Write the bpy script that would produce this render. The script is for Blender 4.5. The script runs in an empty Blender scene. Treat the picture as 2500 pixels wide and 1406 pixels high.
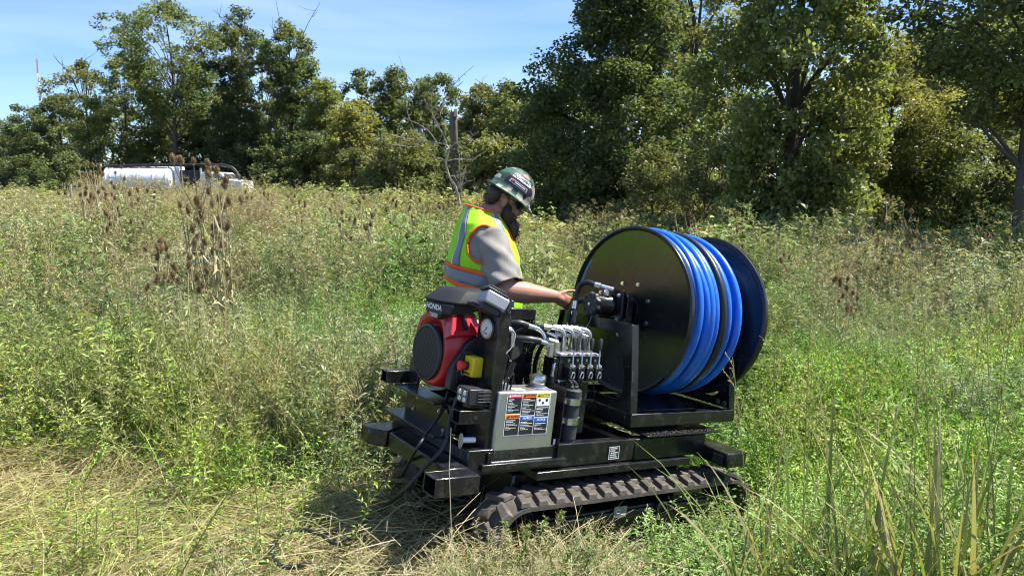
import bpy, bmesh, math, random
import numpy as np
from mathutils import Vector, Matrix

random.seed(11)
RNG = np.random.default_rng(11)
rad = math.radians
scene = bpy.context.scene
COL = scene.collection

# ------------------------------------------------------------------ camera
CAM_H = 1.65
TILT = rad(8.0)
FPX = 1800.0                       # focal length in photo pixels (photo 2500 wide)
cam_data = bpy.data.cameras.new('camera')
cam_data.sensor_width = 36.0
cam_data.lens = 36.0 * FPX / 2500.0
cam_data.clip_start = 0.05
cam_data.clip_end = 3000
cam = bpy.data.objects.new('camera', cam_data)
COL.objects.link(cam)
cam.location = (0, 0, CAM_H)
cam.rotation_euler = (rad(90) - TILT, 0, 0)
scene.camera = cam

# ------------------------------------------------------------------ world, sun, exposure
SUN_HEAD, SUN_ELEV = 80.0, 57.0     # degrees clockwise from straight ahead, degrees up
world = bpy.data.worlds.new('World')
scene.world = world
world.use_nodes = True
wn, wl = world.node_tree.nodes, world.node_tree.links
wn.clear()
w_out = wn.new('ShaderNodeOutputWorld')
w_bg = wn.new('ShaderNodeBackground')
w_sky = wn.new('ShaderNodeTexSky')
w_sky.sky_type = 'NISHITA'
w_sky.sun_disc = False
w_sky.sun_elevation = rad(SUN_ELEV)
w_sky.sun_rotation = rad(SUN_HEAD)
w_sky.air_density = 1.0
w_sky.dust_density = 0.1
w_sky.ozone_density = 3.0
w_tc = wn.new('ShaderNodeTexCoord')
w_map = wn.new('ShaderNodeMapping')
w_map.inputs['Scale'].default_value = (1.0, 2.2, 7.0)
w_noise = wn.new('ShaderNodeTexNoise')
w_noise.inputs['Scale'].default_value = 1.7
w_noise.inputs['Detail'].default_value = 6
w_noise.inputs['Distortion'].default_value = 0.6
w_ramp = wn.new('ShaderNodeMapRange')
w_ramp.inputs['From Min'].default_value = 0.40
w_ramp.inputs['From Max'].default_value = 0.80
w_ramp.inputs['To Max'].default_value = 0.24
w_mix = wn.new('ShaderNodeMixRGB')
w_mix.inputs['Color2'].default_value = (9.0, 9.6, 10.4, 1)
wl.new(w_tc.outputs['Generated'], w_map.inputs['Vector'])
wl.new(w_map.outputs['Vector'], w_noise.inputs['Vector'])
wl.new(w_noise.outputs['Fac'], w_ramp.inputs['Value'])
wl.new(w_ramp.outputs['Result'], w_mix.inputs['Fac'])
w_tint = wn.new('ShaderNodeMixRGB')
w_tint.blend_type = 'MULTIPLY'
w_tint.inputs['Fac'].default_value = 1.0
w_tint.inputs['Color2'].default_value = (0.70, 0.82, 1.05, 1)      # deep clear blue
wl.new(w_sky.outputs['Color'], w_tint.inputs['Color1'])
wl.new(w_tint.outputs['Color'], w_mix.inputs['Color1'])
wl.new(w_mix.outputs['Color'], w_bg.inputs['Color'])
w_bg.inputs['Strength'].default_value = 0.088
wl.new(w_bg.outputs['Background'], w_out.inputs['Surface'])

sun_data = bpy.data.lights.new('sun', 'SUN')
sun_data.energy = 5.0
sun_data.angle = rad(0.5)
sun_data.color = (1.0, 0.95, 0.86)
sun = bpy.data.objects.new('sun', sun_data)
COL.objects.link(sun)
_h, _e = rad(SUN_HEAD), rad(SUN_ELEV)
SUN_DIR = Vector((math.sin(_h) * math.cos(_e), math.cos(_h) * math.cos(_e), math.sin(_e)))
sun.rotation_euler = SUN_DIR.to_track_quat('Z', 'Y').to_euler()
sun.location = SUN_DIR * 50

vs = scene.view_settings
vs.view_transform = 'Standard'
vs.look = 'None'
vs.gamma = 1.0
vs.use_curve_mapping = False
vs.exposure = 1.18
scene.cycles.max_bounces = 4
scene.cycles.transparent_max_bounces = 4
scene.cycles.diffuse_bounces = 2
scene.cycles.glossy_bounces = 2
scene.cycles.filter_width = 1.1
scene.cycles.use_adaptive_sampling = True
scene.cycles.adaptive_threshold = 0.03
scene.cycles.use_light_tree = False
scene.cycles.caustics_reflective = False
scene.cycles.caustics_refractive = False
scene.cycles.transmission_bounces = 2

# ------------------------------------------------------------------ node material helpers
MATS = {}

def _new(name):
    m = bpy.data.materials.new(name)
    m.use_nodes = True
    m.node_tree.nodes.clear()
    return m, m.node_tree.nodes, m.node_tree.links

def mat(name, col, rough=0.5, metal=0.0, var=0.12, scale=18.0, bump=0.0, bscale=80.0, dirt=None, dirt_amt=0.0, dirt_scale=6.0,
        coat=0.0, spec=0.5, rough_var=0.08):
    """painted / solid surface with noise in colour, gloss and a little relief"""
    if name in MATS:
        return MATS[name]
    m, n, l = _new(name)
    out = n.new('ShaderNodeOutputMaterial')
    p = n.new('ShaderNodeBsdfPrincipled')
    tc = n.new('ShaderNodeTexCoord')
    no = n.new('ShaderNodeTexNoise')
    no.inputs['Scale'].default_value = scale
    no.inputs['Detail'].default_value = 5
    l.new(tc.outputs['Object'], no.inputs['Vector'])
    mx = n.new('ShaderNodeMixRGB')
    c = np.array(col)
    mx.inputs['Color1'].default_value = (*np.clip(c * (1 - var), 0, 1), 1)
    mx.inputs['Color2'].default_value = (*np.clip(c * (1 + var), 0, 1), 1)
    l.new(no.outputs['Fac'], mx.inputs['Fac'])
    colsock = mx.outputs['Color']
    if dirt is not None:
        nd = n.new('ShaderNodeTexNoise')
        nd.inputs['Scale'].default_value = dirt_scale
        nd.inputs['Detail'].default_value = 8
        nd.inputs['Roughness'].default_value = 0.7
        l.new(tc.outputs['Object'], nd.inputs['Vector'])
        mr = n.new('ShaderNodeMapRange')
        mr.inputs['From Min'].default_value = 0.5
        mr.inputs['From Max'].default_value = 0.72
        mr.inputs['To Max'].default_value = dirt_amt
        l.new(nd.outputs['Fac'], mr.inputs['Value'])
        m2 = n.new('ShaderNodeMixRGB')
        m2.inputs['Color2'].default_value = (*dirt, 1)
        l.new(colsock, m2.inputs['Color1'])
        l.new(mr.outputs['Result'], m2.inputs['Fac'])
        colsock = m2.outputs['Color']
    l.new(colsock, p.inputs['Base Color'])
    rr = n.new('ShaderNodeMapRange')
    rr.inputs['To Min'].default_value = max(0.02, rough - rough_var)
    rr.inputs['To Max'].default_value = min(1, rough + rough_var)
    l.new(no.outputs['Fac'], rr.inputs['Value'])
    l.new(rr.outputs['Result'], p.inputs['Roughness'])
    p.inputs['Metallic'].default_value = metal
    p.inputs['Coat Weight'].default_value = coat
    p.inputs['Specular IOR Level'].default_value = spec
    if bump > 0:
        nb = n.new('ShaderNodeTexNoise')
        nb.inputs['Scale'].default_value = bscale
        nb.inputs['Detail'].default_value = 4
        l.new(tc.outputs['Object'], nb.inputs['Vector'])
        b = n.new('ShaderNodeBump')
        b.inputs['Strength'].default_value = bump
        b.inputs['Distance'].default_value = 0.01
        l.new(nb.outputs['Fac'], b.inputs['Height'])
        l.new(b.outputs['Normal'], p.inputs['Normal'])
    l.new(p.outputs['BSDF'], out.inputs['Surface'])
    MATS[name] = m
    return m

def leaf_mat(name, col=None, dry=(0.30, 0.22, 0.11), trans=0.35, instanced=False, rough=0.5, spec=0.3):
    """foliage: attribute 'b' = brightness of a leaf, 'k' = green to dry, colour from the instance or fixed"""
    if name in MATS:
        return MATS[name]
    m, n, l = _new(name)
    out = n.new('ShaderNodeOutputMaterial')
    ab = n.new('ShaderNodeAttribute'); ab.attribute_name = 'b'
    ak = n.new('ShaderNodeAttribute'); ak.attribute_name = 'k'
    mx = n.new('ShaderNodeMixRGB')
    if instanced:
        ai = n.new('ShaderNodeAttribute'); ai.attribute_type = 'INSTANCER'; ai.attribute_name = 'tint'
        l.new(ai.outputs['Color'], mx.inputs['Color1'])
    else:
        mx.inputs['Color1'].default_value = (*col, 1)
    mx.inputs['Color2'].default_value = (*dry, 1)
    l.new(ak.outputs['Fac'], mx.inputs['Fac'])
    mu = n.new('ShaderNodeVectorMath'); mu.operation = 'SCALE'
    l.new(mx.outputs['Color'], mu.inputs[0])
    l.new(ab.outputs['Fac'], mu.inputs['Scale'])
    p = n.new('ShaderNodeBsdfPrincipled')
    p.inputs['Roughness'].default_value = rough
    p.inputs['Specular IOR Level'].default_value = spec
    l.new(mu.outputs[0], p.inputs['Base Color'])
    t = n.new('ShaderNodeBsdfTranslucent')
    hs = n.new('ShaderNodeMixRGB'); hs.blend_type = 'MULTIPLY'; hs.inputs['Fac'].default_value = 1
    hs.inputs['Color2'].default_value = (1.25, 1.2, 0.55, 1)
    l.new(mu.outputs[0], hs.inputs['Color1'])
    l.new(hs.outputs['Color'], t.inputs['Color'])
    ms = n.new('ShaderNodeMixShader'); ms.inputs['Fac'].default_value = trans
    l.new(p.outputs['BSDF'], ms.inputs[1]); l.new(t.outputs['BSDF'], ms.inputs[2])
    l.new(ms.outputs['Shader'], out.inputs['Surface'])
    MATS[name] = m
    return m

# ------------------------------------------------------------------ mesh helpers
def mesh_from_arrays(name, V, F, attrs=None, smooth=False):
    """V (n,3) float, F (m,k) int, attrs {name: per-vertex floats}"""
    me = bpy.data.meshes.new(name)
    V = np.ascontiguousarray(V, dtype=np.float32); F = np.ascontiguousarray(F, dtype=np.int32)
    k = F.shape[1]
    me.vertices.add(len(V)); me.vertices.foreach_set('co', V.ravel())
    me.loops.add(F.size); me.loops.foreach_set('vertex_index', F.ravel())
    me.polygons.add(len(F))
    me.polygons.foreach_set('loop_start', np.arange(0, F.size, k, dtype=np.int32))
    if smooth:
        me.polygons.foreach_set('use_smooth', np.ones(len(F), dtype=bool))
    me.update(calc_edges=True)
    for a, arr in (attrs or {}).items():
        at = me.attributes.new(a, 'FLOAT', 'POINT')
        at.data.foreach_set('value', np.ascontiguousarray(arr, dtype=np.float32))
    return me

def link(name, me, parent=None, material=None):
    o = bpy.data.objects.new(name, me)
    COL.objects.link(o)
    if parent is not None:
        o.parent = parent
    if material is not None and me is not None and not me.materials:
        me.materials.append(material)
    return o

def tag(o, label=None, cat=None, group=None, kind=None):
    if label: o['label'] = label
    if cat: o['category'] = cat
    if group: o['group'] = group
    if kind: o['kind'] = kind
    return o

def empty(name, loc=(0, 0, 0), rot=(0, 0, 0), parent=None):
    o = bpy.data.objects.new(name, None)
    COL.objects.link(o)
    o.location = loc; o.rotation_euler = rot
    o.empty_display_size = 0.1
    if parent is not None:
        o.parent = parent
    return o

class MB:
    """collects solids, builds ONE mesh object"""
    def __init__(self):
        self.v = []; self.f = []
    def add(self, vs_, fs):
        b = len(self.v)
        self.v += [tuple(p) for p in vs_]
        self.f += [tuple(i + b for i in q) for q in fs]
        return self
    def box(self, x0, x1, y0, y1, z0, z1):
        return self.add([(x0, y0, z0), (x1, y0, z0), (x1, y1, z0), (x0, y1, z0), (x0, y0, z1), (x1, y0, z1), (x1, y1, z1), (x0, y1, z1)],
                        [(0, 3, 2, 1), (4, 5, 6, 7), (0, 1, 5, 4), (1, 2, 6, 5), (2, 3, 7, 6), (3, 0, 4, 7)])
    def obox(self, c, ax, ay, az):
        """box from centre and three half-axis vectors"""
        c = Vector(c); ax = Vector(ax); ay = Vector(ay); az = Vector(az)
        if ax.cross(ay).dot(az) < 0: ay = -ay
        P = [c + sx * ax + sy * ay + sz * az for sz in (-1, 1) for sx, sy in ((-1, -1), (1, -1), (1, 1), (-1, 1))]
        return self.add(P, [(0, 3, 2, 1), (4, 5, 6, 7), (0, 1, 5, 4), (1, 2, 6, 5), (2, 3, 7, 6), (3, 0, 4, 7)])
    def beam(self, p0, p1, w, h, up=(0, 0, 1)):
        p0 = Vector(p0); p1 = Vector(p1); d = p1 - p0
        s = d.cross(Vector(up)).normalized(); u = s.cross(d).normalized()
        return self.obox((p0 + p1) / 2, d / 2, s * w / 2, u * h / 2)
    def cyl(self, p0, p1, r0, r1=None, n=16, cap=True):
        r1 = r0 if r1 is None else r1
        r0 = float(r0); r1 = float(r1)
        p0 = Vector(p0); p1 = Vector(p1); d = (p1 - p0).normalized()
        a = d.orthogonal().normalized(); b = d.cross(a)
        P = []
        for p, r in ((p0, r0), (p1, r1)):
            for i in range(n):
                t = 2 * math.pi * i / n
                P.append(p + r * (math.cos(t) * a + math.sin(t) * b))
        F = [(i, (i + 1) % n, n + (i + 1) % n, n + i) for i in range(n)]
        if cap:
            F += [tuple(range(n - 1, -1, -1)), tuple(range(n, 2 * n))]
        return self.add(P, F)
    def lathe(self, prof, o, axis, n=32, cap=True, ref=None):
        """prof [(r, t)] along axis from o"""
        o = Vector(o); d = Vector(axis).normalized()
        a = (Vector(ref).normalized() if ref else d.orthogonal().normalized()); b = d.cross(a)
        P = []
        for r, t in prof:
            for i in range(n):
                q = 2 * math.pi * i / n
                P.append(o + d * t + r * (math.cos(q) * a + math.sin(q) * b))
        F = []
        for j in range(len(prof) - 1):
            for i in range(n):
                k = (i + 1) % n
                F.append((j * n + i, j * n + k, (j + 1) * n + k, (j + 1) * n + i))
        if cap:
            F += [tuple(range(n - 1, -1, -1)), tuple(range((len(prof) - 1) * n, len(prof) * n))]
        return self.add(P, F)
    def tube(self, pts, r, n=8, cap=True):
        """sweep a circle along pts; r float or list"""
        pts = [Vector(p) for p in pts]
        m = len(pts)
        rs = [float(q) for q in r] if isinstance(r, (list, tuple, np.ndarray)) else [float(r)] * m
        tang = [(pts[min(i + 1, m - 1)] - pts[max(i - 1, 0)]).normalized() for i in range(m)]
        a = tang[0].orthogonal().normalized()
        P = []
        for i in range(m):
            a = (a - tang[i] * a.dot(tang[i]))
            a = a.normalized() if a.length > 1e-6 else tang[i].orthogonal().normalized()
            b = tang[i].cross(a)
            for k in range(n):
                t = 2 * math.pi * k / n
                P.append(pts[i] + rs[i] * (math.cos(t) * a + math.sin(t) * b))
        F = []
        for i in range(m - 1):
            for k in range(n):
                q = (k + 1) % n
                F.append((i * n + k, i * n + q, (i + 1) * n + q, (i + 1) * n + k))
        if cap:
            F += [tuple(range(n - 1, -1, -1)), tuple(range((m - 1) * n, m * n))]
        return self.add(P, F)
    def prism(self, poly, fn, a, b):
        """poly [(u,v)] extruded from depth a to b; fn(u, v, t) -> point"""
        n = len(poly)
        P = [fn(u, v, a) for u, v in poly] + [fn(u, v, b) for u, v in poly]
        F = [(i, (i + 1) % n, n + (i + 1) % n, n + i) for i in range(n)]
        F += [tuple(range(n - 1, -1, -1)), tuple(range(n, 2 * n))]
        return self.add(P, F)
    def loft(self, rings, close=True, cap=True):
        n = len(rings[0]); P = [p for r in rings for p in r]; F = []
        for j in range(len(rings) - 1):
            for i in range(n if close else n - 1):
                k = (i + 1) % n
                F.append((j * n + i, j * n + k, (j + 1) * n + k, (j + 1) * n + i))
        if cap and close:
            F += [tuple(range(n - 1, -1, -1)), tuple(range((len(rings) - 1) * n, len(rings) * n))]
        return self.add(P, F)
    def build(self, name, material, parent=None, bevel=0.0, seg=2, smooth=True, angle=38, weld=0.0):
        me = bpy.data.meshes.new(name)
        me.from_pydata(self.v, [], self.f)
        bm = bmesh.new(); bm.from_mesh(me)
        if weld:
            bmesh.ops.remove_doubles(bm, verts=bm.verts[:], dist=weld)
        bmesh.ops.recalc_face_normals(bm, faces=bm.faces[:])
        bm.to_mesh(me); bm.free()
        if smooth:
            me.polygons.foreach_set('use_smooth', np.ones(len(me.polygons), dtype=bool))
            me.set_sharp_from_angle(angle=rad(angle))
        o = link(name, me, parent, material)
        if bevel:
            b = o.modifiers.new('bevel', 'BEVEL')
            b.width = bevel; b.segments = seg; b.limit_method = 'ANGLE'; b.angle_limit = rad(40)
            b.harden_normals = False
        return o

def smooth_path(pts, k=6):
    """Catmull-Rom through pts"""
    P = [np.array(p, float) for p in pts]
    P = [2 * P[0] - P[1]] + P + [2 * P[-1] - P[-2]]
    out = []
    for i in range(1, len(P) - 2):
        for j in range(k):
            t = j / k
            out.append(0.5 * ((2 * P[i]) + (-P[i - 1] + P[i + 1]) * t + (2 * P[i - 1] - 5 * P[i] + 4 * P[i + 1] - P[i + 2]) * t * t
                              + (-P[i - 1] + 3 * P[i] - 3 * P[i + 1] + P[i + 2]) * t ** 3))
    out.append(P[-2])
    return [tuple(p) for p in out]

def text_mesh(s, size, bold=0.0):
    cu = bpy.data.curves.new('lettering', 'FONT')
    cu.body = s; cu.size = size; cu.align_x = 'CENTER'; cu.align_y = 'CENTER'; cu.offset = bold
    o = bpy.data.objects.new('lettering', cu)
    COL.objects.link(o)
    bpy.context.view_layer.update()
    dg = bpy.context.evaluated_depsgraph_get()
    me = bpy.data.meshes.new_from_object(o.evaluated_get(dg))
    bpy.data.objects.remove(o); bpy.data.curves.remove(cu)
    return me

def text_obj(name, s, size, material, parent, M, bold=0.0, sx=1.0):
    me = text_mesh(s, size, bold)
    me.materials.clear()
    me.transform(Matrix(M) @ Matrix.Diagonal((sx, 1, 1, 1)))
    return link(name, me, parent, material)

# ------------------------------------------------------------------ machine frame (from the photo's vanishing points)
HD, PT = rad(54.8), rad(8.5)
ML = Vector((math.sin(HD) * math.cos(PT), math.cos(HD) * math.cos(PT), -math.sin(PT)))   # along the machine
MY = Vector((-math.cos(HD), math.sin(HD), 0))                                            # across, away from camera
MU = ML.cross(MY)
MO = Vector((-0.0982, 3.2549, 0.3800))
def machine_to_world(x, y, z): return MO + ML * x + MY * y + MU * z

def smoothstep(a, b, x):
    t = np.clip((x - a) / (b - a), 0, 1)
    return t * t * (3 - 2 * t)

def vnoise(x, y, s, seed=0):
    """cheap smooth value noise in numpy, 0..1"""
    x = np.asarray(x, float) / s + seed * 17.31; y = np.asarray(y, float) / s + seed * 9.77
    xi = np.floor(x); yi = np.floor(y); fx = x - xi; fy = y - yi
    fx = fx * fx * (3 - 2 * fx); fy = fy * fy * (3 - 2 * fy)
    def hsh(a, b):
        q = np.sin(a * 127.1 + b * 311.7 + seed * 74.7) * 43758.5453
        return q - np.floor(q)
    return (hsh(xi, yi) * (1 - fx) + hsh(xi + 1, yi) * fx) * (1 - fy) + (hsh(xi, yi + 1) * (1 - fx) + hsh(xi + 1, yi + 1) * fx) * fy

def mach_xy(x, y):
    dx = np.asarray(x, float) - MO.x; dy = np.asarray(y, float) - MO.y
    return dx * math.sin(HD) + dy * math.cos(HD), -dx * math.cos(HD) + dy * math.sin(HD)

def gz(x, y):
    """ground height"""
    x = np.asarray(x, float); y = np.asarray(y, float)
    s, t = mach_xy(x, y)
    pl = -0.125 - 0.1495 * np.clip(s, -0.6, 2.6)
    dt = t - 0.38
    w = np.where(dt < 0, 1 - smoothstep(0.85, 2.4, -dt), 1 - smoothstep(0.58, 1.3, dt)) * (1 - smoothstep(1.25, 3.4, np.abs(s - 0.75)))
    base = 0.10 * (vnoise(x, y, 2.3, 1) - 0.5) + 0.06 * (vnoise(x, y, 0.9, 2) - 0.5) * (1 - w)
    base = base * smoothstep(0.5, 3.0, np.hypot(x, y)) + 0.006 * np.clip(y - 14, 0, 40) + 0.10 * smoothstep(-1, -4, x) * smoothstep(9, 4, y) * 0
    return pl * w + base * (1 - w)

def pix_ray(px, py):
    u = np.array([(px - 1250) / FPX, 0, 0])
    fw = np.array([0, math.cos(TILT), -math.sin(TILT)]); up = np.array([0, math.sin(TILT), math.cos(TILT)])
    return u + fw + up * (703 - py) / FPX

def ground_x(px, depth):
    """world x of a thing seen at photo column px standing at distance depth"""
    return (px - 1250) / FPX * depth

def height_for(py, depth):
    r = pix_ray(1250, py)
    return CAM_H + r[2] / r[1] * depth
# ------------------------------------------------------------------ ground
def build_ground():
    ang = np.linspace(-math.pi, math.pi, 181)[:-1]
    rs = np.concatenate([np.linspace(0.0, 9, 61)[1:], 9 * (900 / 9) ** np.linspace(0, 1, 46)[1:]])
    V = [(0, 0, float(gz(0, 0)))]
    X = np.outer(rs, np.sin(ang)); Y = np.outer(rs, np.cos(ang))
    Z = gz(X, Y)
    V = np.vstack([[V[0]], np.stack([X.ravel(), Y.ravel(), Z.ravel()], 1)])
    n = len(ang); F = []
    T = [(0, 1 + i, 1 + (i + 1) % n) for i in range(n)]
    for j in range(len(rs) - 1):
        for i in range(n):
            k = (i + 1) % n
            F.append((1 + j * n + i, 1 + (j + 1) * n + i, 1 + (j + 1) * n + k, 1 + j * n + k))
    me = bpy.data.meshes.new('ground')
    me.from_pydata([tuple(v) for v in V], [], [t[::-1] for t in T] + [f[::-1] for f in F])
    me.polygons.foreach_set('use_smooth', np.ones(len(me.polygons), dtype=bool))
    bm = bmesh.new(); bm.from_mesh(me); bmesh.ops.recalc_face_normals(bm, faces=bm.faces[:])
    if sum(f.normal.z for f in bm.faces) < 0:
        bmesh.ops.reverse_faces(bm, faces=bm.faces[:])
    bm.to_mesh(me); bm.free()
    m, n_, l = _new('meadow_soil')
    out = n_.new('ShaderNodeOutputMaterial'); p = n_.new('ShaderNodeBsdfPrincipled')
    tc = n_.new('ShaderNodeTexCoord')
    a = n_.new('ShaderNodeTexNoise'); a.inputs['Scale'].default_value = 0.7; a.inputs['Detail'].default_value = 8
    b = n_.new('ShaderNodeTexNoise'); b.inputs['Scale'].default_value = 30; b.inputs['Detail'].default_value = 6
    l.new(tc.outputs['Object'], a.inputs['Vector']); l.new(tc.outputs['Object'], b.inputs['Vector'])
    m1 = n_.new('ShaderNodeMixRGB'); m1.inputs['Color1'].default_value = (0.045, 0.055, 0.02, 1); m1.inputs['Color2'].default_value = (0.11, 0.095, 0.045, 1)
    m2 = n_.new('ShaderNodeMixRGB'); m2.blend_type = 'MULTIPLY'; m2.inputs['Fac'].default_value = 0.8
    l.new(a.outputs['Fac'], m1.inputs['Fac']); l.new(m1.outputs['Color'], m2.inputs['Color1']); l.new(b.outputs['Color'], m2.inputs['Color2'])
    l.new(m2.outputs['Color'], p.inputs['Base Color']); p.inputs['Roughness'].default_value = 0.95
    bu = n_.new('ShaderNodeBump'); bu.inputs['Strength'].default_value = 0.6; bu.inputs['Distance'].default_value = 0.03
    l.new(b.outputs['Fac'], bu.inputs['Height']); l.new(bu.outputs['Normal'], p.inputs['Normal'])
    l.new(p.outputs['BSDF'], out.inputs['Surface'])
    o = link('ground', me, None, m)
    tag(o, 'uneven meadow soil under the weeds', 'ground', kind='structure')
build_ground()
# ------------------------------------------------------------------ trees
def unit(v):
    return v / (np.linalg.norm(v, axis=1, keepdims=True) + 1e-9)

def leaf_quads(C, size, rng, droop=0.25, aspect=0.55, upbias=0.7, fold=0.12):
    n = len(C)
    ax = rng.normal(size=(n, 3)); ax[:, 2] = ax[:, 2] * 0.6 - droop
    ax = unit(ax)
    nr = rng.normal(size=(n, 3)); nr[:, 2] = np.abs(nr[:, 2]) + upbias
    sd = unit(np.cross(ax, nr)); nn = np.cross(sd, ax)
    s = np.broadcast_to(size, (n,))[:, None]
    base = C - ax * s * 0.5; tip = C + ax * s * 0.5
    l = C + sd * s * aspect * 0.5 + nn * s * fold; r = C - sd * s * aspect * 0.5 + nn * s * fold
    V = np.stack([base, l, tip, r], 1).reshape(-1, 3)
    F = np.arange(4 * n).reshape(n, 4)
    return V, F

BARK = mat('bark', (0.085, 0.068, 0.05), rough=0.9, var=0.45, scale=5, bump=0.8, bscale=14)
BARK_PALE = mat('pale_dead_wood', (0.36, 0.31, 0.24), rough=0.85, var=0.35, scale=8, bump=0.6, bscale=22)

PROF = {
    'oval':   lambda t: np.sin(np.pi * np.clip(0.10 + 0.86 * t, 0, 1)) ** 0.7,
    'column': lambda t: np.clip(np.minimum(1.0, (1 - t) * 3.0), 0, 1) ** 0.6 * (0.75 + 0.25 * np.sin(9 * t)),
    'cone':   lambda t: (1 - t) ** 0.75 * 0.95 + 0.06,
    'open':   lambda t: (0.45 + 0.75 * np.sin(np.pi * np.clip(t, 0, 1) ** 1.5)) * np.clip((1.02 - t) * 4, 0, 1),
    'shrub':  lambda t: np.sqrt(np.clip(1 - t * t, 0, 1)),
}

def tree(name, label, px, depth, top_py, width_px, col, leaf=0.24, n_leaf=9000, clumps=110, prof='oval', base_frac=0.08, seed=0,
         rc=0.55, trunk_r=0.16, lean=0.0, yellow=0.1, group=None, cat='tree', bare=0, flat=0.75, squash=1.0, x_world=None, dark=(0.7, 1.2), trunk_mat=None, aspect=0.55, droop=0.25):
    rng = np.random.default_rng(1000 + seed)
    x0 = ground_x(px, depth) if x_world is None else x_world
    g = float(gz(x0, depth))
    H = height_for(top_py, depth) - g
    R = width_px / FPX * depth / 2
    if group in (LW, MIDG):
        R *= 1.38; n_leaf = int(n_leaf * 1.8); clumps = int(clumps * 1.8)
    root = empty(name, (x0, depth, g))
    zb = H * base_frac
    # clump centres inside an uneven envelope
    t = rng.random(clumps * 3)
    keep = rng.random(clumps * 3) < (PROF[prof](t) + 0.15)
    t = t[keep][:clumps]
    az = rng.random(len(t)) * 2 * math.pi
    ph = rng.random(4) * 6.28
    lump = 1 + 0.22 * np.sin(2 * az + ph[0] + 3 * t) + 0.16 * np.sin(3 * az + ph[1] - 7 * t) + 0.16 * np.sin(11 * t + ph[2])
    rr = np.maximum(R - rc * 0.5, R * 0.35) * PROF[prof](t) * lump * np.sqrt(0.12 + 0.88 * rng.random(len(t)))
    C = np.stack([rr * np.cos(az) + lean * t * R, rr * np.sin(az) * squash, zb + (H - zb - rc * 0.5) * t], 1)
    crad = rc * rng.uniform(0.6, 1.25, len(C))
    per = max(4, n_leaf // len(C))
    w = crad ** 2; cnt = np.maximum(4, (n_leaf * w / w.sum()).astype(int))
    idx = np.repeat(np.arange(len(C)), cnt)
    n = len(idx)
    d = unit(rng.normal(size=(n, 3)))
    d[:, 2] = d[:, 2] * flat + 0.12
    P = C[idx] + d * (crad[idx] * rng.random(n) ** 0.45)[:, None]
    P[:, 2] = np.maximum(P[:, 2], 0.05)
    V, F = leaf_quads(P, leaf * rng.uniform(0.6, 1.25, n), rng, aspect=aspect, droop=droop)
    cb = rng.uniform(dark[0], dark[1], len(C))
    b = np.repeat(cb[idx] * rng.uniform(0.75, 1.25, n), 4)
    ck = np.clip(rng.normal(yellow, 0.12, len(C)), 0, 1)
    k = np.repeat(np.clip(ck[idx] + (rng.random(n) < 0.05) * 0.3, 0, 1), 4)
    me = mesh_from_arrays('crown', V, F, {'b': b, 'k': k})
    link('crown', me, root, leaf_mat('leaf_%s' % name if False else 'leaf_%02d%02d%02d' % tuple(int(100 * c) for c in col), col, dry=(0.34, 0.33, 0.12), trans=0.42, rough=0.48, spec=0.32))
    # trunk and limbs
    mb = MB()
    top = np.array([lean * 0.8 * R, 0, H * 0.86])
    kk = 9
    tp = [np.array([top[0] * s + 0.05 * R * math.sin(5 * s + ph[3]) * s, 0.05 * R * math.cos(4 * s + ph[1]) * s, -0.25 + (top[2] + 0.25) * s]) for s in np.linspace(0, 1, kk)]
    tr = [trunk_r * (1.25 if i == 0 else 1) * (1 - 0.85 * i / (kk - 1)) for i in range(kk)]
    mb.tube(tp, tr, 9)
    order = rng.permutation(len(C))[:26]
    for i in order:
        c = C[i]; s = np.clip((c[2] * 0.72) / (top[2] + 1e-6), 0.06, 0.92)
        j = s * (kk - 1); j0 = int(j); p0 = tp[j0] * (1 - (j - j0)) + tp[min(j0 + 1, kk - 1)] * (j - j0)
        r0 = trunk_r * (1 - 0.85 * s) * 0.45
        mid = (p0 + c) / 2 + np.array([0, 0, 0.12 * np.linalg.norm(c - p0)]) + rng.normal(size=3) * 0.08 * R * 0.5
        mb.tube(smooth_path([p0, mid, c], 4), list(np.linspace(r0, 0.012, 9)), 6)
    for i in range(bare):
        a = rng.random() * 6.28; c = np.array([0.5 * R * math.cos(a), 0.3 * R * math.sin(a), H * rng.uniform(0.8, 0.92)])
        e = c + np.array([0.5 * R * math.cos(a), 0.2 * R * math.sin(a), H * rng.uniform(0.06, 0.16)])
        mb.tube(smooth_path([tp[-3], c, e], 4), list(np.linspace(trunk_r * 0.25, 0.012, 9)), 5)
        for q in range(3):
            s0 = c + (e - c) * rng.uniform(0.2, 0.8); e2 = s0 + rng.normal(size=3) * np.array([0.3, 0.3, 0.25]) * R * 0.6 + np.array([0, 0, 0.3])
            mb.tube([tuple(s0), tuple((s0 + e2) / 2 + rng.normal(size=3) * 0.05), tuple(e2)], [0.02, 0.014, 0.008], 4)
    mb.build('trunk', trunk_mat or BARK, root, smooth=True, angle=80)
    tag(root, label, cat, group)
    return root

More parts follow.
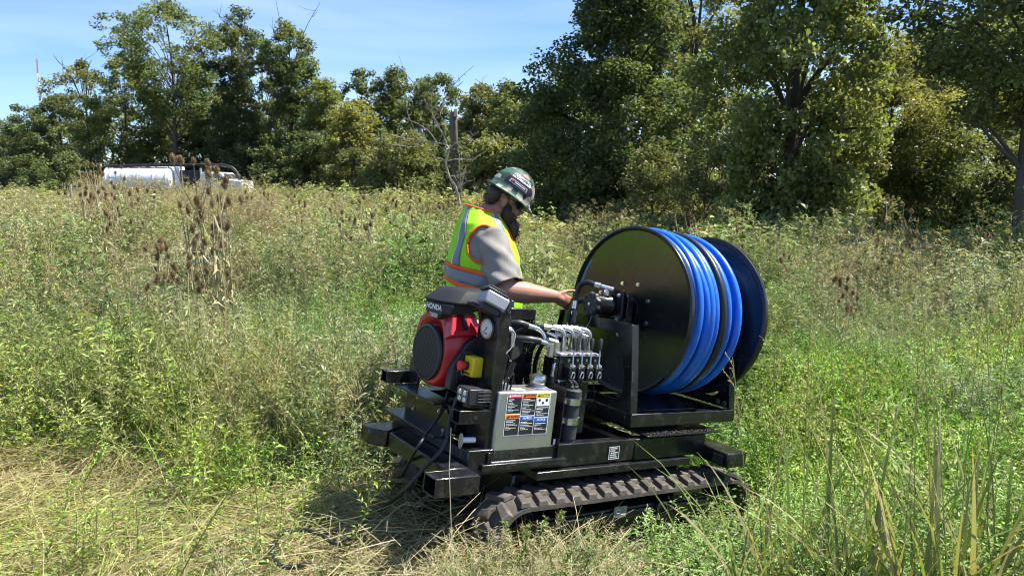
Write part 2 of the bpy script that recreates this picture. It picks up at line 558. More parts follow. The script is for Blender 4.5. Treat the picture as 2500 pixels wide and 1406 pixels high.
G_DARK = (0.098, 0.138, 0.062); G_MID = (0.130, 0.178, 0.072); G_LITE = (0.180, 0.235, 0.080); G_YEL = (0.23, 0.24, 0.08); G_OLIVE = (0.165, 0.190, 0.085)
LW = 'trees in the far left row'
MIDG = 'trees closing the field in the middle'
def build_trees():
    T = tree
    fr = LW
    # far row behind the truck, left to right
    T('round_tree', 'low rounded dark tree at the far left end of the wood', 10, 74, 283, 150, G_DARK, seed=1, base_frac=0.02, group=fr, n_leaf=8000)
    T('round_tree', 'dark rounded tree directly below the thin radio mast', 96, 70, 258, 150, G_DARK, seed=2, base_frac=0.02, group=fr, n_leaf=9000)
    T('round_tree', 'dark tree between the radio mast and the sparse leaning tree', 172, 68, 228, 120, G_MID, seed=3, base_frac=0.02, group=fr, n_leaf=9000, bare=4)
    T('sparse_tree', 'thin sparse tree with bare side twigs left of the truck', 236, 64, 138, 105, G_OLIVE, seed=4, base_frac=0.30, prof='open', group=fr, n_leaf=4200, clumps=60, bare=5, rc=0.6)
    T('broad_tree', 'lighter green full tree rising above the truck tank', 326, 62, 148, 150, G_LITE, seed=5, base_frac=0.03, group=fr, n_leaf=11000, yellow=0.15)
    T('tall_tree', 'tallest open-crowned tree with bare lower trunk above the truck', 440, 58, -8, 215, G_MID, seed=6, base_frac=0.42, prof='open', group=fr, n_leaf=11500, clumps=150, rc=0.62, trunk_r=0.24)
    T('tall_tree', 'slim tree filling the gap behind the tallest open-crowned tree', 505, 66, 140, 130, G_OLIVE, seed=7, base_frac=0.04, group=fr, n_leaf=9000)
    T('tall_tree', 'tall narrow tree with a ragged top right of the tallest one', 600, 60, 10, 130, G_DARK, seed=8, base_frac=0.03, prof='column', group=fr, n_leaf=13000, clumps=150, rc=0.6, bare=2)
    T('tall_tree', 'tall dense tree between two ragged narrow tops in the row', 660, 64, 95, 140, G_DARK, seed=9, base_frac=0.02, group=fr, n_leaf=11000)
    T('tall_tree', 'tall ragged tree with bare twigs at the right end of the high row', 722, 59, 48, 150, G_MID, seed=10, base_frac=0.02, prof='column', group=fr, n_leaf=14000, clumps=160, bare=4)
    T('broad_tree', 'dark undergrowth tree low behind the truck cab', 545, 62, 250, 190, G_DARK, seed=11, base_frac=0.01, group=fr, n_leaf=8000)
    T('broad_tree', 'dark low tree right of the truck hose', 420, 64, 250, 170, G_DARK, seed=31, base_frac=0.01, group=fr, n_leaf=7000)
    T('broad_tree', 'light yellowish tree just right of the high row', 806, 57, 188, 110, G_LITE, seed=12, base_frac=0.02, group=fr, n_leaf=9000, yellow=0.2)
    cg = 'trees closing the field in the middle'
    T('low_tree', 'yellow-tinged low tree in front of the middle wood', 868, 50, 236, 110, G_YEL, seed=13, base_frac=0.02, group=cg, n_leaf=7500, yellow=0.3)
    T('round_tree', 'round dark treetop left of the middle wood', 893, 62, 172, 130, G_MID, seed=14, base_frac=0.02, group=cg, n_leaf=10000)
    T('round_tree', 'ragged-topped tree in the centre of the middle wood', 972, 62, 162, 120, G_MID, seed=15, base_frac=0.02, group=cg, n_leaf=10000)
    T('round_tree', 'broad green tree behind the broken pole-like snag', 1062, 58, 180, 165, G_MID, seed=16, base_frac=0.02, group=cg, n_leaf=12000, bare=7)
    T('round_tree', 'green tree right of the broken snag', 1182, 52, 206, 130, G_OLIVE, seed=17, base_frac=0.02, group=cg, n_leaf=10000, yellow=0.2)
    T('round_tree', 'olive tree beside the big dark tree, over the hard hat', 1252, 47, 200, 130, G_LITE, seed=18, base_frac=0.02, group=cg, n_leaf=10000, yellow=0.3, bare=3)
    T('low_tree', 'low bushy tree under the middle wood, left of the snag', 985, 46, 318, 170, G_OLIVE, seed=19, base_frac=0.0, group=cg, n_leaf=8000, yellow=0.2)
    T('low_tree', 'low leafy tree at the foot of the olive tree', 1225, 40, 330, 150, G_OLIVE, seed=20, base_frac=0.0, group=cg, n_leaf=8000, yellow=0.25)
    T('low_tree', 'green tree closing the gap between the olive tree and the huge dark tree', 1318, 42, 232, 130, G_OLIVE, seed=22, base_frac=0.0, group=cg, n_leaf=9000)
    T('low_tree', 'low dark tree left of the yellow-tinged one', 770, 54, 320, 150, G_DARK, seed=21, base_frac=0.0, group=cg, n_leaf=7000)
    bg = 'dark trees deep in the wood behind the first row'
    for i, (px, ty, w, lab) in enumerate([(-420, 270, 260, 'dark wood tree far beyond the left edge'), (-240, 290, 260, 'dark wood tree outside the left edge'), (-60, 300, 240, 'dark wood tree at the left edge of the picture'), (140, 290, 240, 'dark wood tree behind the trees below the radio mast'),
            (290, 255, 220, 'dark wood tree behind the lighter tree over the truck tank'), (440, 235, 220, 'dark wood tree behind the bare trunk over the truck'),
            (580, 210, 220, 'dark wood tree behind the two narrow tall trees'), (730, 230, 220, 'dark wood tree behind the ragged tree ending the high row'),
            (860, 260, 220, 'dark wood tree behind the yellow-tinged low tree'), (1010, 240, 240, 'dark wood tree behind the centre of the middle wood'),
            (1160, 255, 230, 'dark wood tree behind the broken snag'), (1310, 280, 230, 'dark wood tree in the gap right of the olive tree')]):
        T('wood_tree', lab, px, 80, ty, w, G_DARK, leaf=0.45, n_leaf=5500, clumps=90, seed=100 + i, base_frac=0.0, rc=0.9, trunk_r=0.2, group=bg)
    # big trees on the right
    rg = 'large trees on the right side of the field'
    T('dark_tree', 'huge dense dark tree with sloping left edge behind the reel', 1505, 24, -230, 560, G_MID, leaf=0.155, n_leaf=70000, clumps=420, prof='cone', seed=40, base_frac=0.0, rc=0.5, trunk_r=0.28, group=rg, yellow=0.03, dark=(0.7, 1.1))
    T('dark_tree', 'dark tree filling the gap right of the huge dense tree', 1690, 29, -160, 400, G_OLIVE, leaf=0.16, n_leaf=34000, clumps=220, prof='oval', seed=41, base_frac=0.01, rc=0.5, trunk_r=0.2, group=rg, yellow=0.15, bare=4)
    T('vine_covered_tree', 'sunlit tree hung with large vine leaves above the reel', 1925, 16.5, -300, 430, G_LITE, leaf=0.12, n_leaf=42000, clumps=330, prof='oval', seed=42, base_frac=0.02, rc=0.42, trunk_r=0.2, group=rg, yellow=0.22, aspect=0.75, droop=0.9, dark=(0.6, 1.2))
    T('locust_tree', 'feathery yellowing tree right of the vine-covered tree', 2150, 19, 60, 380, G_YEL, leaf=0.10, n_leaf=36000, clumps=240, prof='oval', seed=43, base_frac=0.05, rc=0.45, trunk_r=0.12, group=rg, yellow=0.25, bare=5, aspect=0.4)
    T('dark_tree', 'dark tree behind the yellowing tree at the right', 2310, 26, 30, 430, G_DARK, leaf=0.17, n_leaf=22000, clumps=200, seed=44, base_frac=0.0, rc=0.55, trunk_r=0.2, group=rg)
    T('trunk_tree', 'tree with a bare dark trunk at the right edge of the picture', 2486, 13.2, -420, 560, G_MID, leaf=0.125, n_leaf=26000, clumps=200, prof='oval', seed=45, base_frac=0.36, rc=0.42, trunk_r=0.13, group=rg, yellow=0.12)
    T('dark_tree', 'dark tree far behind, between reel and vine-covered tree', 1790, 34, -60, 420, G_DARK, leaf=0.2, n_leaf=15000, clumps=160, seed=46, base_frac=0.0, rc=0.6, group=rg)
    T('dark_tree', 'dark tree far behind the tree with the bare trunk', 2450, 30, -20, 420, G_DARK, leaf=0.2, n_leaf=15000, clumps=160, seed=47, base_frac=0.0, rc=0.6, group=rg)
    T('dark_tree', 'dark low tree far behind, under the sky gap at the right', 2110, 32, 130, 380, G_DARK, leaf=0.2, n_leaf=13000, clumps=150, seed=48, base_frac=0.0, rc=0.6, group=rg)
    T('dark_tree', 'dark tree closing the view behind the huge dense tree', 1570, 38, -40, 420, G_DARK, leaf=0.22, n_leaf=15000, clumps=170, seed=50, base_frac=0.0, rc=0.65, group=rg)
    T('dark_tree', 'dark tree behind the left foot of the huge dense tree', 1400, 34, 130, 260, G_DARK, leaf=0.2, n_leaf=12000, clumps=140, seed=51, base_frac=0.0, rc=0.6, group=rg)
    T('dark_tree', 'dark tree outside the right edge behind the trunk tree', 2680, 20, -100, 420, G_DARK, leaf=0.17, n_leaf=14000, clumps=160, seed=49, base_frac=0.0, rc=0.55, group=rg)
    # shrubs along the foot of the right-hand trees
    sg = 'shrubs along the foot of the right-hand trees'
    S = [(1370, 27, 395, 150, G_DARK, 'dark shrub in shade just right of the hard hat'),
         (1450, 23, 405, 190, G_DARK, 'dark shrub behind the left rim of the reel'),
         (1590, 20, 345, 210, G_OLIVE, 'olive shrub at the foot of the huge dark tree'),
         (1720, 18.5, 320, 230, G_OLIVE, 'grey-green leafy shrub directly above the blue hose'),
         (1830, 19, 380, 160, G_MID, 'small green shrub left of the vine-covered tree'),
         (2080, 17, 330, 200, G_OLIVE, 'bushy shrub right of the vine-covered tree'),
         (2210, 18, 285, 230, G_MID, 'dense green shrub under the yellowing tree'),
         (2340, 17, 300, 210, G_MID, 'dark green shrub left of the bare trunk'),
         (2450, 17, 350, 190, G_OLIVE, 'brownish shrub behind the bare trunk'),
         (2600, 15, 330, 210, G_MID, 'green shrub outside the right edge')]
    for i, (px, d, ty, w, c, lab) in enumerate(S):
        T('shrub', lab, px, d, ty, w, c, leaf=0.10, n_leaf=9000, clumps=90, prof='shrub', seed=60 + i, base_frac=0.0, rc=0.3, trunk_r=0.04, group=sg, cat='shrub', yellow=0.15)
    lg = 'shrubs along the foot of the far left wood'
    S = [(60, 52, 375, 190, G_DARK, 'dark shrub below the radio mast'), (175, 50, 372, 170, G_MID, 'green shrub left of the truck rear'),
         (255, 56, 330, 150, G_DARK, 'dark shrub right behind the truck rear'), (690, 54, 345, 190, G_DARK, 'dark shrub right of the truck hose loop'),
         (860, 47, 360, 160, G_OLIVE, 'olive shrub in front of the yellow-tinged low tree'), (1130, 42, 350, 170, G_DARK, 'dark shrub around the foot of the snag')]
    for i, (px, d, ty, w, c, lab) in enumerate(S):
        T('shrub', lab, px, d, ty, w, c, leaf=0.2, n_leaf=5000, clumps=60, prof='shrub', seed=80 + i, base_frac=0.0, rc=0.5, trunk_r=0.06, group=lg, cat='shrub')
build_trees()

def build_dead_wood():
    # broken snag
    d = 30.0; x = ground_x(1113, d); g = float(gz(x, d)); H = height_for(270, d) - g
    root = empty('tree_snag', (x, d, g))
    rng = np.random.default_rng(5)
    rings = []
    for z in np.linspace(-0.2, H, 14):
        r = 0.15 * (1.25 - 0.35 * z / H)
        ring = []
        for i in range(14):
            a = 2 * math.pi * i / 14
            q = r * (1 + 0.14 * math.sin(3 * a + 1.3 * z) + rng.normal() * 0.04)
            ring.append((q * math.cos(a) + 0.05 * math.sin(z), q * math.sin(a), z + (rng.uniform(-0.15, 0.12) if z > H - 0.05 else 0)))
        rings.append(ring)
    MB().loft(rings).build('trunk', mat('weathered_snag', (0.13, 0.11, 0.09), rough=0.9, var=0.6, scale=3.5, bump=0.8, bscale=10), root, angle=70)
    MB().obox((0.06, -0.15, H - 0.12), (0.07, 0, 0), (0, 0.1, 0), (0, 0.03, 0.16)).build('broken_top', BARK_PALE, root, bevel=0.02)
    n = 1100; zz_ = rng.random(n) ** 1.3 * H * 0.72; aa = rng.random(n) * 6.283; rr = 0.16 + 0.16 * rng.random(n) * (1.2 - zz_ / H)
    V, F = leaf_quads(np.column_stack([rr * np.cos(aa) + 0.05 * np.sin(zz_), rr * np.sin(aa), zz_]), 0.11 * rng.uniform(0.6, 1.2, n), rng)
    link('ivy', mesh_from_arrays('ivy', V, F, {'b': np.repeat(rng.uniform(0.7, 1.2, n), 4), 'k': np.zeros(4 * n)}), root, leaf_mat('leaf_ivy', G_MID, trans=0.35))
    tag(root, 'broken grey tree snag standing like a pole in the field', 'dead tree')
    # pale dead branch arching over beside it
    d = 28.0
    def P(px, py, dd=0.0):
        D = d + dd
        return np.array([ground_x(px, D), D, height_for(py, D)])
    root = empty('dead_tree', tuple(P(1128, 505)))
    o = P(1128, 505)
    mb = MB()
    main = [P(1128, 530), P(1116, 465), P(1098, 430), P(1091, 395), P(1098, 365), P(1085, 352), P(1040, 346), P(1000, 340), P(962, 330)]
    mb.tube([tuple(p - o) for p in smooth_path(main, 5)], list(np.linspace(0.060, 0.012, 41)), 7)
    rng = np.random.default_rng(9)
    br = [[P(1098, 365), P(1085, 330), P(1062, 290), P(1058, 235)], [P(1070, 348), P(1050, 320), P(1020, 300), P(990, 290)], [P(1062, 290), P(1080, 262), P(1110, 240)],
          [P(1098, 365), P(1115, 350), P(1145, 340), P(1170, 322)], [P(1091, 395), P(1070, 385), P(1045, 400), P(1030, 420)], [P(1098, 430), P(1125, 428), P(1150, 420)],
          [P(1040, 346), P(1015, 360), P(985, 356), P(950, 352)], [P(1085, 330), P(1070, 300), P(1052, 262), P(1040, 240)], [P(1116, 465), P(1140, 445), P(1160, 440)],
          [P(1040, 346), P(1020, 322), P(1002, 280), P(998, 255)], [P(1085, 352), P(1092, 310), P(1078, 280)], [P(1091, 395), P(1120, 388), P(1155, 392)]]
    for b in br:
        b = [p - o for p in b]
        sp = smooth_path(b, 4)
        mb.tube(sp, list(np.linspace(0.020, 0.007, len(sp))), 5)
        for q in range(6):
            s = np.array(sp[rng.integers(2, len(sp))]); e = s + rng.normal(size=3) * np.array([0.28, 0.2, 0.28]) + np.array([-0.1, 0, 0.1])
            mb.tube([tuple(s), tuple((s + e) / 2 + rng.normal(size=3) * 0.04), tuple(e)], [0.009, 0.007, 0.005], 4)
    mb.build('branches', BARK_PALE, root, angle=80)
    tag(root, 'pale bare dead tree arching over left of the snag', 'dead tree')
build_dead_wood()

def build_mast():
    d = 420.0
    root = empty('radio_mast', (ground_x(127, d), d, 3.0))
    H = height_for(146, d) - 3.0
    red = mat('mast_red_hazed', (0.40, 0.35, 0.36), rough=0.5); wh = mat('mast_white', (0.75, 0.75, 0.75), rough=0.5)  # distance haze is mixed into the red, greying it
    z0 = 0.0; n = 9
    for i in range(n):
        z1 = H * (i + 1) / n
        mb = MB()
        for a in range(3):
            t = a * 2.094; c, s = 0.42 * math.cos(t), 0.42 * math.sin(t)
            mb.cyl((c, s, z0), (c, s, z1), 0.15, n=6)
        k = 5
        for j in range(k):
            for a in range(3):
                t = a * 2.094; u = (a + 1) * 2.094
                za = z0 + (z1 - z0) * j / k; zb = z0 + (z1 - z0) * (j + 1) / k
                mb.cyl((0.42 * math.cos(t), 0.42 * math.sin(t), za), (0.42 * math.cos(u), 0.42 * math.sin(u), zb), 0.08, n=4)
        mb.build('mast_section', red if i % 2 == 0 else wh, root)
        z0 = z1
    MB().cyl((0, 0, H), (0, 0, H + 4), 0.12, n=6).build('antenna', red, root)
    MB().cyl((1.2, 0, H * 0.7), (1.2, 0, H * 0.7 + 1.6), 0.5, n=8).box(0.3, 1.2, -0.1, 0.1, H * 0.7 + .6, H * 0.7 + .8).build('dish', wh, root)
    tag(root, 'thin red and white lattice radio mast far beyond the trees', 'mast')
build_mast()
# ------------------------------------------------------------------ meadow plants: prototypes
class PB:
    """plant builder: quads with attributes b (brightness) and k (dryness)"""
    def __init__(self, seed):
        self.r = np.random.default_rng(seed); self.V = []; self.F = []; self.b = []; self.k = []; self.n = 0
    def quads(self, V, b, k):
        m = len(V) // 4
        self.V.append(V); self.F.append(np.arange(4 * m).reshape(m, 4) + self.n); self.n += 4 * m
        self.b.append(np.repeat(np.broadcast_to(b, (m,)), 4)); self.k.append(np.repeat(np.broadcast_to(k, (m,)), 4))
    def leaves(self, C, ax, size, width, b, k, curl=0.0):
        n = len(C); r = self.r
        nr = r.normal(size=(n, 3)); nr[:, 2] = np.abs(nr[:, 2]) + 0.8
        ax = unit(ax); sd = unit(np.cross(ax, nr)); nn = np.cross(sd, ax)
        s = np.broadcast_to(size, (n,))[:, None]; w = np.broadcast_to(width, (n,))[:, None]
        mid = C + ax * s * 0.45
        V = np.stack([C, mid + sd * w * 0.5 + nn * w * 0.15, C + ax * s - np.array([0, 0, 1.0]) * s * curl, mid - sd * w * 0.5 + nn * w * 0.15], 1).reshape(-1, 3)
        self.quads(V, b, k)
    def stem(self, pts, r0, r1, b, k):
        """three-sided tube"""
        pts = np.array(pts); m = len(pts); rs = np.linspace(r0, r1, m)
        a = np.array([[math.cos(t), math.sin(t), 0] for t in (0.3, 2.4, 4.5)])
        rings = pts[:, None, :] + a[None] * rs[:, None, None]
        V = []
        for i in range(m - 1):
            for j in range(3):
                q = (j + 1) % 3
                V += [rings[i, j], rings[i, q], rings[i + 1, q], rings[i + 1, j]]
        self.quads(np.array(V), b, k)
    def blade(self, p, d, length, width, bend, b, k, seg=4, twist=0.0):
        """grass blade curving over"""
        d = np.array(d, float); d /= np.linalg.norm(d)
        h = np.array([d[0], d[1], 0]); hl = np.linalg.norm(h)
        h = h / hl if hl > 1e-3 else np.array([1.0, 0, 0])
        side = np.array([-h[1], h[0], 0])
        if twist:
            side = side * math.cos(twist) + np.array([0, 0, 1]) * math.sin(twist)
        pts = [np.array(p, float)]; cur = d.copy(); st = length / seg
        for i in range(seg):
            pts.append(pts[-1] + cur * st)
            cur = cur + (h * 0.5 - np.array([0, 0, 1.0])) * bend / seg * (0.4 + i / seg * 1.3)
            cur /= np.linalg.norm(cur)
        V = []
        for i in range(seg):
            w0 = width * 0.5 * (0.75 if i == 0 else 1 - (i / seg) ** 2 * 0.9); w1 = width * 0.5 * (1 - ((i + 1) / seg) ** 2 * 0.95)
            V += [pts[i] - side * w0, pts[i] + side * w0, pts[i + 1] + side * w1, pts[i + 1] - side * w1]
        self.quads(np.array(V), b, k)
        return pts
    def mesh(self, name, zmin=-0.04):
        V = np.concatenate(self.V); V[:, 2] = np.maximum(V[:, 2], zmin)
        return mesh_from_arrays(name, V, np.concatenate(self.F), {'b': np.concatenate(self.b), 'k': np.concatenate(self.k)})

def weed_stem(p, base, h, lean, r, n_leaf, ls, lw, branch=6, dry=0.1, fl=0.0):
    """upright goldenrod-like stem with narrow leaves and short side branches"""
    a = r.random() * 6.28; top = base + np.array([math.cos(a) * lean, math.sin(a) * lean, h])
    mid = (base + top) / 2 + np.array([math.cos(a), math.sin(a), 0]) * -0.12 * lean
    t = np.linspace(0, 1, 7)[:, None]
    sp = (1 - t) ** 2 * base + 2 * t * (1 - t) * mid + t ** 2 * top
    p.stem(sp, 0.0035, 0.0012, 0.8, 0.35 + dry)
    def at(s):
        s = np.asarray(s)[:, None]
        return (1 - s) ** 2 * base + 2 * s * (1 - s) * mid + s ** 2 * top
    s = r.uniform(0.12, 1.0, n_leaf); C = at(s)
    ax = r.normal(size=(n_leaf, 3)); ax[:, 2] = r.uniform(0.1, 1.1, n_leaf)
    p.leaves(C, ax, ls * r.uniform(0.6, 1.2, n_leaf), lw * r.uniform(0.7, 1.2, n_leaf), r.uniform(0.65, 1.3, n_leaf), np.clip(r.normal(dry, 0.15, n_leaf), 0, 1), curl=0.25)
    for i in range(branch):
        s0 = r.uniform(0.45, 0.95); c = at(np.array([s0]))[0]
        q = r.random() * 6.28; L = h * r.uniform(0.12, 0.28) * (1.25 - s0 * 0.6)
        e = c + np.array([math.cos(q) * L * 0.6, math.sin(q) * L * 0.6, L * 0.75])
        p.stem(np.array([c, (c + e) / 2 + np.array([0, 0, -0.01]), e]), 0.0016, 0.0008, 0.85, 0.3 + dry)
        m = max(4, n_leaf // (branch + 2)); u = r.uniform(0.15, 1.05, m)[:, None]
        C2 = c + (e - c) * u
        ax = r.normal(size=(m, 3)) + (e - c) / L * 0.9
        p.leaves(C2, ax, ls * 0.62 * r.uniform(0.6, 1.2, m), lw * 0.75, r.uniform(0.7, 1.35, m), np.clip(r.normal(dry + fl, 0.15, m), 0, 1), curl=0.15)

def proto_weed(seed, h=0.85, stems=4, spread=0.10, n_leaf=46, ls=0.06, lw=0.009, branch=6, dry=0.1, fl=0.1, lean=0.12):
    p = PB(seed); r = p.r
    for i in range(stems):
        base = np.array([r.normal() * spread, r.normal() * spread, -0.03])
        weed_stem(p, base, h * r.uniform(0.72, 1.1), lean * r.uniform(0.3, 1.6), r, n_leaf, ls, lw, branch, dry, fl)
    return p
def proto_clover(seed, h=0.28, n=420, spread=0.18, size=0.021):
    p = PB(seed); r = p.r
    d = r.normal(size=(n, 2)) * spread
    z = h * (1 - 0.35 * (np.hypot(d[:, 0], d[:, 1]) / (2.2 * spread)) ** 2) * np.sqrt(r.uniform(0.05, 1, n))
    C = np.column_stack([d, np.maximum(z, 0.01)])
    ax = r.normal(size=(n, 3)); ax[:, 2] *= 0.45
    p.leaves(C, ax, size * r.uniform(0.5, 1.5, n), size * 0.36, r.uniform(0.6, 1.35, n), np.clip(r.normal(0.04, 0.1, n), 0, 1), curl=0.1)
    for i in range(14):
        b = np.append(r.normal(size=2) * spread * 0.7, -0.03); e = b + np.append(r.normal(size=2) * 0.05, h * r.uniform(0.7, 1.2))
        p.stem(np.array([b, (b + e) / 2 + r.normal(size=3) * 0.012, e]), 0.0016, 0.0008, 0.9, 0.2)
    return p
def proto_broad(seed, h=0.55, n=60, size=0.085, dry=0.05):
    p = PB(seed); r = p.r
    for i in range(5):
        b = np.append(r.normal(size=2) * 0.07, -0.03); e = b + np.append(r.normal(size=2) * 0.10, h * r.uniform(0.7, 1.15))
        p.stem(np.array([b, (b + e) / 2 + r.normal(size=3) * 0.02, e]), 0.004, 0.0018, 0.8, 0.2)
        m = n // 3; s = np.sort(r.uniform(0.15, 1.0, m))[:, None]; C = b + (e - b) * s
        ax = r.normal(size=(m, 3)); ax[:, 2] = r.uniform(-0.1, 0.6, m)
        p.leaves(C, ax, size * r.uniform(0.5, 1.1, m), size * 0.36 * r.uniform(0.7, 1.2, m), r.uniform(0.65, 1.25, m), np.clip(r.normal(dry, 0.12, m), 0, 1), curl=0.3)
    return p
def proto_grass(seed, h=0.6, n=34, spread=0.09, w=0.006, dry=0.15, bend=0.9, seed_heads=3):
    p = PB(seed); r = p.r
    for i in range(n):
        b = np.append(r.normal(size=2) * spread, -0.03); a = r.random() * 6.28; q = r.uniform(0.05, 0.55)
        p.blade(b, (math.cos(a) * q, math.sin(a) * q, 1), h * r.uniform(0.5, 1.15), w * r.uniform(0.6, 1.3), bend * r.uniform(0.4, 1.6), r.uniform(0.7, 1.3), np.clip(r.normal(dry, 0.22), 0, 1), seg=4, twist=r.normal() * 0.5)
    for i in range(seed_heads):
        b = np.append(r.normal(size=2) * spread, -0.03); a = r.random() * 6.28; q = r.uniform(0.02, 0.25)
        e = b + np.array([math.cos(a) * q * h, math.sin(a) * q * h, h * r.uniform(1.1, 1.5)])
        p.stem(np.array([b, (b + e) / 2 + r.normal(size=3) * 0.015, e]), 0.0018, 0.0008, 1.0, 0.5)
        m = 26; s = r.uniform(0.74, 1.0, m)[:, None]; C = b + (e - b) * s
        ax = r.normal(size=(m, 3)); ax[:, 2] = np.abs(ax[:, 2]) + 0.4
        p.leaves(C, ax, 0.03 * r.uniform(0.6, 1.4, m), 0.004, r.uniform(0.8, 1.3, m), np.clip(r.normal(0.75, 0.15, m), 0, 1))
    return p
def proto_straw(seed, n=84, spread=0.20, length=0.26, h=0.08, w=0.0024, ang=None, dry=0.85):
    """matted, bent and broken dead grass"""
    p = PB(seed); r = p.r
    for i in range(n):
        a = r.random() * 6.28 if ang is None else ang + r.normal() * 0.55
        pt = np.append(r.normal(size=2) * spread, r.uniform(-0.01, h)); el = r.uniform(-0.05, 0.5); turn = r.normal() * 0.22
        L = length * r.uniform(0.4, 1.4) / 4; ww = w * r.uniform(0.6, 1.5) / 2; pts = [pt]
        for j in range(3):
            pts.append(pts[-1] + L * 1.33 * np.array([math.cos(a), math.sin(a), el])); a += turn * r.uniform(0.2, 1.2); el -= r.uniform(0.0, 0.35)
            if r.random() < 0.10: a += r.normal() * 0.9
        tw = r.normal() * 0.7; V = []
        for j in range(3):
            d = pts[j + 1] - pts[j]; sd = np.array([-d[1], d[0], 0]) / (np.hypot(d[0], d[1]) + 1e-6) * math.cos(tw) + np.array([0, 0, 1]) * math.sin(tw)
            V += [pts[j] - sd * ww, pts[j] + sd * ww, pts[j + 1] + sd * ww * 0.9, pts[j + 1] - sd * ww * 0.9]
        p.quads(np.array(V), r.uniform(0.55, 1.3), np.clip(r.normal(dry, 0.28), 0, 1))
    return p
def proto_dry(seed, h=1.0, stems=4, spread=0.10):
    p = PB(seed); r = p.r
    for i in range(stems):
        b = np.append(r.normal(size=2) * spread, -0.03); e = b + np.append(r.normal(size=2) * 0.10, h * r.uniform(0.7, 1.1))
        p.stem(np.array([b, (b + e) / 2 + r.normal(size=3) * 0.03, e]), 0.004, 0.0015, 0.9, 0.85)
        for j in range(9):
            s = r.uniform(0.35, 1.0); c = b + (e - b) * s; q = r.random() * 6.28; L = r.uniform(0.08, 0.2)
            t = c + np.array([math.cos(q) * L * 0.5, math.sin(q) * L * 0.5, L])
            p.stem(np.array([c, (c + t) / 2 + r.normal(size=3) * 0.01, t]), 0.0016, 0.001, 0.9, 0.9)
            m = 16; C = t + r.normal(size=(m, 3)) * 0.014; ax = r.normal(size=(m, 3)); ax[:, 2] += 0.3
            p.leaves(C, ax, 0.026 * r.uniform(0.7, 1.3, m), 0.008, r.uniform(0.5, 1.1, m), np.clip(r.normal(0.95, 0.1, m), 0, 1))
        m = 22; s = r.uniform(0.05, 0.8, m)[:, None]; C = b + (e - b) * s; ax = r.normal(size=(m, 3)); ax[:, 2] -= 0.1
        p.leaves(C, ax, 0.06 * r.uniform(0.5, 1.2, m), 0.009, r.uniform(0.6, 1.2, m), np.clip(r.normal(0.45, 0.3, m), 0, 1), curl=0.4)
    return p

MEADOW_LEAF = leaf_mat('meadow_leaf', dry=(0.45, 0.37, 0.22), trans=0.30, instanced=True, rough=0.55, spec=0.25)

def proto_collection(name, protos):
    c = bpy.data.collections.new(name)
    for i, p in enumerate(protos):
        me = p.mesh('%s_%02d' % (name, i)); me.materials.append(MEADOW_LEAF)
        o = bpy.data.objects.new('%s_%02d' % (name, i), me)
        c.objects.link(o)
    return c

PROTO = {
    'weed': proto_collection('weed_plant', [proto_weed(s, h=0.9, n_leaf=46, ls=0.068, lw=0.0135, dry=d, lean=l) for s, d, l in ((1, .02, .1), (2, .10, .18), (3, .05, .12), (4, .2, .16))]),
    'fine': proto_collection('fine_weed', [proto_weed(s, h=0.8, stems=6, n_leaf=54, ls=0.050, lw=0.0095, branch=8, dry=d, fl=.15, spread=.13) for s, d in ((11, .03), (12, .12), (13, .22))]),
    'mid': proto_collection('mid_weed', [proto_weed(s, h=0.85, stems=4, n_leaf=34, ls=0.075, lw=0.016, branch=5, dry=d, fl=.12, spread=.12) for s, d in ((14, .03), (15, .12), (16, .22), (17, .0))]),
    'far': proto_collection('far_weed', [proto_weed(s, h=0.85, stems=4, n_leaf=16, ls=0.13, lw=0.04, branch=3, dry=d, fl=.12, spread=.17) for s, d in ((18, .03), (19, .15), (20, .25))]),
    'low': proto_collection('low_weed', [proto_weed(s, h=0.42, stems=8, n_leaf=34, ls=0.036, lw=0.0095, branch=4, dry=d, fl=.03, spread=.15, lean=.16) for s, d in ((24, .0), (25, .06), (26, .03))]),
    'clover': proto_collection('clover', [proto_clover(s) for s in (21, 22, 23)]),
    'broad': proto_collection('broadleaf', [proto_broad(s) for s in (31, 32, 33)]),
    'grass': proto_collection('grass', [proto_grass(s, dry=d) for s, d in ((41, .05), (42, .2), (43, .4))]),
    'straw': proto_collection('straw', [proto_straw(51), proto_straw(52, ang=0.3), proto_straw(53, ang=2.6, dry=.6), proto_straw(54, n=46, length=.42, dry=.95), proto_straw(55, ang=1.2, dry=.45)]),
    'dry': proto_collection('dry_weed', [proto_dry(s) for s in (61, 62, 63)]),
}

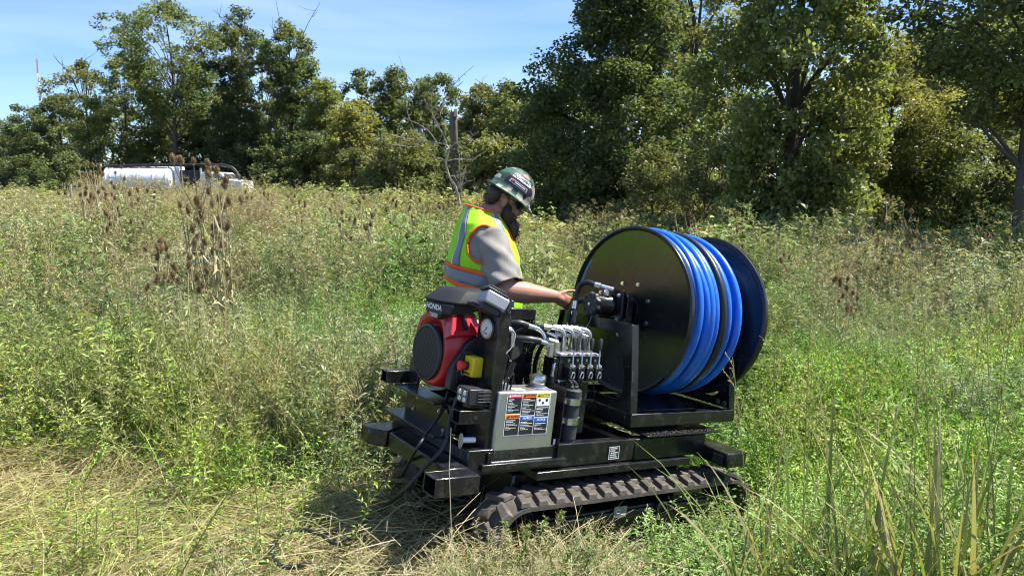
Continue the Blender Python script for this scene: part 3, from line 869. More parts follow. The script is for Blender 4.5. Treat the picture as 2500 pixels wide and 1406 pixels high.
def scatter(name, label, cat, coll, P, rot, scl, tint, idx=None):
    """one object of uncountable plants: geometry nodes put a plant on every point"""
    n = len(P)
    me = bpy.data.meshes.new(name)
    me.vertices.add(n); me.vertices.foreach_set('co', np.ascontiguousarray(P, dtype=np.float32).ravel())
    def av(nm, arr, typ):
        a = me.attributes.new(nm, typ, 'POINT')
        if typ == 'FLOAT_VECTOR': a.data.foreach_set('vector', np.ascontiguousarray(arr, dtype=np.float32).ravel())
        elif typ == 'FLOAT_COLOR': a.data.foreach_set('color', np.ascontiguousarray(arr, dtype=np.float32).ravel())
        else: a.data.foreach_set('value', np.ascontiguousarray(arr, dtype=np.int32))
    av('rot', rot, 'FLOAT_VECTOR'); av('scl', scl, 'FLOAT_VECTOR')
    av('tint', np.column_stack([tint, np.ones(n)]), 'FLOAT_COLOR')
    k = len(coll.objects)
    av('pick', RNG.integers(0, k, n) if idx is None else idx, 'INT')
    o = link(name, me)
    g = bpy.data.node_groups.new('scatter_' + name, 'GeometryNodeTree')
    g.interface.new_socket('Geometry', in_out='INPUT', socket_type='NodeSocketGeometry')
    g.interface.new_socket('Geometry', in_out='OUTPUT', socket_type='NodeSocketGeometry')
    N, L_ = g.nodes, g.links
    gi = N.new('NodeGroupInput'); go = N.new('NodeGroupOutput')
    ci = N.new('GeometryNodeCollectionInfo'); ci.inputs['Collection'].default_value = coll
    ci.inputs['Separate Children'].default_value = True; ci.inputs['Reset Children'].default_value = True
    ip = N.new('GeometryNodeInstanceOnPoints'); ip.inputs['Pick Instance'].default_value = True
    def na(nm, t):
        q = N.new('GeometryNodeInputNamedAttribute'); q.data_type = t; q.inputs['Name'].default_value = nm
        return q.outputs['Attribute']
    er = N.new('FunctionNodeEulerToRotation')
    L_.new(na('rot', 'FLOAT_VECTOR'), er.inputs[0])
    L_.new(gi.outputs[0], ip.inputs['Points']); L_.new(ci.outputs[0], ip.inputs['Instance'])
    L_.new(na('pick', 'INT'), ip.inputs['Instance Index']); L_.new(er.outputs[0], ip.inputs['Rotation'])
    L_.new(na('scl', 'FLOAT_VECTOR'), ip.inputs['Scale'])
    L_.new(ip.outputs[0], go.inputs[0])
    md = o.modifiers.new('scatter', 'NODES'); md.node_group = g
    tag(o, label, cat, kind='stuff')
    return o

# ------------------------------------------------------------------ where what grows
HALF = rad(44)
def wedge(d0, d1, dens):
    n = int(HALF * (d1 * d1 - d0 * d0) * dens)
    r = np.sqrt(RNG.random(n) * (d1 * d1 - d0 * d0) + d0 * d0); a = RNG.uniform(-HALF, HALF, n)
    return r * np.sin(a), r * np.cos(a)

def pix_of(x, y):
    """photo column of a ground point"""
    return 1250 + FPX * x / np.maximum(y, 0.3)

MAN = (-0.179, 4.55)
def clear_mask(x, y, pad=0.0):
    """True where plants may stand: not inside the machine or the man"""
    s, t = mach_xy(x, y)
    inside = (s > -0.42 - pad) & (s < 1.95 + pad) & (t > -0.17 - pad) & (t < 0.98 + pad)
    m = np.hypot(x - MAN[0], y - MAN[1]) < 0.33 + pad * 0.5
    return ~(inside | m)

def straw_zone(x, y):
    """1 where the grass in the left foreground lies flattened and dry"""
    px = pix_of(x, y)
    edge = 3.85 + 0.45 * (vnoise(x, y, 0.8, 7) - 0.5) * 2 + 0.35 * smoothstep(500, 150, px) * 1.2 - 0.7 * smoothstep(1050, 1350, px) - 0.32 * smoothstep(380, 520, px) * smoothstep(980, 860, px)
    return smoothstep(edge + 0.25, edge - 0.15, y) * smoothstep(1500, 1150, px)

def lush_zone(x, y):
    """bright low clover right of and behind the machine"""
    px = pix_of(x, y)
    return smoothstep(1500, 1750, px) * smoothstep(6.9, 5.9, y + 0.5 * (vnoise(x, y, 1.0, 8) - .5)) + smoothstep(1450, 1250, px) * smoothstep(480, 720, px) * smoothstep(9.2, 7.4, y + 1.2 * (vnoise(x, y, 1.1, 9) - .5)) * smoothstep(4.9, 5.5, y)

def tints(x, y, base, jit=0.16):
    """colour of each plant: patches of grey-green, yellow-green and deep green"""
    n = len(x)
    pal = np.array([(0.195, 0.300, 0.080), (0.320, 0.430, 0.085), (0.110, 0.215, 0.060), (0.270, 0.335, 0.185), (0.365, 0.350, 0.170)])
    u = vnoise(x, y, 1.9, 21) * 0.6 + vnoise(x, y, 0.7, 22) * 0.4
    v = vnoise(x, y, 2.7, 23) * 0.6 + vnoise(x, y, 0.9, 24) * 0.4
    c = pal[0][None] * np.ones((n, 1))
    w = smoothstep(0.48, 0.66, u)[:, None]; c = c * (1 - w) + pal[1] * w
    w = smoothstep(0.52, 0.34, u)[:, None] * 0.9; c = c * (1 - w) + pal[2] * w
    w = smoothstep(0.54, 0.70, v)[:, None]; c = c * (1 - w) + pal[3] * w
    w = smoothstep(0.42, 0.28, v)[:, None] * 0.7; c = c * (1 - w) + pal[4] * w
    w = (smoothstep(7, 13, y) * (0.30 + 0.35 * vnoise(x, y, 3.1, 27)))[:, None]; c = c * (1 - w) + np.array([0.35, 0.355, 0.155]) * w
    c = c * np.array(base)[None]
    return c * (1 + RNG.normal(0, jit, (n, 1))) * (1 + RNG.normal(0, 0.06, (n, 3)))

def place(name, label, cat, key, x, y, h0, hj, tint_base, tilt=0.12, zoff=0.0, sxy=None):
    n = len(x)
    z = gz(x, y) + zoff
    rot = np.column_stack([RNG.normal(0, tilt, n), RNG.normal(0, tilt, n), RNG.random(n) * 6.28])
    s = h0 * RNG.uniform(1 - hj, 1 + hj, n)
    q = s if sxy is None else sxy * RNG.uniform(0.8, 1.2, n)
    scl = np.column_stack([q, q, s])
    tint = np.clip(tints(x, y, tint_base), 0.01, 0.9)
    return scatter(name, label, cat, PROTO[key], np.column_stack([x, y, z]), rot, scl, tint)

def build_meadow():
    def front(x, y):
        """how tall plants may grow so that they do not hide the machine: 1 = free"""
        s, t = mach_xy(x, y)
        px = pix_of(x, y)
        near = (y < 4.6) & (px > 800) & (px < 2000) & (t < 0.3)
        return near
    # ---- fine and leafy weeds, the body of the meadow
    bands = [('fine', 3.0, 5.2, 13, 1.0), ('weed', 3.0, 5.2, 10, 1.0), ('fine', 5.2, 8.5, 10, 1.1), ('weed', 5.2, 8.5, 9, 1.1),
             ('mid', 8.5, 16.0, 11, 1.25), ('far', 16.0, 30.0, 4.6, 1.4), ('far', 30.0, 62.0, 1.7, 2.1)]
    labs = {'fine': 'mass of fine-leaved yellow-green weeds in the nearer meadow', 'weed': 'mass of upright narrow-leaved weeds in the nearer meadow',
            'mid': 'mass of tangled weeds in the middle of the meadow', 'far': 'mass of weeds in the far meadow below the trees'}
    for kind in ('fine', 'weed', 'mid', 'far'):
        X = []; Y = []; H = []; W_ = []
        for kd, d0, d1, dens, wd in bands:
            if kd != kind: continue
            x, y = wedge(d0, d1, dens)
            st = straw_zone(x, y); lu = np.clip(lush_zone(x, y), 0, 1)
            keep = clear_mask(x, y, 0.12) & ~front(x, y)
            keep &= RNG.random(len(x)) > st * 0.985
            keep &= RNG.random(len(x)) > lu * 0.93
            keep &= RNG.random(len(x)) > 0.55 * smoothstep(0.42, 0.25, vnoise(x, y, 0.9, 44))
            x, y, lu = x[keep], y[keep], lu[keep]
            hn = vnoise(x, y, 1.7, 41) * 0.5 + vnoise(x, y, 0.65, 42) * 0.5
            px = pix_of(x, y)
            h = 0.30 + 1.75 * np.clip(hn, 0, 1) ** 1.6 + 0.012 * np.clip(y - 8, 0, 30)
            h = h * (0.62 + 0.38 * smoothstep(6.0, 11.0, y))
            h = h * np.where(px > 1300, 1 - 0.30 * smoothstep(9, 15, y), 1 - 0.22 * smoothstep(11, 20, y))
            X.append(x); Y.append(y); H.append(h * np.where(y > 22, 1.1, 1)); W_.append(np.full(len(x), wd))
        x = np.concatenate(X); y = np.concatenate(Y); h = np.concatenate(H); wide = np.concatenate(W_)
        n = len(x)
        rot = np.column_stack([RNG.normal(0, 0.14, n), RNG.normal(0, 0.14, n), RNG.random(n) * 6.28])
        wide = wide * RNG.uniform(0.8, 1.25, n)
        sz = h / 0.85 * RNG.uniform(0.8, 1.15, n)
        scatter('weed_meadow', labs[kind], 'weeds', PROTO[kind], np.column_stack([x, y, gz(x, y)]), rot, np.column_stack([wide * sz ** 0.4, wide * sz ** 0.4, sz]), np.clip(tints(x, y, (1.0, 1.0, 1.0)), 0.01, 0.9))
    # ---- low clover in the lush patches and under everything near
    X = []; Y = []
    for d0, d1, dens in ((2.3, 4.5, 34), (4.5, 7.5, 30), (7.5, 12, 7)):
        x, y = wedge(d0, d1, dens)
        lu = np.clip(lush_zone(x, y), 0, 1); st = straw_zone(x, y)
        keep = clear_mask(x, y, 0.0) & (RNG.random(len(x)) < 0.25 + 0.45 * lu) & (RNG.random(len(x)) > st * 0.9)
        X.append(x[keep]); Y.append(y[keep])
    x = np.concatenate(X); y = np.concatenate(Y)
    s, t = mach_xy(x, y)
    lu = np.clip(lush_zone(x, y), 0, 1)
    o = place('clover_patch', 'bright green clover and low leafy plants covering the ground', 'ground cover', 'clover', x, y, (0.9 + 0.7 * lu * vnoise(x, y, 1.2, 51)) * np.where(front(x, y), 0.5, 1.0), 0.25, (0.80, 1.06, 0.70), tilt=0.1, sxy=1.15)
    # ---- low feathery weeds over the lush patches
    X = []; Y = []
    for d0, d1, dens in ((2.4, 4.5, 26), (4.5, 9.0, 22)):
        x, y = wedge(d0, d1, dens)
        lu = np.clip(lush_zone(x, y), 0, 1); st = straw_zone(x, y)
        keep = clear_mask(x, y, 0.02) & (RNG.random(len(x)) < 0.18 + 0.82 * lu) & (RNG.random(len(x)) > st * 0.78)
        X.append(x[keep]); Y.append(y[keep])
    x = np.concatenate(X); y = np.concatenate(Y)
    place('low_feathery_weeds', 'low feathery bright green weeds right of and behind the machine', 'weeds', 'low', x, y, (0.75 + 0.75 * vnoise(x, y, 0.9, 55)) * np.where(front(x, y), 0.42, 1.0), 0.3, (0.92, 1.08, 0.76), tilt=0.2, sxy=1.1)
    # ---- broad-leaved weeds
    X = []; Y = []
    for d0, d1, dens in ((3.2, 6, 0.8), (6, 12, 1.2), (12, 24, 0.6)):
        x, y = wedge(d0, d1, dens)
        st = straw_zone(x, y)
        keep = clear_mask(x, y, 0.15) & ~front(x, y) & (st < 0.3) & (vnoise(x, y, 1.3, 61) > 0.45)
        X.append(x[keep]); Y.append(y[keep])
    x = np.concatenate(X); y = np.concatenate(Y)
    place('broadleaf_weeds', 'scattered broad-leaved weeds among the finer meadow plants', 'weeds', 'broad', x, y, 1.1 + 0.5 * (y > 8), 0.3, (0.85, 1.0, 0.9))
    # ---- grass tufts
    X = []; Y = []
    for d0, d1, dens in ((2.2, 4.5, 15), (4.5, 8, 7), (8, 16, 4)):
        x, y = wedge(d0, d1, dens)
        st = straw_zone(x, y)
        keep = clear_mask(x, y, 0.1) & ~(front(x, y) & (RNG.random(len(x)) < 0.6)) & (RNG.random(len(x)) > 0.38 * (st > 0.4)) & (lush_zone(x, y) < 0.75 + 0.6 * RNG.random(len(x)) - 0.3 * (pix_of(x, y) < 1400))
        X.append(x[keep]); Y.append(y[keep])
    x = np.concatenate(X); y = np.concatenate(Y)
    hh = np.where(straw_zone(x, y) > 0.4, 0.28, 0.95) * np.where(front(x, y), 0.42, 1.0) * np.where(y < 3.4, 0.75, 1)
    place('grass_tufts', 'loose green and straw-coloured grass tufts between the weeds', 'grass', 'grass', x, y, hh, 0.3, (1.05, 1.0, 0.9), tilt=0.2, sxy=1.1)
    # ---- flattened straw in the left foreground
    x, y = wedge(2.2, 5.4, 60)
    st = straw_zone(x, y); s, t = mach_xy(x, y)
    keep = (RNG.random(len(x)) < st * 0.95 + 0.10 * (y < 4.6)) & clear_mask(x, y, -0.12)
    x, y = x[keep], y[keep]
    place('flattened_straw', 'flattened dry straw-coloured grass in the left foreground', 'dry grass', 'straw', x, y, 1.0, 0.3, (1.1, 1.0, 0.9), tilt=0.1, sxy=1.1)
    # ---- dry brown weeds
    X = []; Y = []
    for d0, d1, dens in ((4.6, 8, 1.6), (8, 16, 1.8), (16, 30, 1.0), (30, 55, 0.4)):
        x, y = wedge(d0, d1, dens)
        px = pix_of(x, y)
        keep = clear_mask(x, y, 0.2) & (vnoise(x, y, 2.2, 71) + 0.25 * smoothstep(1000, 300, px) * (y > 6) > 0.55) & (lush_zone(x, y) < 0.4)
        X.append(x[keep]); Y.append(y[keep])
    x = np.concatenate(X); y = np.concatenate(Y)
    place('dry_weed_stalks', 'dry brown weed stalks with seed heads through the meadow', 'dry weeds', 'dry', x, y, 0.95 + 0.10 * (y > 16), 0.25, (1, 1, 1), tilt=0.12, sxy=np.where(y > 16, 1.7, 1.1))
    # ---- taller dry stalks between the camera and the truck
    n = 170
    y = RNG.uniform(13, 26, n); x = ground_x(RNG.uniform(215, 660, n), y)
    hh = (CAM_H - (RNG.uniform(444, 478, n) - 450) / FPX * y - gz(x, y))
    rot = np.column_stack([RNG.normal(0, 0.08, n), RNG.normal(0, 0.08, n), RNG.random(n) * 6.28])
    scatter('dry_weed_stalks', 'tall dry brown stalks in front of the truck', 'dry weeds', PROTO['dry'], np.column_stack([x, y, gz(x, y)]), rot, np.column_stack([np.full(n, 1.5), np.full(n, 1.5), hh / 1.05]), tints(x, y, (1, 1, 1)))
    # ---- short grass against the front of the near track
    n = 90
    y = RNG.uniform(2.65, 3.15, n); x = ground_x(RNG.uniform(1090, 1560, n), y)
    s_, t_ = mach_xy(x, y); ok = t_ < -0.20; x, y = x[ok], y[ok]
    place('grass_tufts', 'short tufts of grass along the near side of the track', 'grass', 'grass', x, y, 0.36, 0.3, (1.0, 1.05, 0.85), tilt=0.25, sxy=0.8)
build_meadow()
# ------------------------------------------------------------------ tracked hose-reel machine
# local axes: x along the machine, y across (away from the camera), z up
M_BLACK = mat('black_gloss_paint', (0.010, 0.0105, 0.012), rough=0.24, var=0.3, scale=9, dirt=(0.12, 0.11, 0.09), dirt_amt=0.32, dirt_scale=13, coat=0.1)
M_BLACKM = mat('black_satin_plastic', (0.020, 0.021, 0.023), rough=0.48, var=0.25, scale=20)
M_RUBBER = mat('black_rubber_hose', (0.016, 0.016, 0.017), rough=0.42, var=0.3, scale=30)
M_TRACK = mat('dusty_track_rubber', (0.075, 0.066, 0.057), rough=0.75, var=0.35, scale=14, dirt=(0.22, 0.18, 0.135), dirt_amt=0.75, dirt_scale=9, bump=0.25, bscale=60)
M_ALU = mat('brushed_aluminium', (0.46, 0.47, 0.45), rough=0.42, metal=0.85, var=0.14, scale=7, dirt=(0.40, 0.40, 0.36), dirt_amt=0.5, dirt_scale=5, bump=0.05, bscale=140)
M_ZINC = mat('zinc_plated_steel', (0.68, 0.68, 0.67), rough=0.28, metal=1.0, var=0.15, scale=30)
M_BRASS = mat('brass_fitting', (0.62, 0.47, 0.20), rough=0.3, metal=1.0)
M_RED = mat('red_engine_shroud', (0.42, 0.012, 0.020), rough=0.36, var=0.12, scale=8, coat=0.2)
M_YELLOW = mat('yellow_plastic', (0.80, 0.58, 0.012), rough=0.45)
M_REDB = mat('red_button_plastic', (0.72, 0.035, 0.02), rough=0.4)
M_WHITE = mat('white_print', (0.80, 0.80, 0.80), rough=0.5, var=0.04)
M_BLUEHOSE = mat('blue_hose_jacket', (0.008, 0.135, 0.60), rough=0.34, var=0.16, scale=6, dirt=(0.20, 0.27, 0.40), dirt_amt=0.3, dirt_scale=30, bump=0.08, bscale=160)
M_GREYCAST = mat('grey_cast_metal', (0.36, 0.36, 0.37), rough=0.5, metal=0.4, var=0.2, scale=40)
M_DIAL = mat('gauge_dial_white', (0.78, 0.78, 0.74), rough=0.35, var=0.03)
M_LENS = mat('lamp_lens', (0.75, 0.77, 0.78), rough=0.15, metal=0.3)
M_LABELBLK = mat('black_print_and_hole_shade', (0.018, 0.018, 0.02), rough=0.5)
M_LRED = mat('red_print', (0.62, 0.05, 0.085), rough=0.5); M_LORG = mat('orange_print', (0.80, 0.20, 0.02), rough=0.5)
M_LYEL = mat('yellow_print', (0.85, 0.68, 0.03), rough=0.5); M_LBLU = mat('blue_print', (0.02, 0.11, 0.50), rough=0.5)

MB0 = Vector((0.75, 0.38, -0.50))      # base point of the machine in its own axes
mach = empty('tracked_reel_machine', machine_to_world(*MB0))
mach.rotation_euler = Matrix((ML, MY, MU)).transposed().to_euler()
tag(mach, 'black tracked hose-reel machine with red engine and aluminium tank', 'machine')

def part(name, mb, m, parent=None, bevel=0.004, seg=2, **k):
    o = mb.build(name, m, parent or mach, bevel=bevel, seg=seg, **k)
    if parent is None:
        o.location = -MB0
    return o
def pempty(name):
    o = empty(name, tuple(-MB0), parent=mach)
    return o

def hollow_tube(mb, p0, p1, w, h, t=0.006, up=(0, 0, 1)):
    """square tube with open ends"""
    p0 = Vector(p0); p1 = Vector(p1); d = (p1 - p0); s = d.cross(Vector(up)).normalized(); u = s.cross(d).normalized()
    c = (p0 + p1) / 2
    for sg in (-1, 1):
        mb.obox(c + s * sg * (w / 2 - t / 2), d / 2, s * t / 2, u * h / 2)
        mb.obox(c + u * sg * (h / 2 - t / 2), d / 2 * 0.9995, s * (w / 2 - t), u * t / 2)

def bolt(name, c, d, parent, r=0.009, h=0.008, m=None):
    c = Vector(c); d = Vector(d).normalized()
    return part(name, MB().lathe([(r * 1.35, 0), (r * 1.35, h * 0.25), (r, h * 0.26), (r, h), (r * 0.55, h * 1.02)], c, d, n=6), m or M_ZINC, parent, bevel=0)

# ---- tracks
def build_tracks():
    z0, xa, xb, R = -0.335, 0.150, 1.635, 0.150
    def path(n_arc=12, n_str=20, r=R):
        P = []
        for i in range(n_str): P.append((xa + (xb - xa) * i / n_str, z0 + r))
        for i in range(n_arc): a = math.pi / 2 - math.pi * i / n_arc; P.append((xb + r * math.cos(a), z0 + r * math.sin(a)))
        for i in range(n_str): P.append((xb - (xb - xa) * i / n_str, z0 - r))
        for i in range(n_arc): a = -math.pi / 2 - math.pi * i / n_arc; P.append((xa + r * math.cos(a), z0 + r * math.sin(a)))
        return P
    per = 2 * (xb - xa) + 2 * math.pi * R
    def at(s):
        s = s % per
        a = xb - xa
        if s < a: return (xa + s, z0 + R), 0.0
        s -= a
        if s < math.pi * R: t = math.pi / 2 - s / R; return (xb + R * math.cos(t), z0 + R * math.sin(t)), t - math.pi / 2
        s -= math.pi * R
        if s < a: return (xb - s, z0 - R), math.pi
        s -= a; t = -math.pi / 2 - s / R
        return (xa + R * math.cos(t), z0 + R * math.sin(t)), t - math.pi / 2
    for side, (y0, y1) in enumerate(((-0.145, 0.085), (0.675, 0.905))):
        pi = path(r=R - 0.012); po = path(r=R + 0.008)
        rings = []
        for (a, b) in zip(pi, po):
            rings.append([(a[0], y0, a[1]), (b[0], y0, b[1]), (b[0], y1, b[1]), (a[0], y1, a[1])])
        rings.append(rings[0])
        tr = part('rubber_track', MB().loft(rings, cap=False), M_TRACK, bevel=0)
        # tread lugs, two staggered slanted rows
        w = 0.112; lm = None
        n = 38; mbj = MB()
        for row in (0, 1):
            yc = y0 + 0.057 if row == 0 else y1 - 0.057
            sl = 0.020 * (1 if row == 0 else -1)
            b = MB()
            bot = [(-0.038 - sl, -w / 2, 0), (0.032 - sl, -w / 2, 0), (0.024 + sl, w / 2, 0), (-0.034 + sl, w / 2, 0)]
            mid = [(-0.022, -0.004, 0), (0.028, -0.004, 0)]
            top = [(-0.028 - sl, -w / 2 + 0.004, 0.026), (0.018 - sl, -w / 2 + 0.004, 0.026), (0.010 + sl, w / 2 - 0.004, 0.026), (-0.022 + sl, w / 2 - 0.004, 0.026)]
            b.add(bot + top, [(0, 3, 2, 1), (4, 5, 6, 7), (0, 1, 5, 4), (1, 2, 6, 5), (2, 3, 7, 6), (3, 0, 4, 7)])
            me = None
            for i in range(n):
                (px, pz), ang = at((i + 0.5 * row) * per / n)
                rot = Matrix.Rotation(-ang, 4, 'Y')
                M = Matrix.Translation((px, yc, pz)) @ rot @ Matrix.Translation((0, 0, 0.007))
                if side == 0:
                    if me is None:
                        lug = part('track_lug', b, M_TRACK, tr, bevel=0.004); me = lug.data; mod = True
                        lug.matrix_local = M
                    else:
                        o = lug.copy(); COL.objects.link(o); o.parent = tr; o.matrix_local = M
                else:
                    mbj.add([M @ Vector(v) for v in bot + top], [(0, 3, 2, 1), (4, 5, 6, 7), (0, 1, 5, 4), (1, 2, 6, 5), (2, 3, 7, 6), (3, 0, 4, 7)])
        if side == 1:
            o = part('tread_lugs', mbj, M_TRACK, tr, bevel=0); o['kind'] = 'stuff'
        # wheels and roller frame inside
        ym = (y0 + y1) / 2
        for nm, x, r in (('drive_sprocket', xa, 0.125), ('idler_wheel', xb, 0.128)):
            mb = MB().lathe([(0.03, -0.05), (0.05, -0.045), (r * 0.55, -0.02), (r * 0.95, -0.03), (r, -0.03), (r, 0.03), (r * 0.95, 0.03), (0.05, 0.045)], (x, ym, z0), (0, 1, 0), n=28)
            if nm == 'drive_sprocket':
                for i in range(12):
                    a = i * math.pi / 6; mb.obox((x + (r + .006) * math.cos(a), ym, z0 + (r + .006) * math.sin(a)), (0.010 * math.cos(a), 0, 0.010 * math.sin(a)), (0, 0.02, 0), (-0.012 * math.sin(a), 0, 0.012 * math.cos(a)))
            part(nm, mb, M_BLACK, bevel=0)
        for i in range(4):
            x = 0.40 + 0.32 * i
            part('track_roller', MB().lathe([(0.02, -0.075), (0.05, -0.07), (0.055, -0.03), (0.04, -0.02), (0.04, 0.02), (0.055, 0.03), (0.05, 0.07), (0.02, 0.075)], (x, ym, z0 - R + 0.068), (0, 1, 0), n=18), M_BLACK, bevel=0)
        mb = MB().box(0.18, 1.52, ym - 0.075, ym + 0.075, z0 - 0.045, z0 + 0.075)
        mb.box(0.24, 1.46, ym - 0.088, ym - 0.0755, z0 + 0.02, z0 + 0.06)
        fr = part('roller_frame', mb, M_BLACK, bevel=0.008)
        if side == 0:
            MBh = MB().lathe([(0.028, 0), (0.045, 0.004), (0.045, 0.03), (0.032, 0.034), (0.03, 0.02), (0.0, 0.02)], (1.06, ym - 0.0755, -0.29), (0, -1, 0), n=22, cap=False)
            part('tension_hub', MBh, M_BLACK, fr, bevel=0)
            pl = part('maker_plate', MB().box(0.715, 0.805, ym - 0.0915, ym - 0.0885, -0.303, -0.245), mat('plate_grey', (0.28, 0.28, 0.29), rough=0.4, metal=0.5), fr, bevel=0.001)
            arc = [(0.745 + 0.012 * math.cos(t) * 1.3, ym - 0.0925, -0.270 + 0.010 * math.sin(t)) for t in np.linspace(0.6, 5.4, 14)]
            part('plate_mark', MB().tube(arc, 0.0022, 5).box(0.765, 0.797, ym - 0.0925, ym - 0.0918, -0.290, -0.284), M_WHITE, fr, bevel=0)
build_tracks()

# ---- chassis
def build_chassis():
    mb = MB().box(0.22, 1.42, 0.10, 0.66, -0.36, -0.105)
    part('lower_chassis', mb, M_BLACK, bevel=0.01)
    part('chassis_plate', MB().box(0.26, 1.36, -0.03, 0.79, -0.100, -0.060), M_BLACK, bevel=0.004)
    for nm, y0, y1 in (('side_beam', 0.0, 0.06), ('side_beam', 0.70, 0.76)):
        b = part(nm, MB().box(-0.13, 1.50, y0, y1, -0.055, 0.062), M_BLACK, bevel=0.006)
        if y0 == 0:
            part('beam_cover', MB().box(0.93, 1.497, -0.006, -0.001, -0.053, 0.06), M_BLACK, b, bevel=0.002)
            pl = part('serial_plate', MB().box(0.742, 0.815, -0.0035, -0.0005, -0.036, 0.030), mat('serial_plate_black', (0.02, 0.02, 0.02), rough=0.3), b, bevel=0.0008)
            mbp = MB()
            for a in (0.742, 0.8125): mbp.box(a, a + 0.0025, -0.0050, -0.0040, -0.036, 0.030)
            for a in (-0.036, 0.0275): mbp.box(0.742, 0.815, -0.0050, -0.0040, a, a + 0.0025)
            for i, (a, c) in enumerate(((.752, .80), (.75, .785), (.755, .806), (.752, .795), (.75, .80))): mbp.box(a, c, -0.0050, -0.0041, 0.018 - i * 0.011, 0.0215 - i * 0.011)
            part('serial_print', mbp, M_WHITE, b, bevel=0)
    for x in (-0.10, 0.42, 0.86, 1.44):
        part('cross_member', MB().box(x - 0.03, x + 0.03, 0.062, 0.698, -0.050, 0.055), M_BLACK, bevel=0.005)
    part('engine_deck', MB().box(-0.20, 0.44, 0.205, 0.74, 0.064, 0.078), M_BLACK)
    # front bumper: cross beam with end tubes
    f = lambda u, v, t: (u, v, t)
    part('front_bumper', MB().prism([(-0.250, -0.035), (-0.140, -0.035), (-0.125, 0.640), (-0.245, 0.560)], f, -0.082, 0.0), M_BLACK, bevel=0.008)
    mb = MB(); hollow_tube(mb, (-0.372, -0.094, -0.041), (-0.150, -0.094, -0.041), 0.105, 0.082, 0.007)
    part('bumper_end', mb, M_BLACK, bevel=0.003)
    part('bumper_end', MB().prism([(-0.318, 0.640), (-0.250, 0.565), (-0.120, 0.645), (-0.124, 0.740), (-0.318, 0.735)], f, -0.080, 0.003), M_BLACK, bevel=0.008)
    mb = MB(); hollow_tube(mb, (-0.20, 0.032, 0.216), (-0.040, 0.032, 0.216), 0.066, 0.062, 0.006)
    t = part('lifting_tube', mb, M_BLACK, bevel=0.003)
    part('pin_hole_shade', MB().lathe([(0.009, 0), (0.011, 0.0015), (0.008, 0.0016), (0.0, 0.0012)], (-0.115, -0.0012, 0.216), (0, -1, 0), n=14, cap=False), M_LABELBLK, t, bevel=0)  # dark disc on the solid wall, painted shade of a pin hole
    mb = MB(); hollow_tube(mb, (-0.225, 0.727, 0.252), (-0.085, 0.727, 0.252), 0.066, 0.062, 0.006)
    part('lifting_tube', mb, M_BLACK, bevel=0.003)
    part('tube_plate', MB().box(-0.095, -0.080, 0.60, 0.70, 0.08, 0.36), M_BLACK, bevel=0.003)
    # engine support plates seen from the front
    fx = lambda u, v, t: (t, u, v)
    pl = part('support_plate', MB().prism([(0.20, 0.075), (0.30, 0.0), (0.52, 0.0), (0.60, 0.08), (0.60, 0.22), (0.20, 0.22)], fx, -0.125, -0.115), mat('black_gloss_plate', (0.012, 0.012, 0.012), rough=0.12, var=0.2), bevel=0.002)
    for (y, z) in ((0.24, 0.19), (0.30, 0.17), (0.24, 0.09), (0.33, 0.07), (0.52, 0.19), (0.55, 0.12)):
        bolt('bolt', (-0.1255, y, z), (-1, 0, 0), pl, r=0.008)
    part('support_lip', MB().box(-0.215, -0.10, 0.21, 0.62, 0.222, 0.236), M_BLACK, bevel=0.003)
    # rear bumper
    part('rear_bumper', MB().prism([(1.475, -0.195), (1.655, -0.185), (1.662, 0.70), (1.50, 0.70), (1.50, 0.09)], f, -0.084, 0.0), M_BLACK, bevel=0.008)
    part('bumper_opening_shade', MB().box(1.470, 1.4735, -0.165, -0.095, -0.066, -0.018), M_LABELBLK, bevel=0)  # flat dark inset, painted shade of an open tube end
    # gauge post
    post = part('control_post', MB().box(-0.034, -0.028, 0.020, 0.188, 0.0, 0.70).box(-0.0335, 0.025, 0.0165, 0.0215, 0.0, 0.695), M_BLACK, bevel=0.0015)
    return post
POST = build_chassis()

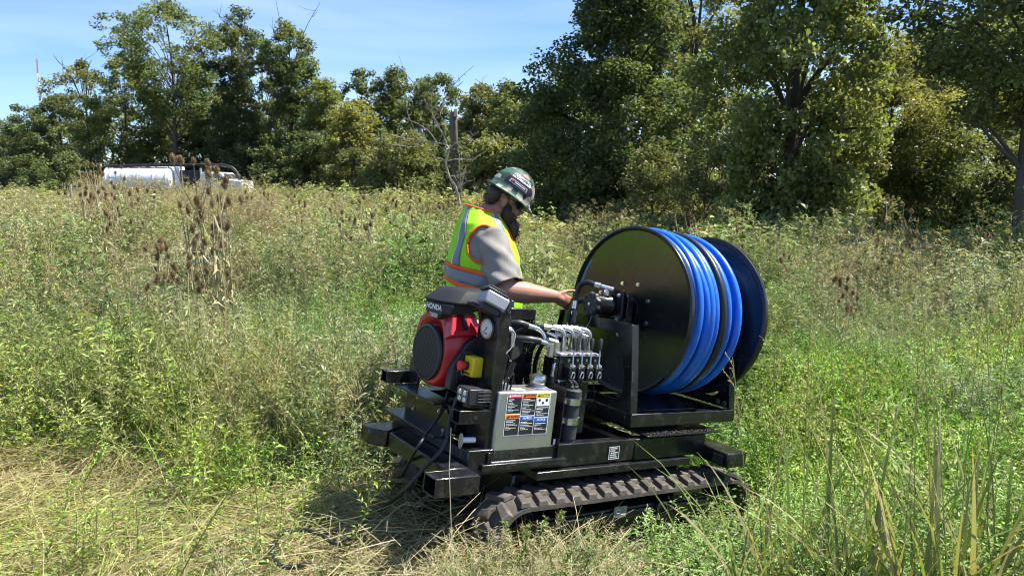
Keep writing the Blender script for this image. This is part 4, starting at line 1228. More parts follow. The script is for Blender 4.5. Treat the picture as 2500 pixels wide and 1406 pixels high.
def build_post():
    g = part('pressure_gauge', MB().lathe([(0.046, 0.0), (0.050, 0.002), (0.050, 0.014), (0.046, 0.017), (0.043, 0.0175), (0.043, 0.012), (0.0, 0.012)], (-0.0345, 0.097, 0.608), (-1, 0, 0), n=36, cap=False), mat('gauge_rim', (0.42, 0.40, 0.33), rough=0.3, metal=0.9), bevel=0)
    part('gauge_dial', MB().cyl((-0.0472, 0.097, 0.608), (-0.0476, 0.097, 0.608), 0.0425, n=32), M_DIAL, g, bevel=0)
    mb = MB()
    for i in range(21):
        a = rad(-45 + 270 * i / 20); c, s = math.cos(a), math.sin(a); r0, r1 = (0.030 if i % 5 == 0 else 0.034), 0.039
        mb.obox((-0.0479, 0.097 + s * (r0 + r1) / 2 * -1, 0.608 + c * (r0 + r1) / 2 * 1), (0.0002, 0, 0), (0, -s * (r1 - r0) / 2, c * (r1 - r0) / 2), (0, 0.0009 * c, 0.0009 * s))
    mb.obox((-0.0481, 0.104, 0.601), (0.0002, 0, 0), (0, 0.017, -0.016), (0, 0.0012, 0.0012))
    mb.cyl((-0.0476, 0.097, 0.608), (-0.0495, 0.097, 0.608), 0.004, n=10)
    mb.box(-0.0481, -0.0478, 0.087, 0.107, 0.582, 0.588)
    part('gauge_marks', mb, M_LABELBLK, g, bevel=0)
    # work lamp on top of the post, tilted
    lamp = pempty('work_lamp')
    R = Matrix.Rotation(rad(24), 4, 'Y') @ Matrix.Rotation(rad(-20), 4, 'Z')
    def rb(mb): 
        mb.v = [tuple(Matrix.Translation((-0.035, 0.085, 0.742)) @ R @ (Vector(v) * 1.12)) for v in mb.v]; return mb
    part('lamp_body', rb(MB().box(-0.052, 0.050, -0.065, 0.060, -0.030, 0.022)), M_GREYCAST, lamp, bevel=0.008)
    part('lamp_top', rb(MB().box(-0.060, 0.038, -0.060, 0.066, 0.0225, 0.034)), M_BLACKM, lamp, bevel=0.004)
    for i in range(5):
        part('cooling_fin', rb(MB().box(-0.050, 0.028, -0.052 + i * 0.024, -0.043 + i * 0.024, 0.0345, 0.045)), M_BLACKM, lamp, bevel=0.002)
    part('lamp_bezel', rb(MB().box(0.0505, 0.070, -0.060, 0.055, -0.026, 0.030)), M_BLACKM, lamp, bevel=0.006)
    part('lamp_bracket', rb(MB().box(-0.040, 0.040, -0.045, 0.045, -0.060, -0.0305)), M_BLACKM, lamp, bevel=0.005)
    # second lamp above the near lifting tube
    lamp = pempty('work_lamp')
    part('lamp_body', MB().box(-0.165, -0.085, -0.005, 0.100, 0.270, 0.345), M_BLACKM, lamp, bevel=0.006)
    for i in range(4):
        part('cooling_fin', MB().box(-0.120, -0.046, -0.010, -0.0055, 0.284 + i * 0.015, 0.2885 + i * 0.015), M_BLACKM, lamp, bevel=0.001)
    part('lamp_back', MB().box(-0.0845, -0.040, 0.008, 0.088, 0.280, 0.338), M_BLACKM, lamp, bevel=0.004)
    part('lamp_lens', MB().box(-0.170, -0.1655, 0.004, 0.092, 0.279, 0.336), mat('lamp_glass_dark', (0.10, 0.10, 0.11), rough=0.1), lamp, bevel=0.002)
    for z in (0.293, 0.322):
        for y in (0.026, 0.066):
            part('led', MB().lathe([(0.012, 0), (0.010, 0.003), (0.0, 0.004)], (-0.1702, y, z), (-1, 0, 0), n=14), M_LENS, lamp, bevel=0)
    part('lamp_bracket', MB().box(-0.140, -0.060, 0.02, 0.08, 0.250, 0.2695), M_BLACK, lamp, bevel=0.003)
    # emergency stop
    e = part('emergency_stop_box', MB().box(-0.095, -0.035, 0.100, 0.190, 0.375, 0.470), M_YELLOW, bevel=0.009, seg=3)
    part('stop_collar', MB().cyl((-0.0955, 0.147, 0.424), (-0.108, 0.147, 0.424), 0.020, n=20), M_BLACKM, e, bevel=0.002)
    part('stop_button', MB().lathe([(0.015, 0), (0.017, 0.012), (0.024, 0.018), (0.024, 0.030), (0.020, 0.034), (0.0, 0.035)], (-0.108, 0.147, 0.424), (-1, 0, 0), n=24), M_REDB, e, bevel=0)
    part('stop_print', MB().box(-0.0958, -0.0953, 0.118, 0.176, 0.385, 0.393), M_LABELBLK, e, bevel=0)
    # fittings and hoses behind the gauge
    f = pempty('gauge_plumbing')
    part('elbow_fitting', MB().tube(smooth_path([(-0.027, 0.085, 0.615), (0.04, 0.075, 0.615), (0.075, 0.07, 0.61), (0.085, 0.07, 0.575)], 4), 0.0125, 10).cyl((0.005, 0.080, 0.615), (0.03, 0.077, 0.615), 0.019, n=6), M_ZINC, f, bevel=0)
    part('hose_ferrule', MB().cyl((0.085, 0.07, 0.575), (0.088, 0.07, 0.53), 0.016, n=12).cyl((0.085, 0.07, 0.59), (0.085, 0.07, 0.572), 0.019, n=6), M_ZINC, f, bevel=0)
    part('hose', MB().tube(smooth_path([(0.088, 0.07, 0.53), (0.09, 0.075, 0.42), (0.07, 0.08, 0.30), (0.10, 0.12, 0.18), (0.2, 0.3, 0.12)], 6), 0.012, 10), M_RUBBER, f, bevel=0)
    part('hose', MB().tube(smooth_path([(0.055, 0.10, 0.72), (0.075, 0.09, 0.64), (0.06, 0.10, 0.52), (0.05, 0.12, 0.36), (0.09, 0.2, 0.2)], 6), 0.009, 8), M_RUBBER, f, bevel=0)
    part('hose_ferrule', MB().cyl((0.055, 0.10, 0.735), (0.062, 0.095, 0.69), 0.014, n=10).cyl((0.05, 0.102, 0.75), (0.055, 0.10, 0.735), 0.017, n=6), M_ZINC, f, bevel=0)
    for i in range(6):
        rng = np.random.default_rng(300 + i)
        x = 0.02 + 0.012 * i; y = 0.025 + 0.012 * rng.random()
        pts = [(x, y, 0.56 - 0.03 * i), (x + 0.02 * rng.random(), y - 0.005, 0.46), (x - 0.015, y, 0.38), (x + 0.015 * rng.normal(), y, 0.30 + 0.02 * i), (x - 0.01, y + 0.02, 0.2), (x, y + 0.08, 0.1)]
        part('wire', MB().tube(smooth_path(pts, 5), 0.0045, 6), M_RUBBER, f, bevel=0)
    part('wire', MB().tube(smooth_path([(0.03, 0.05, 0.62), (0.07, 0.03, 0.60), (0.055, 0.02, 0.54), (0.02, 0.02, 0.50)], 6), 0.003, 6), mat('grey_cable', (0.30, 0.30, 0.30), rough=0.5), f, bevel=0)
    # oval latch with roller below the tube
    l = part('oval_latch_plate', MB().prism([(0.012 * 1.2 * math.cos(t) + 0.055, 0.036 * math.sin(t) + 0.095) for t in np.linspace(0, 2 * math.pi, 21)[:-1]], lambda u, v, t: (t, u, v), -0.146, -0.138), mat('tan_plate', (0.40, 0.36, 0.26), rough=0.5), bevel=0.001)
    part('latch_pin', MB().cyl((-0.1375, 0.050, 0.100), (-0.075, 0.040, 0.100), 0.013, n=14), mat('white_nylon', (0.75, 0.76, 0.78), rough=0.4), l, bevel=0.002)
build_post()

# ---- engine
def build_engine():
    eng = pempty('engine')
    def ring(x, s, dz=0.0, cut=0.0):
        yc, zc = 0.378, 0.465
        P = [(0.300, 0.292), (0.380, 0.284), (0.460, 0.296), (0.522, 0.345), (0.545, 0.43), (0.540, 0.53), (0.505, 0.610), (0.440, 0.652), (0.330, 0.662), (0.272, 0.640), (0.232, 0.580), (0.214, 0.50), (0.216, 0.42), (0.242, 0.345)]
        return [(x, yc + (y - yc) * s, zc + dz + (z - zc) * s) for y, z in P]
    sh = part('shroud', MB().loft([ring(-0.150, 0.60), ring(-0.176, 0.80), ring(-0.176, 0.93), ring(-0.160, 1.0), ring(-0.100, 1.05), ring(-0.040, 1.07), ring(0.0, 1.05)]), M_RED, eng, bevel=0.008, seg=3, angle=30)
    # raised side cowl with a recessed notch, near side top
    def sp(x, a, o=0.0):
        """point on the near upper cowl: a 0..1 from lower to upper edge, o outwards"""
        y = 0.198 + 0.058 * a; z = 0.545 + 0.118 * a
        return (x, y - 0.90 * o, z + 0.44 * o)
    outer = [sp(-0.185, 0.02, .022), sp(-0.030, 0.10, .022), sp(-0.070, 1.0, .022), sp(-0.150, 1.0, .022)]
    inner = [sp(-0.150, 0.22, .022), sp(-0.080, 0.26, .022), sp(-0.092, 0.86, .022), sp(-0.132, 0.86, .022)]
    back = [sp(-0.150, 0.22, .003), sp(-0.080, 0.26, .003), sp(-0.092, 0.86, .003), sp(-0.132, 0.86, .003)]
    skirt = [sp(-0.190, 0.0, -.03), sp(-0.020, 0.08, -.03), sp(-0.060, 1.06, -.03), sp(-0.155, 1.06, -.03)]
    V = outer + inner + back + skirt
    F = [(i, (i + 1) % 4, 4 + (i + 1) % 4, 4 + i) for i in range(4)] + [(4 + i, 4 + (i + 1) % 4, 8 + (i + 1) % 4, 8 + i) for i in range(4)] + [(8, 9, 10, 11)] + [(12 + i, 12 + (i + 1) % 4, (i + 1) % 4, i) for i in range(4)]
    part('side_cowl', MB().add(V, F), M_RED, eng, bevel=0.005, seg=3, angle=30)
    part('cowl_notch', MB().add([sp(-0.096, .30, .006), sp(-0.082, .30, .006), sp(-0.094, .84, .006), sp(-0.106, .84, .006), sp(-0.096, .30, .023), sp(-0.082, .30, .023), sp(-0.094, .84, .023), sp(-0.106, .84, .023)], [(0, 3, 2, 1), (4, 5, 6, 7), (0, 1, 5, 4), (1, 2, 6, 5), (2, 3, 7, 6), (3, 0, 4, 7)]), M_BLACKM, eng, bevel=0.001)
    # fan screen with bars
    fs = part('fan_screen', MB().lathe([(0.134, -0.006), (0.138, 0.006), (0.134, 0.016), (0.124, 0.018), (0.120, 0.010), (0.0, 0.006)], (-0.176, 0.380, 0.445), (-1, 0, 0), n=48, cap=False), M_BLACKM, eng, bevel=0)
    k = 23
    for i in range(k):
        z = -0.112 + 0.224 * i / (k - 1); h = math.sqrt(max(0.0001, 0.121 ** 2 - z * z))
        part('screen_bar', MB().box(-0.1935, -0.186, 0.380 - h, 0.380 + h, 0.445 + z - 0.0026, 0.445 + z + 0.0026), M_BLACKM, eng, bevel=0)
    # air cleaner cover
    def cr(z, x0, x1, y0, y1, c=0.03):
        return [(x0 + c, y0, z), (x1 - c, y0, z), (x1, y0 + c, z), (x1, y1 - c, z), (x1 - c, y1, z), (x0 + c, y1, z), (x0, y1 - c, z), (x0, y0 + c, z)]
    part('air_cleaner_cover', MB().loft([cr(0.695, -0.205, 0.10, 0.205, 0.475, 0.06), cr(0.705, -0.212, 0.105, 0.200, 0.48, 0.065), cr(0.755, -0.160, 0.085, 0.225, 0.45, 0.06), cr(0.768, -0.140, 0.07, 0.245, 0.43, 0.06)]), mat('matte_black_cover', (0.020, 0.021, 0.024), rough=0.62, spec=0.22, var=0.2), eng, bevel=0.006, seg=3)
    part('name_band', MB().loft([cr(0.615, -0.192, -0.12, 0.285, 0.405, 0.02), cr(0.650, -0.200, -0.06, 0.225, 0.445, 0.03), cr(0.694, -0.203, 0.08, 0.215, 0.46, 0.04)]), M_BLACKM, eng, bevel=0.004)
    Mx = Matrix(((0, 0, -1, -0.2065), (-1, 0, 0, 0.325), (0, 1, 0, 0.671), (0, 0, 0, 1)))
    text_obj('maker_lettering', 'HONDA', 0.034, M_WHITE, eng, Mx, bold=0.0012, sx=1.15)
    part('model_badge', MB().box(-0.2035, -0.1995, 0.290, 0.372, 0.621, 0.643), mat('badge_silver', (0.33, 0.33, 0.34), rough=0.35, metal=0.6), eng, bevel=0.003)
    part('badge_stripe', MB().box(-0.2045, -0.2036, 0.348, 0.368, 0.625, 0.639), M_REDB, eng, bevel=0)
    # body behind: block, heads, near-side cover
    part('crankcase', MB().box(0.002, 0.17, 0.235, 0.525, 0.235, 0.60), M_GREYCAST, eng, bevel=0.02)
    part('cylinder_head', MB().box(-0.035, 0.12, 0.165, 0.234, 0.345, 0.53), M_BLACKM, eng, bevel=0.02)
    part('cylinder_head', MB().box(-0.035, 0.12, 0.526, 0.62, 0.345, 0.53), M_BLACKM, eng, bevel=0.02)
    fy = lambda u, v, t: (u, t, v)
    part('side_cover', MB().prism([(-0.158, 0.30), (-0.030, 0.285), (0.0, 0.50), (-0.025, 0.56), (-0.090, 0.52), (-0.150, 0.42)], fy, 0.180, 0.230), M_BLACKM, eng, bevel=0.008, seg=3)
    part('side_recess', MB().prism([(-0.128, 0.325), (-0.055, 0.315), (-0.042, 0.50), (-0.100, 0.485), (-0.130, 0.41)], fy, 0.1735, 0.1795), M_BLACK, eng, bevel=0.003)
    part('key_ring', MB().tube([(-0.100 + 0.011 * math.cos(t), 0.170, 0.395 + 0.022 * math.sin(t)) for t in np.linspace(0, 6.28, 18)], 0.0022, 5), M_GREYCAST, eng, bevel=0)
    part('starter_handle', MB().box(-0.120, -0.060, 0.162, 0.1725, 0.475, 0.488), M_BLACKM, eng, bevel=0.002)
    for i, (x, z) in enumerate(((-0.085, 0.445), (-0.070, 0.43), (-0.095, 0.43))):
        part('switch', MB().cyl((x, 0.173, z), (x, 0.163, z), 0.006, n=8), M_ZINC if i == 0 else M_BLACKM, eng, bevel=0)
    part('breather_hose', MB().tube(smooth_path([(-0.095, 0.215, 0.712), (-0.06, 0.175, 0.70), (-0.035, 0.17, 0.655), (-0.01, 0.19, 0.60)], 6), 0.0125, 10), M_RUBBER, eng, bevel=0)
    part('oil_filter', MB().cyl((0.05, 0.20, 0.30), (0.05, 0.155, 0.30), 0.04, n=20), M_BLACKM, eng, bevel=0.004)
    part('muffler', MB().cyl((0.23, 0.25, 0.50), (0.23, 0.52, 0.50), 0.07, n=24), mat('muffler_black', (0.03, 0.028, 0.026), rough=0.6), eng, bevel=0.006)
    part('engine_foot', MB().box(-0.12, 0.16, 0.22, 0.30, 0.079, 0.2345).box(-0.12, 0.16, 0.46, 0.54, 0.079, 0.2345), M_BLACK, eng, bevel=0.004)
    part('pump', MB().cyl((0.171, 0.38, 0.40), (0.33, 0.38, 0.40), 0.06, n=20).box(0.30, 0.42, 0.32, 0.44, 0.34, 0.46), M_BLACK, eng, bevel=0.004)
    part('cooler_panel', MB().box(0.40, 0.58, 0.585, 0.62, 0.062, 0.655), M_BLACK, bevel=0.006)
    part('cooler_frame', MB().box(0.385, 0.595, 0.560, 0.584, 0.60, 0.665).box(0.575, 0.60, 0.560, 0.584, 0.30, 0.60), M_BLACK, bevel=0.006)
build_engine()

# ---- aluminium tank
def build_tank():
    t = part('hydraulic_tank', MB().box(0.0, 0.350, 0.0, 0.158, 0.004, 0.330), M_ALU, bevel=0.010, seg=3)
    part('tank_base_lip', MB().box(-0.004, 0.357, -0.006, 0.160, -0.002, 0.0035), M_ALU, t, bevel=0.001)
    part('filler_neck', MB().lathe([(0.050, 0), (0.050, 0.004), (0.034, 0.006), (0.031, 0.022)], (0.285, 0.080, 0.3305), (0, 0, 1), n=32), M_ALU, t, bevel=0)
    mb = MB()
    prof = []
    n = 48
    rings = []
    for r, z in ((0.036, 0.0), (0.038, 0.004), (0.038, 0.032), (0.034, 0.040), (0.020, 0.042), (0.001, 0.0422)):
        ring = []
        for i in range(n):
            a = 2 * math.pi * i / n; q = r * (1 + 0.05 * math.copysign(abs(math.cos(4 * a)) ** 0.4, math.cos(4 * a))) if r > 0.03 else r
            ring.append((0.285 + q * math.cos(a), 0.080 + q * math.sin(a), 0.353 + z))
        rings.append(ring)
    part('filler_cap', MB().loft(rings), M_ZINC, t, bevel=0, angle=30)
    part('breather_cap', MB().lathe([(0.030, 0), (0.030, 0.006), (0.022, 0.008), (0.022, 0.016), (0.027, 0.018), (0.026, 0.026), (0.012, 0.030), (0.010, 0.040)], (0.060, 0.075, 0.3305), (0, 0, 1), n=28), M_ALU, t, bevel=0)
    part('brass_fitting', MB().cyl((0.060, 0.075, 0.370), (0.060, 0.075, 0.392), 0.008, n=6).cyl((0.060, 0.075, 0.392), (0.085, 0.095, 0.400), 0.007, n=8), M_BRASS, t, bevel=0)
    part('return_hose', MB().tube(smooth_path([(0.085, 0.095, 0.400), (0.14, 0.14, 0.398), (0.21, 0.20, 0.375), (0.26, 0.30, 0.33)], 6), 0.010, 8), M_RUBBER, t, bevel=0)
    mb = MB()
    for i in range(4): mb.box(0.115 + 0.016 * i, 0.126 + 0.016 * i, 0.03, 0.075, 0.3302, 0.3312)
    part('top_print', mb, M_WHITE, t, bevel=0)
    # warning label sheet
    x0, x1, z0, z1 = 0.049, 0.307, 0.121, 0.324
    part('warning_label', MB().box(x0, x1, -0.0016, -0.0004, z0, z1), M_WHITE, t, bevel=0.0003)
    W, H = (x1 - x0), (z1 - z0); g = 0.004
    heads = [[('DANGER', M_LRED, M_WHITE), ('WARNING', M_LORG, M_LABELBLK), ('CAUTION', M_LYEL, M_LABELBLK)], [('WARNING', M_LORG, M_LABELBLK), ('NOTICE', M_LBLU, M_WHITE), ('NOTICE', M_LBLU, M_WHITE)]]
    split = [(0.52, 1.0), (0.0, 0.50)]
    rng = np.random.default_rng(77)
    for r in range(2):
        for c in range(3):
            a = x0 + g + (W - g) * c / 3; b = x0 + (W - g) * (c + 1) / 3
            dz = -0.010 * c if True else 0
            lo = z0 + g + (H - g) * split[r][0] * (1 if r == 0 else 1) + (dz if r == 0 else 0)
            hi = z0 + (H) * split[r][1] - (0.002 if r == 0 else 0) + (dz if r == 1 else 0)
            if r == 1: lo = z0 + g
            hh = 0.020
            txt, hm, tm = heads[r][c]
            part('label_panel', MB().box(a, b, -0.0024, -0.0017, lo, hi - hh), M_LABELBLK, t, bevel=0)
            part('label_heading', MB().box(a, b, -0.0026, -0.0017, hi - hh + 0.001, hi), hm, t, bevel=0)
            off = 0.006 if txt != 'NOTICE' else 0
            Mx = Matrix(((1, 0, 0, (a + b) / 2 + off), (0, 0, -1, -0.0029), (0, 1, 0, hi - hh / 2 + 0.0004), (0, 0, 0, 1)))
            text_obj('heading_lettering', txt, 0.0155, tm, t, Mx, bold=0.0003, sx=0.92)
            if off:
                zc = hi - hh / 2
                part('warning_triangle', MB().add([(a + 0.004, -0.0030, zc - 0.006), (a + 0.018, -0.0030, zc - 0.006), (a + 0.011, -0.0030, zc + 0.007)], [(0, 1, 2)]), tm, t, bevel=0, smooth=False)
            top = hi - hh - 0.006
            mb = MB()
            if r == 0 and c == 2:
                part('pictogram_panel', MB().box(a + 0.002, b - 0.002, -0.0027, -0.00245, top - 0.036, top + 0.004), M_WHITE, t, bevel=0)
                for (dx, dz2, s) in ((0.018, -0.008, 0.007), (0.040, -0.022, 0.007), (0.062, -0.009, 0.008)):
                    part('pictogram', MB().prism([(a + dx + s * math.cos(q) * (1 + 0.15 * math.sin(3 * q)), top + dz2 + s * math.sin(q)) for q in np.linspace(0, 6.283, 11)[:-1]], lambda u, v, w_: (u, w_, v), -0.0030, -0.0028), M_LABELBLK, t, bevel=0)
                top -= 0.043
            z = top; i = 0
            stop = lo + (0.022 if r == 1 else 0.006)
            while z > stop:
                L_ = (b - a - 0.010) * (rng.uniform(0.5, 1.0) if rng.random() < 0.75 else rng.uniform(0.15, 0.5))
                th = 0.0030 if i < 2 else 0.0021
                p = a + 0.005
                while p < a + 0.005 + L_:
                    w = rng.uniform(0.004, 0.012); mb.box(p, min(p + w, b - 0.004), -0.0028, -0.0025, z - th, z); p += w + 0.0016
                z -= 0.0068 if i != 1 else 0.009; i += 1
            part('label_text_lines', mb, M_WHITE, t, bevel=0)
    # tray and side bracket
    part('tank_tray', MB().box(-0.060, 0.440, -0.022, 0.20, -0.034, -0.003), M_BLACK, bevel=0.003)
    part('tank_bracket', MB().box(0.384, 0.390, -0.015, 0.13, 0.0, 0.350), M_BLACK, bevel=0.002)
    part('tank_bracket', MB().box(-0.027, -0.004, -0.012, 0.0, 0.0, 0.05), M_BLACK, bevel=0.002)
    part('small_white_tag', MB().box(0.365, 0.378, 0.005, 0.009, 0.03, 0.09), M_WHITE, bevel=0.001)
build_tank()

# ---- hydraulic valve bank and filter
def build_valves():
    v = pempty('valve_bank')
    part('valve_body', MB().box(0.440, 0.700, 0.120, 0.215, 0.365, 0.480), M_BLACK, v, bevel=0.005)
    part('valve_stand', MB().box(0.470, 0.68, 0.150, 0.165, 0.063, 0.364), M_BLACK, v, bevel=0.003)
    part('valve_top_plate', MB().box(0.432, 0.708, 0.112, 0.222, 0.4805, 0.494), M_GREYCAST, v, bevel=0.002)
    for i in range(4):
        x = 0.490 + 0.060 * i
        part('valve_section', MB().box(x - 0.022, x + 0.024, 0.070, 0.119, 0.360, 0.430), M_BLACK, v, bevel=0.005)
        part('section_hook', MB().tube([(x + 0.012 * math.cos(q), 0.066, 0.392 + 0.016 * math.sin(q) - 0.01 * (q > 2)) for q in np.linspace(-1.2, 3.4, 10)], 0.0035, 5), M_GREYCAST, v, bevel=0)
        part('section_bolt', MB().cyl((x, 0.119, 0.462), (x, 0.110, 0.462), 0.008, n=6), M_ZINC, v, bevel=0)
        part('lever_pivot', MB().cyl((x - 0.016, 0.078, 0.436), (x + 0.016, 0.078, 0.436), 0.006, n=8).box(x - 0.008, x + 0.008, 0.070, 0.09, 0.4305, 0.446), M_GREYCAST, v, bevel=0)
        a = Vector((x, 0.078, 0.440)); d = Vector((0.020, 0.030, 0.115))
        lv = part('lever', MB().cyl(a, a + d * 0.72, 0.0048, 0.004, n=8), M_ZINC, v, bevel=0)
        part('lever_knob', MB().lathe([(0.006, 0), (0.009, 0.006), (0.0115, 0.035), (0.0125, 0.055), (0.0105, 0.062), (0.0, 0.064)], a + d * 0.66, d, n=14), M_BLACKM, v, bevel=0)
        # silver elbow up and over
        y = 0.168
        part('elbow_tube', MB().tube(smooth_path([(x, y, 0.495), (x, y, 0.560), (x - 0.012, y + 0.004, 0.600), (x - 0.045, y + 0.02, 0.613), (x - 0.085, y + 0.04, 0.612)], 5), 0.0115, 10), M_ZINC, v, bevel=0)
        part('swivel_nut', MB().cyl((x, y, 0.494), (x, y, 0.520), 0.0185, n=6).cyl((x, y, 0.520), (x, y, 0.548), 0.0155, n=12), M_ZINC, v, bevel=0)
        part('swivel_nut', MB().cyl((x - 0.070, y + 0.032, 0.612), (x - 0.105, y + 0.05, 0.611), 0.0165, n=6), M_ZINC, v, bevel=0)
        part('hose', MB().tube(smooth_path([(x - 0.100, y + 0.048, 0.611), (x - 0.16, y + 0.10, 0.600), (x - 0.2, y + 0.2, 0.52), (x - 0.18, y + 0.3, 0.36), (x - 0.1, y + 0.34, 0.20)], 6), 0.0135, 9), M_RUBBER, v, bevel=0)
    # inlet fittings at the left end
    part('inlet_elbow', MB().cyl((0.405, 0.165, 0.47), (0.405, 0.165, 0.535), 0.020, n=6).cyl((0.405, 0.165, 0.530), (0.330, 0.170, 0.545), 0.014, n=10).cyl((0.440, 0.160, 0.475), (0.440, 0.160, 0.545), 0.019, n=6).cyl((0.44, 0.16, 0.54), (0.38, 0.165, 0.552), 0.016, n=6), M_ZINC, v, bevel=0)
    part('inlet_tube', MB().tube(smooth_path([(0.395, 0.21, 0.54), (0.385, 0.215, 0.575), (0.35, 0.225, 0.600), (0.29, 0.24, 0.613)], 5), 0.014, 10), M_ZINC, v, bevel=0)
    part('hose', MB().tube(smooth_path([(0.335, 0.17, 0.545), (0.26, 0.19, 0.55), (0.20, 0.26, 0.53), (0.2, 0.4, 0.45)], 5), 0.019, 10), M_RUBBER, v, bevel=0)
    part('hose', MB().tube(smooth_path([(0.30, 0.238, 0.612), (0.24, 0.26, 0.62), (0.18, 0.34, 0.58), (0.2, 0.42, 0.45)], 5), 0.018, 10), M_RUBBER, v, bevel=0)
    part('port_fitting', MB().cyl((0.437, 0.14, 0.44), (0.415, 0.135, 0.44), 0.014, n=6).tube(smooth_path([(0.418, 0.135, 0.445), (0.412, 0.13, 0.43), (0.41, 0.13, 0.40), (0.41, 0.13, 0.37)], 3), 0.010, 8), M_ZINC, v, bevel=0)
    part('hose', MB().tube(smooth_path([(0.41, 0.13, 0.375), (0.41, 0.13, 0.30), (0.42, 0.14, 0.2), (0.45, 0.2, 0.1)], 5), 0.012, 8), M_RUBBER, v, bevel=0)
    part('valve_foot', MB().box(0.44, 0.70, 0.10, 0.16, 0.350, 0.3595), M_GREYCAST, v, bevel=0.002)
    part('end_block', MB().box(0.405, 0.439, 0.125, 0.21, 0.30, 0.47), M_BLACK, v, bevel=0.004)
    # second row of fittings behind the elbows
    for i in range(5):
        x = 0.462 + 0.055 * i
        part('rear_fitting', MB().cyl((x, 0.200, 0.494), (x, 0.200, 0.530), 0.017, n=6).cyl((x, 0.200, 0.530), (x, 0.200, 0.572), 0.012, n=10).cyl((x, 0.200, 0.568), (x - 0.050, 0.225, 0.585), 0.0125, n=10), M_ZINC, v, bevel=0)
        part('hose', MB().tube(smooth_path([(x - 0.045, 0.222, 0.583), (x - 0.10, 0.27, 0.590), (x - 0.15, 0.36, 0.53), (x - 0.13, 0.46, 0.38), (x - 0.05, 0.52, 0.2)], 6), 0.0125, 8), M_RUBBER, v, bevel=0)
    # mounting plate and filter canister with two clamps
    part('filter_plate', MB().box(0.425, 0.590, 0.098, 0.106, 0.062, 0.355), M_BLACK, bevel=0.002)
    c = pempty('filter_canister')
    x, y = 0.493, 0.050
    part('canister_body', MB().lathe([(0.030, -0.02), (0.037, -0.016), (0.037, 0.0), (0.040, 0.002), (0.040, 0.215), (0.043, 0.216), (0.043, 0.246), (0.036, 0.252)], (x, y, 0.075), (0, 0, 1), n=30), mat('dark_rubber_sleeve', (0.035, 0.037, 0.042), rough=0.7), c, bevel=0)
    part('canister_stand', MB().cyl((x, y, -0.03), (x, y, 0.056), 0.033, n=20), M_BLACK, c, bevel=0.003)
    for z in (0.150, 0.250):
        part('clamp_band', MB().lathe([(0.0405, 0), (0.0455, 0.001), (0.0455, 0.034), (0.0405, 0.035)], (x, y, z), (0, 0, 1), n=30), M_ZINC, c, bevel=0)
        part('clamp_ear', MB().box(x - 0.072, x - 0.040, y - 0.006, y + 0.002, z + 0.002, z + 0.033), M_ZINC, c, bevel=0.003)
        part('clamp_ear', MB().box(x + 0.042, x + 0.060, y - 0.004, y + 0.002, z + 0.002, z + 0.033), M_ZINC, c, bevel=0.002)
        part('clamp_bolt', MB().cyl((x - 0.058, y - 0.007, z + 0.017), (x - 0.058, y - 0.018, z + 0.017), 0.010, n=6), M_ZINC, c, bevel=0)
    for dx in (-0.014, 0.016):
        part('hose', MB().tube(smooth_path([(x + dx, y, 0.325), (x + dx, y, 0.345), (x + dx * 0.6 - 0.01, y + 0.02, 0.365), (x - 0.02, y + 0.07, 0.37)], 4), 0.009, 8), M_RUBBER, c, bevel=0)
        part('hose_clamp', MB().cyl((x + dx, y, 0.336), (x + dx, y, 0.344), 0.0115, n=12), M_ZINC, c, bevel=0)
build_valves()

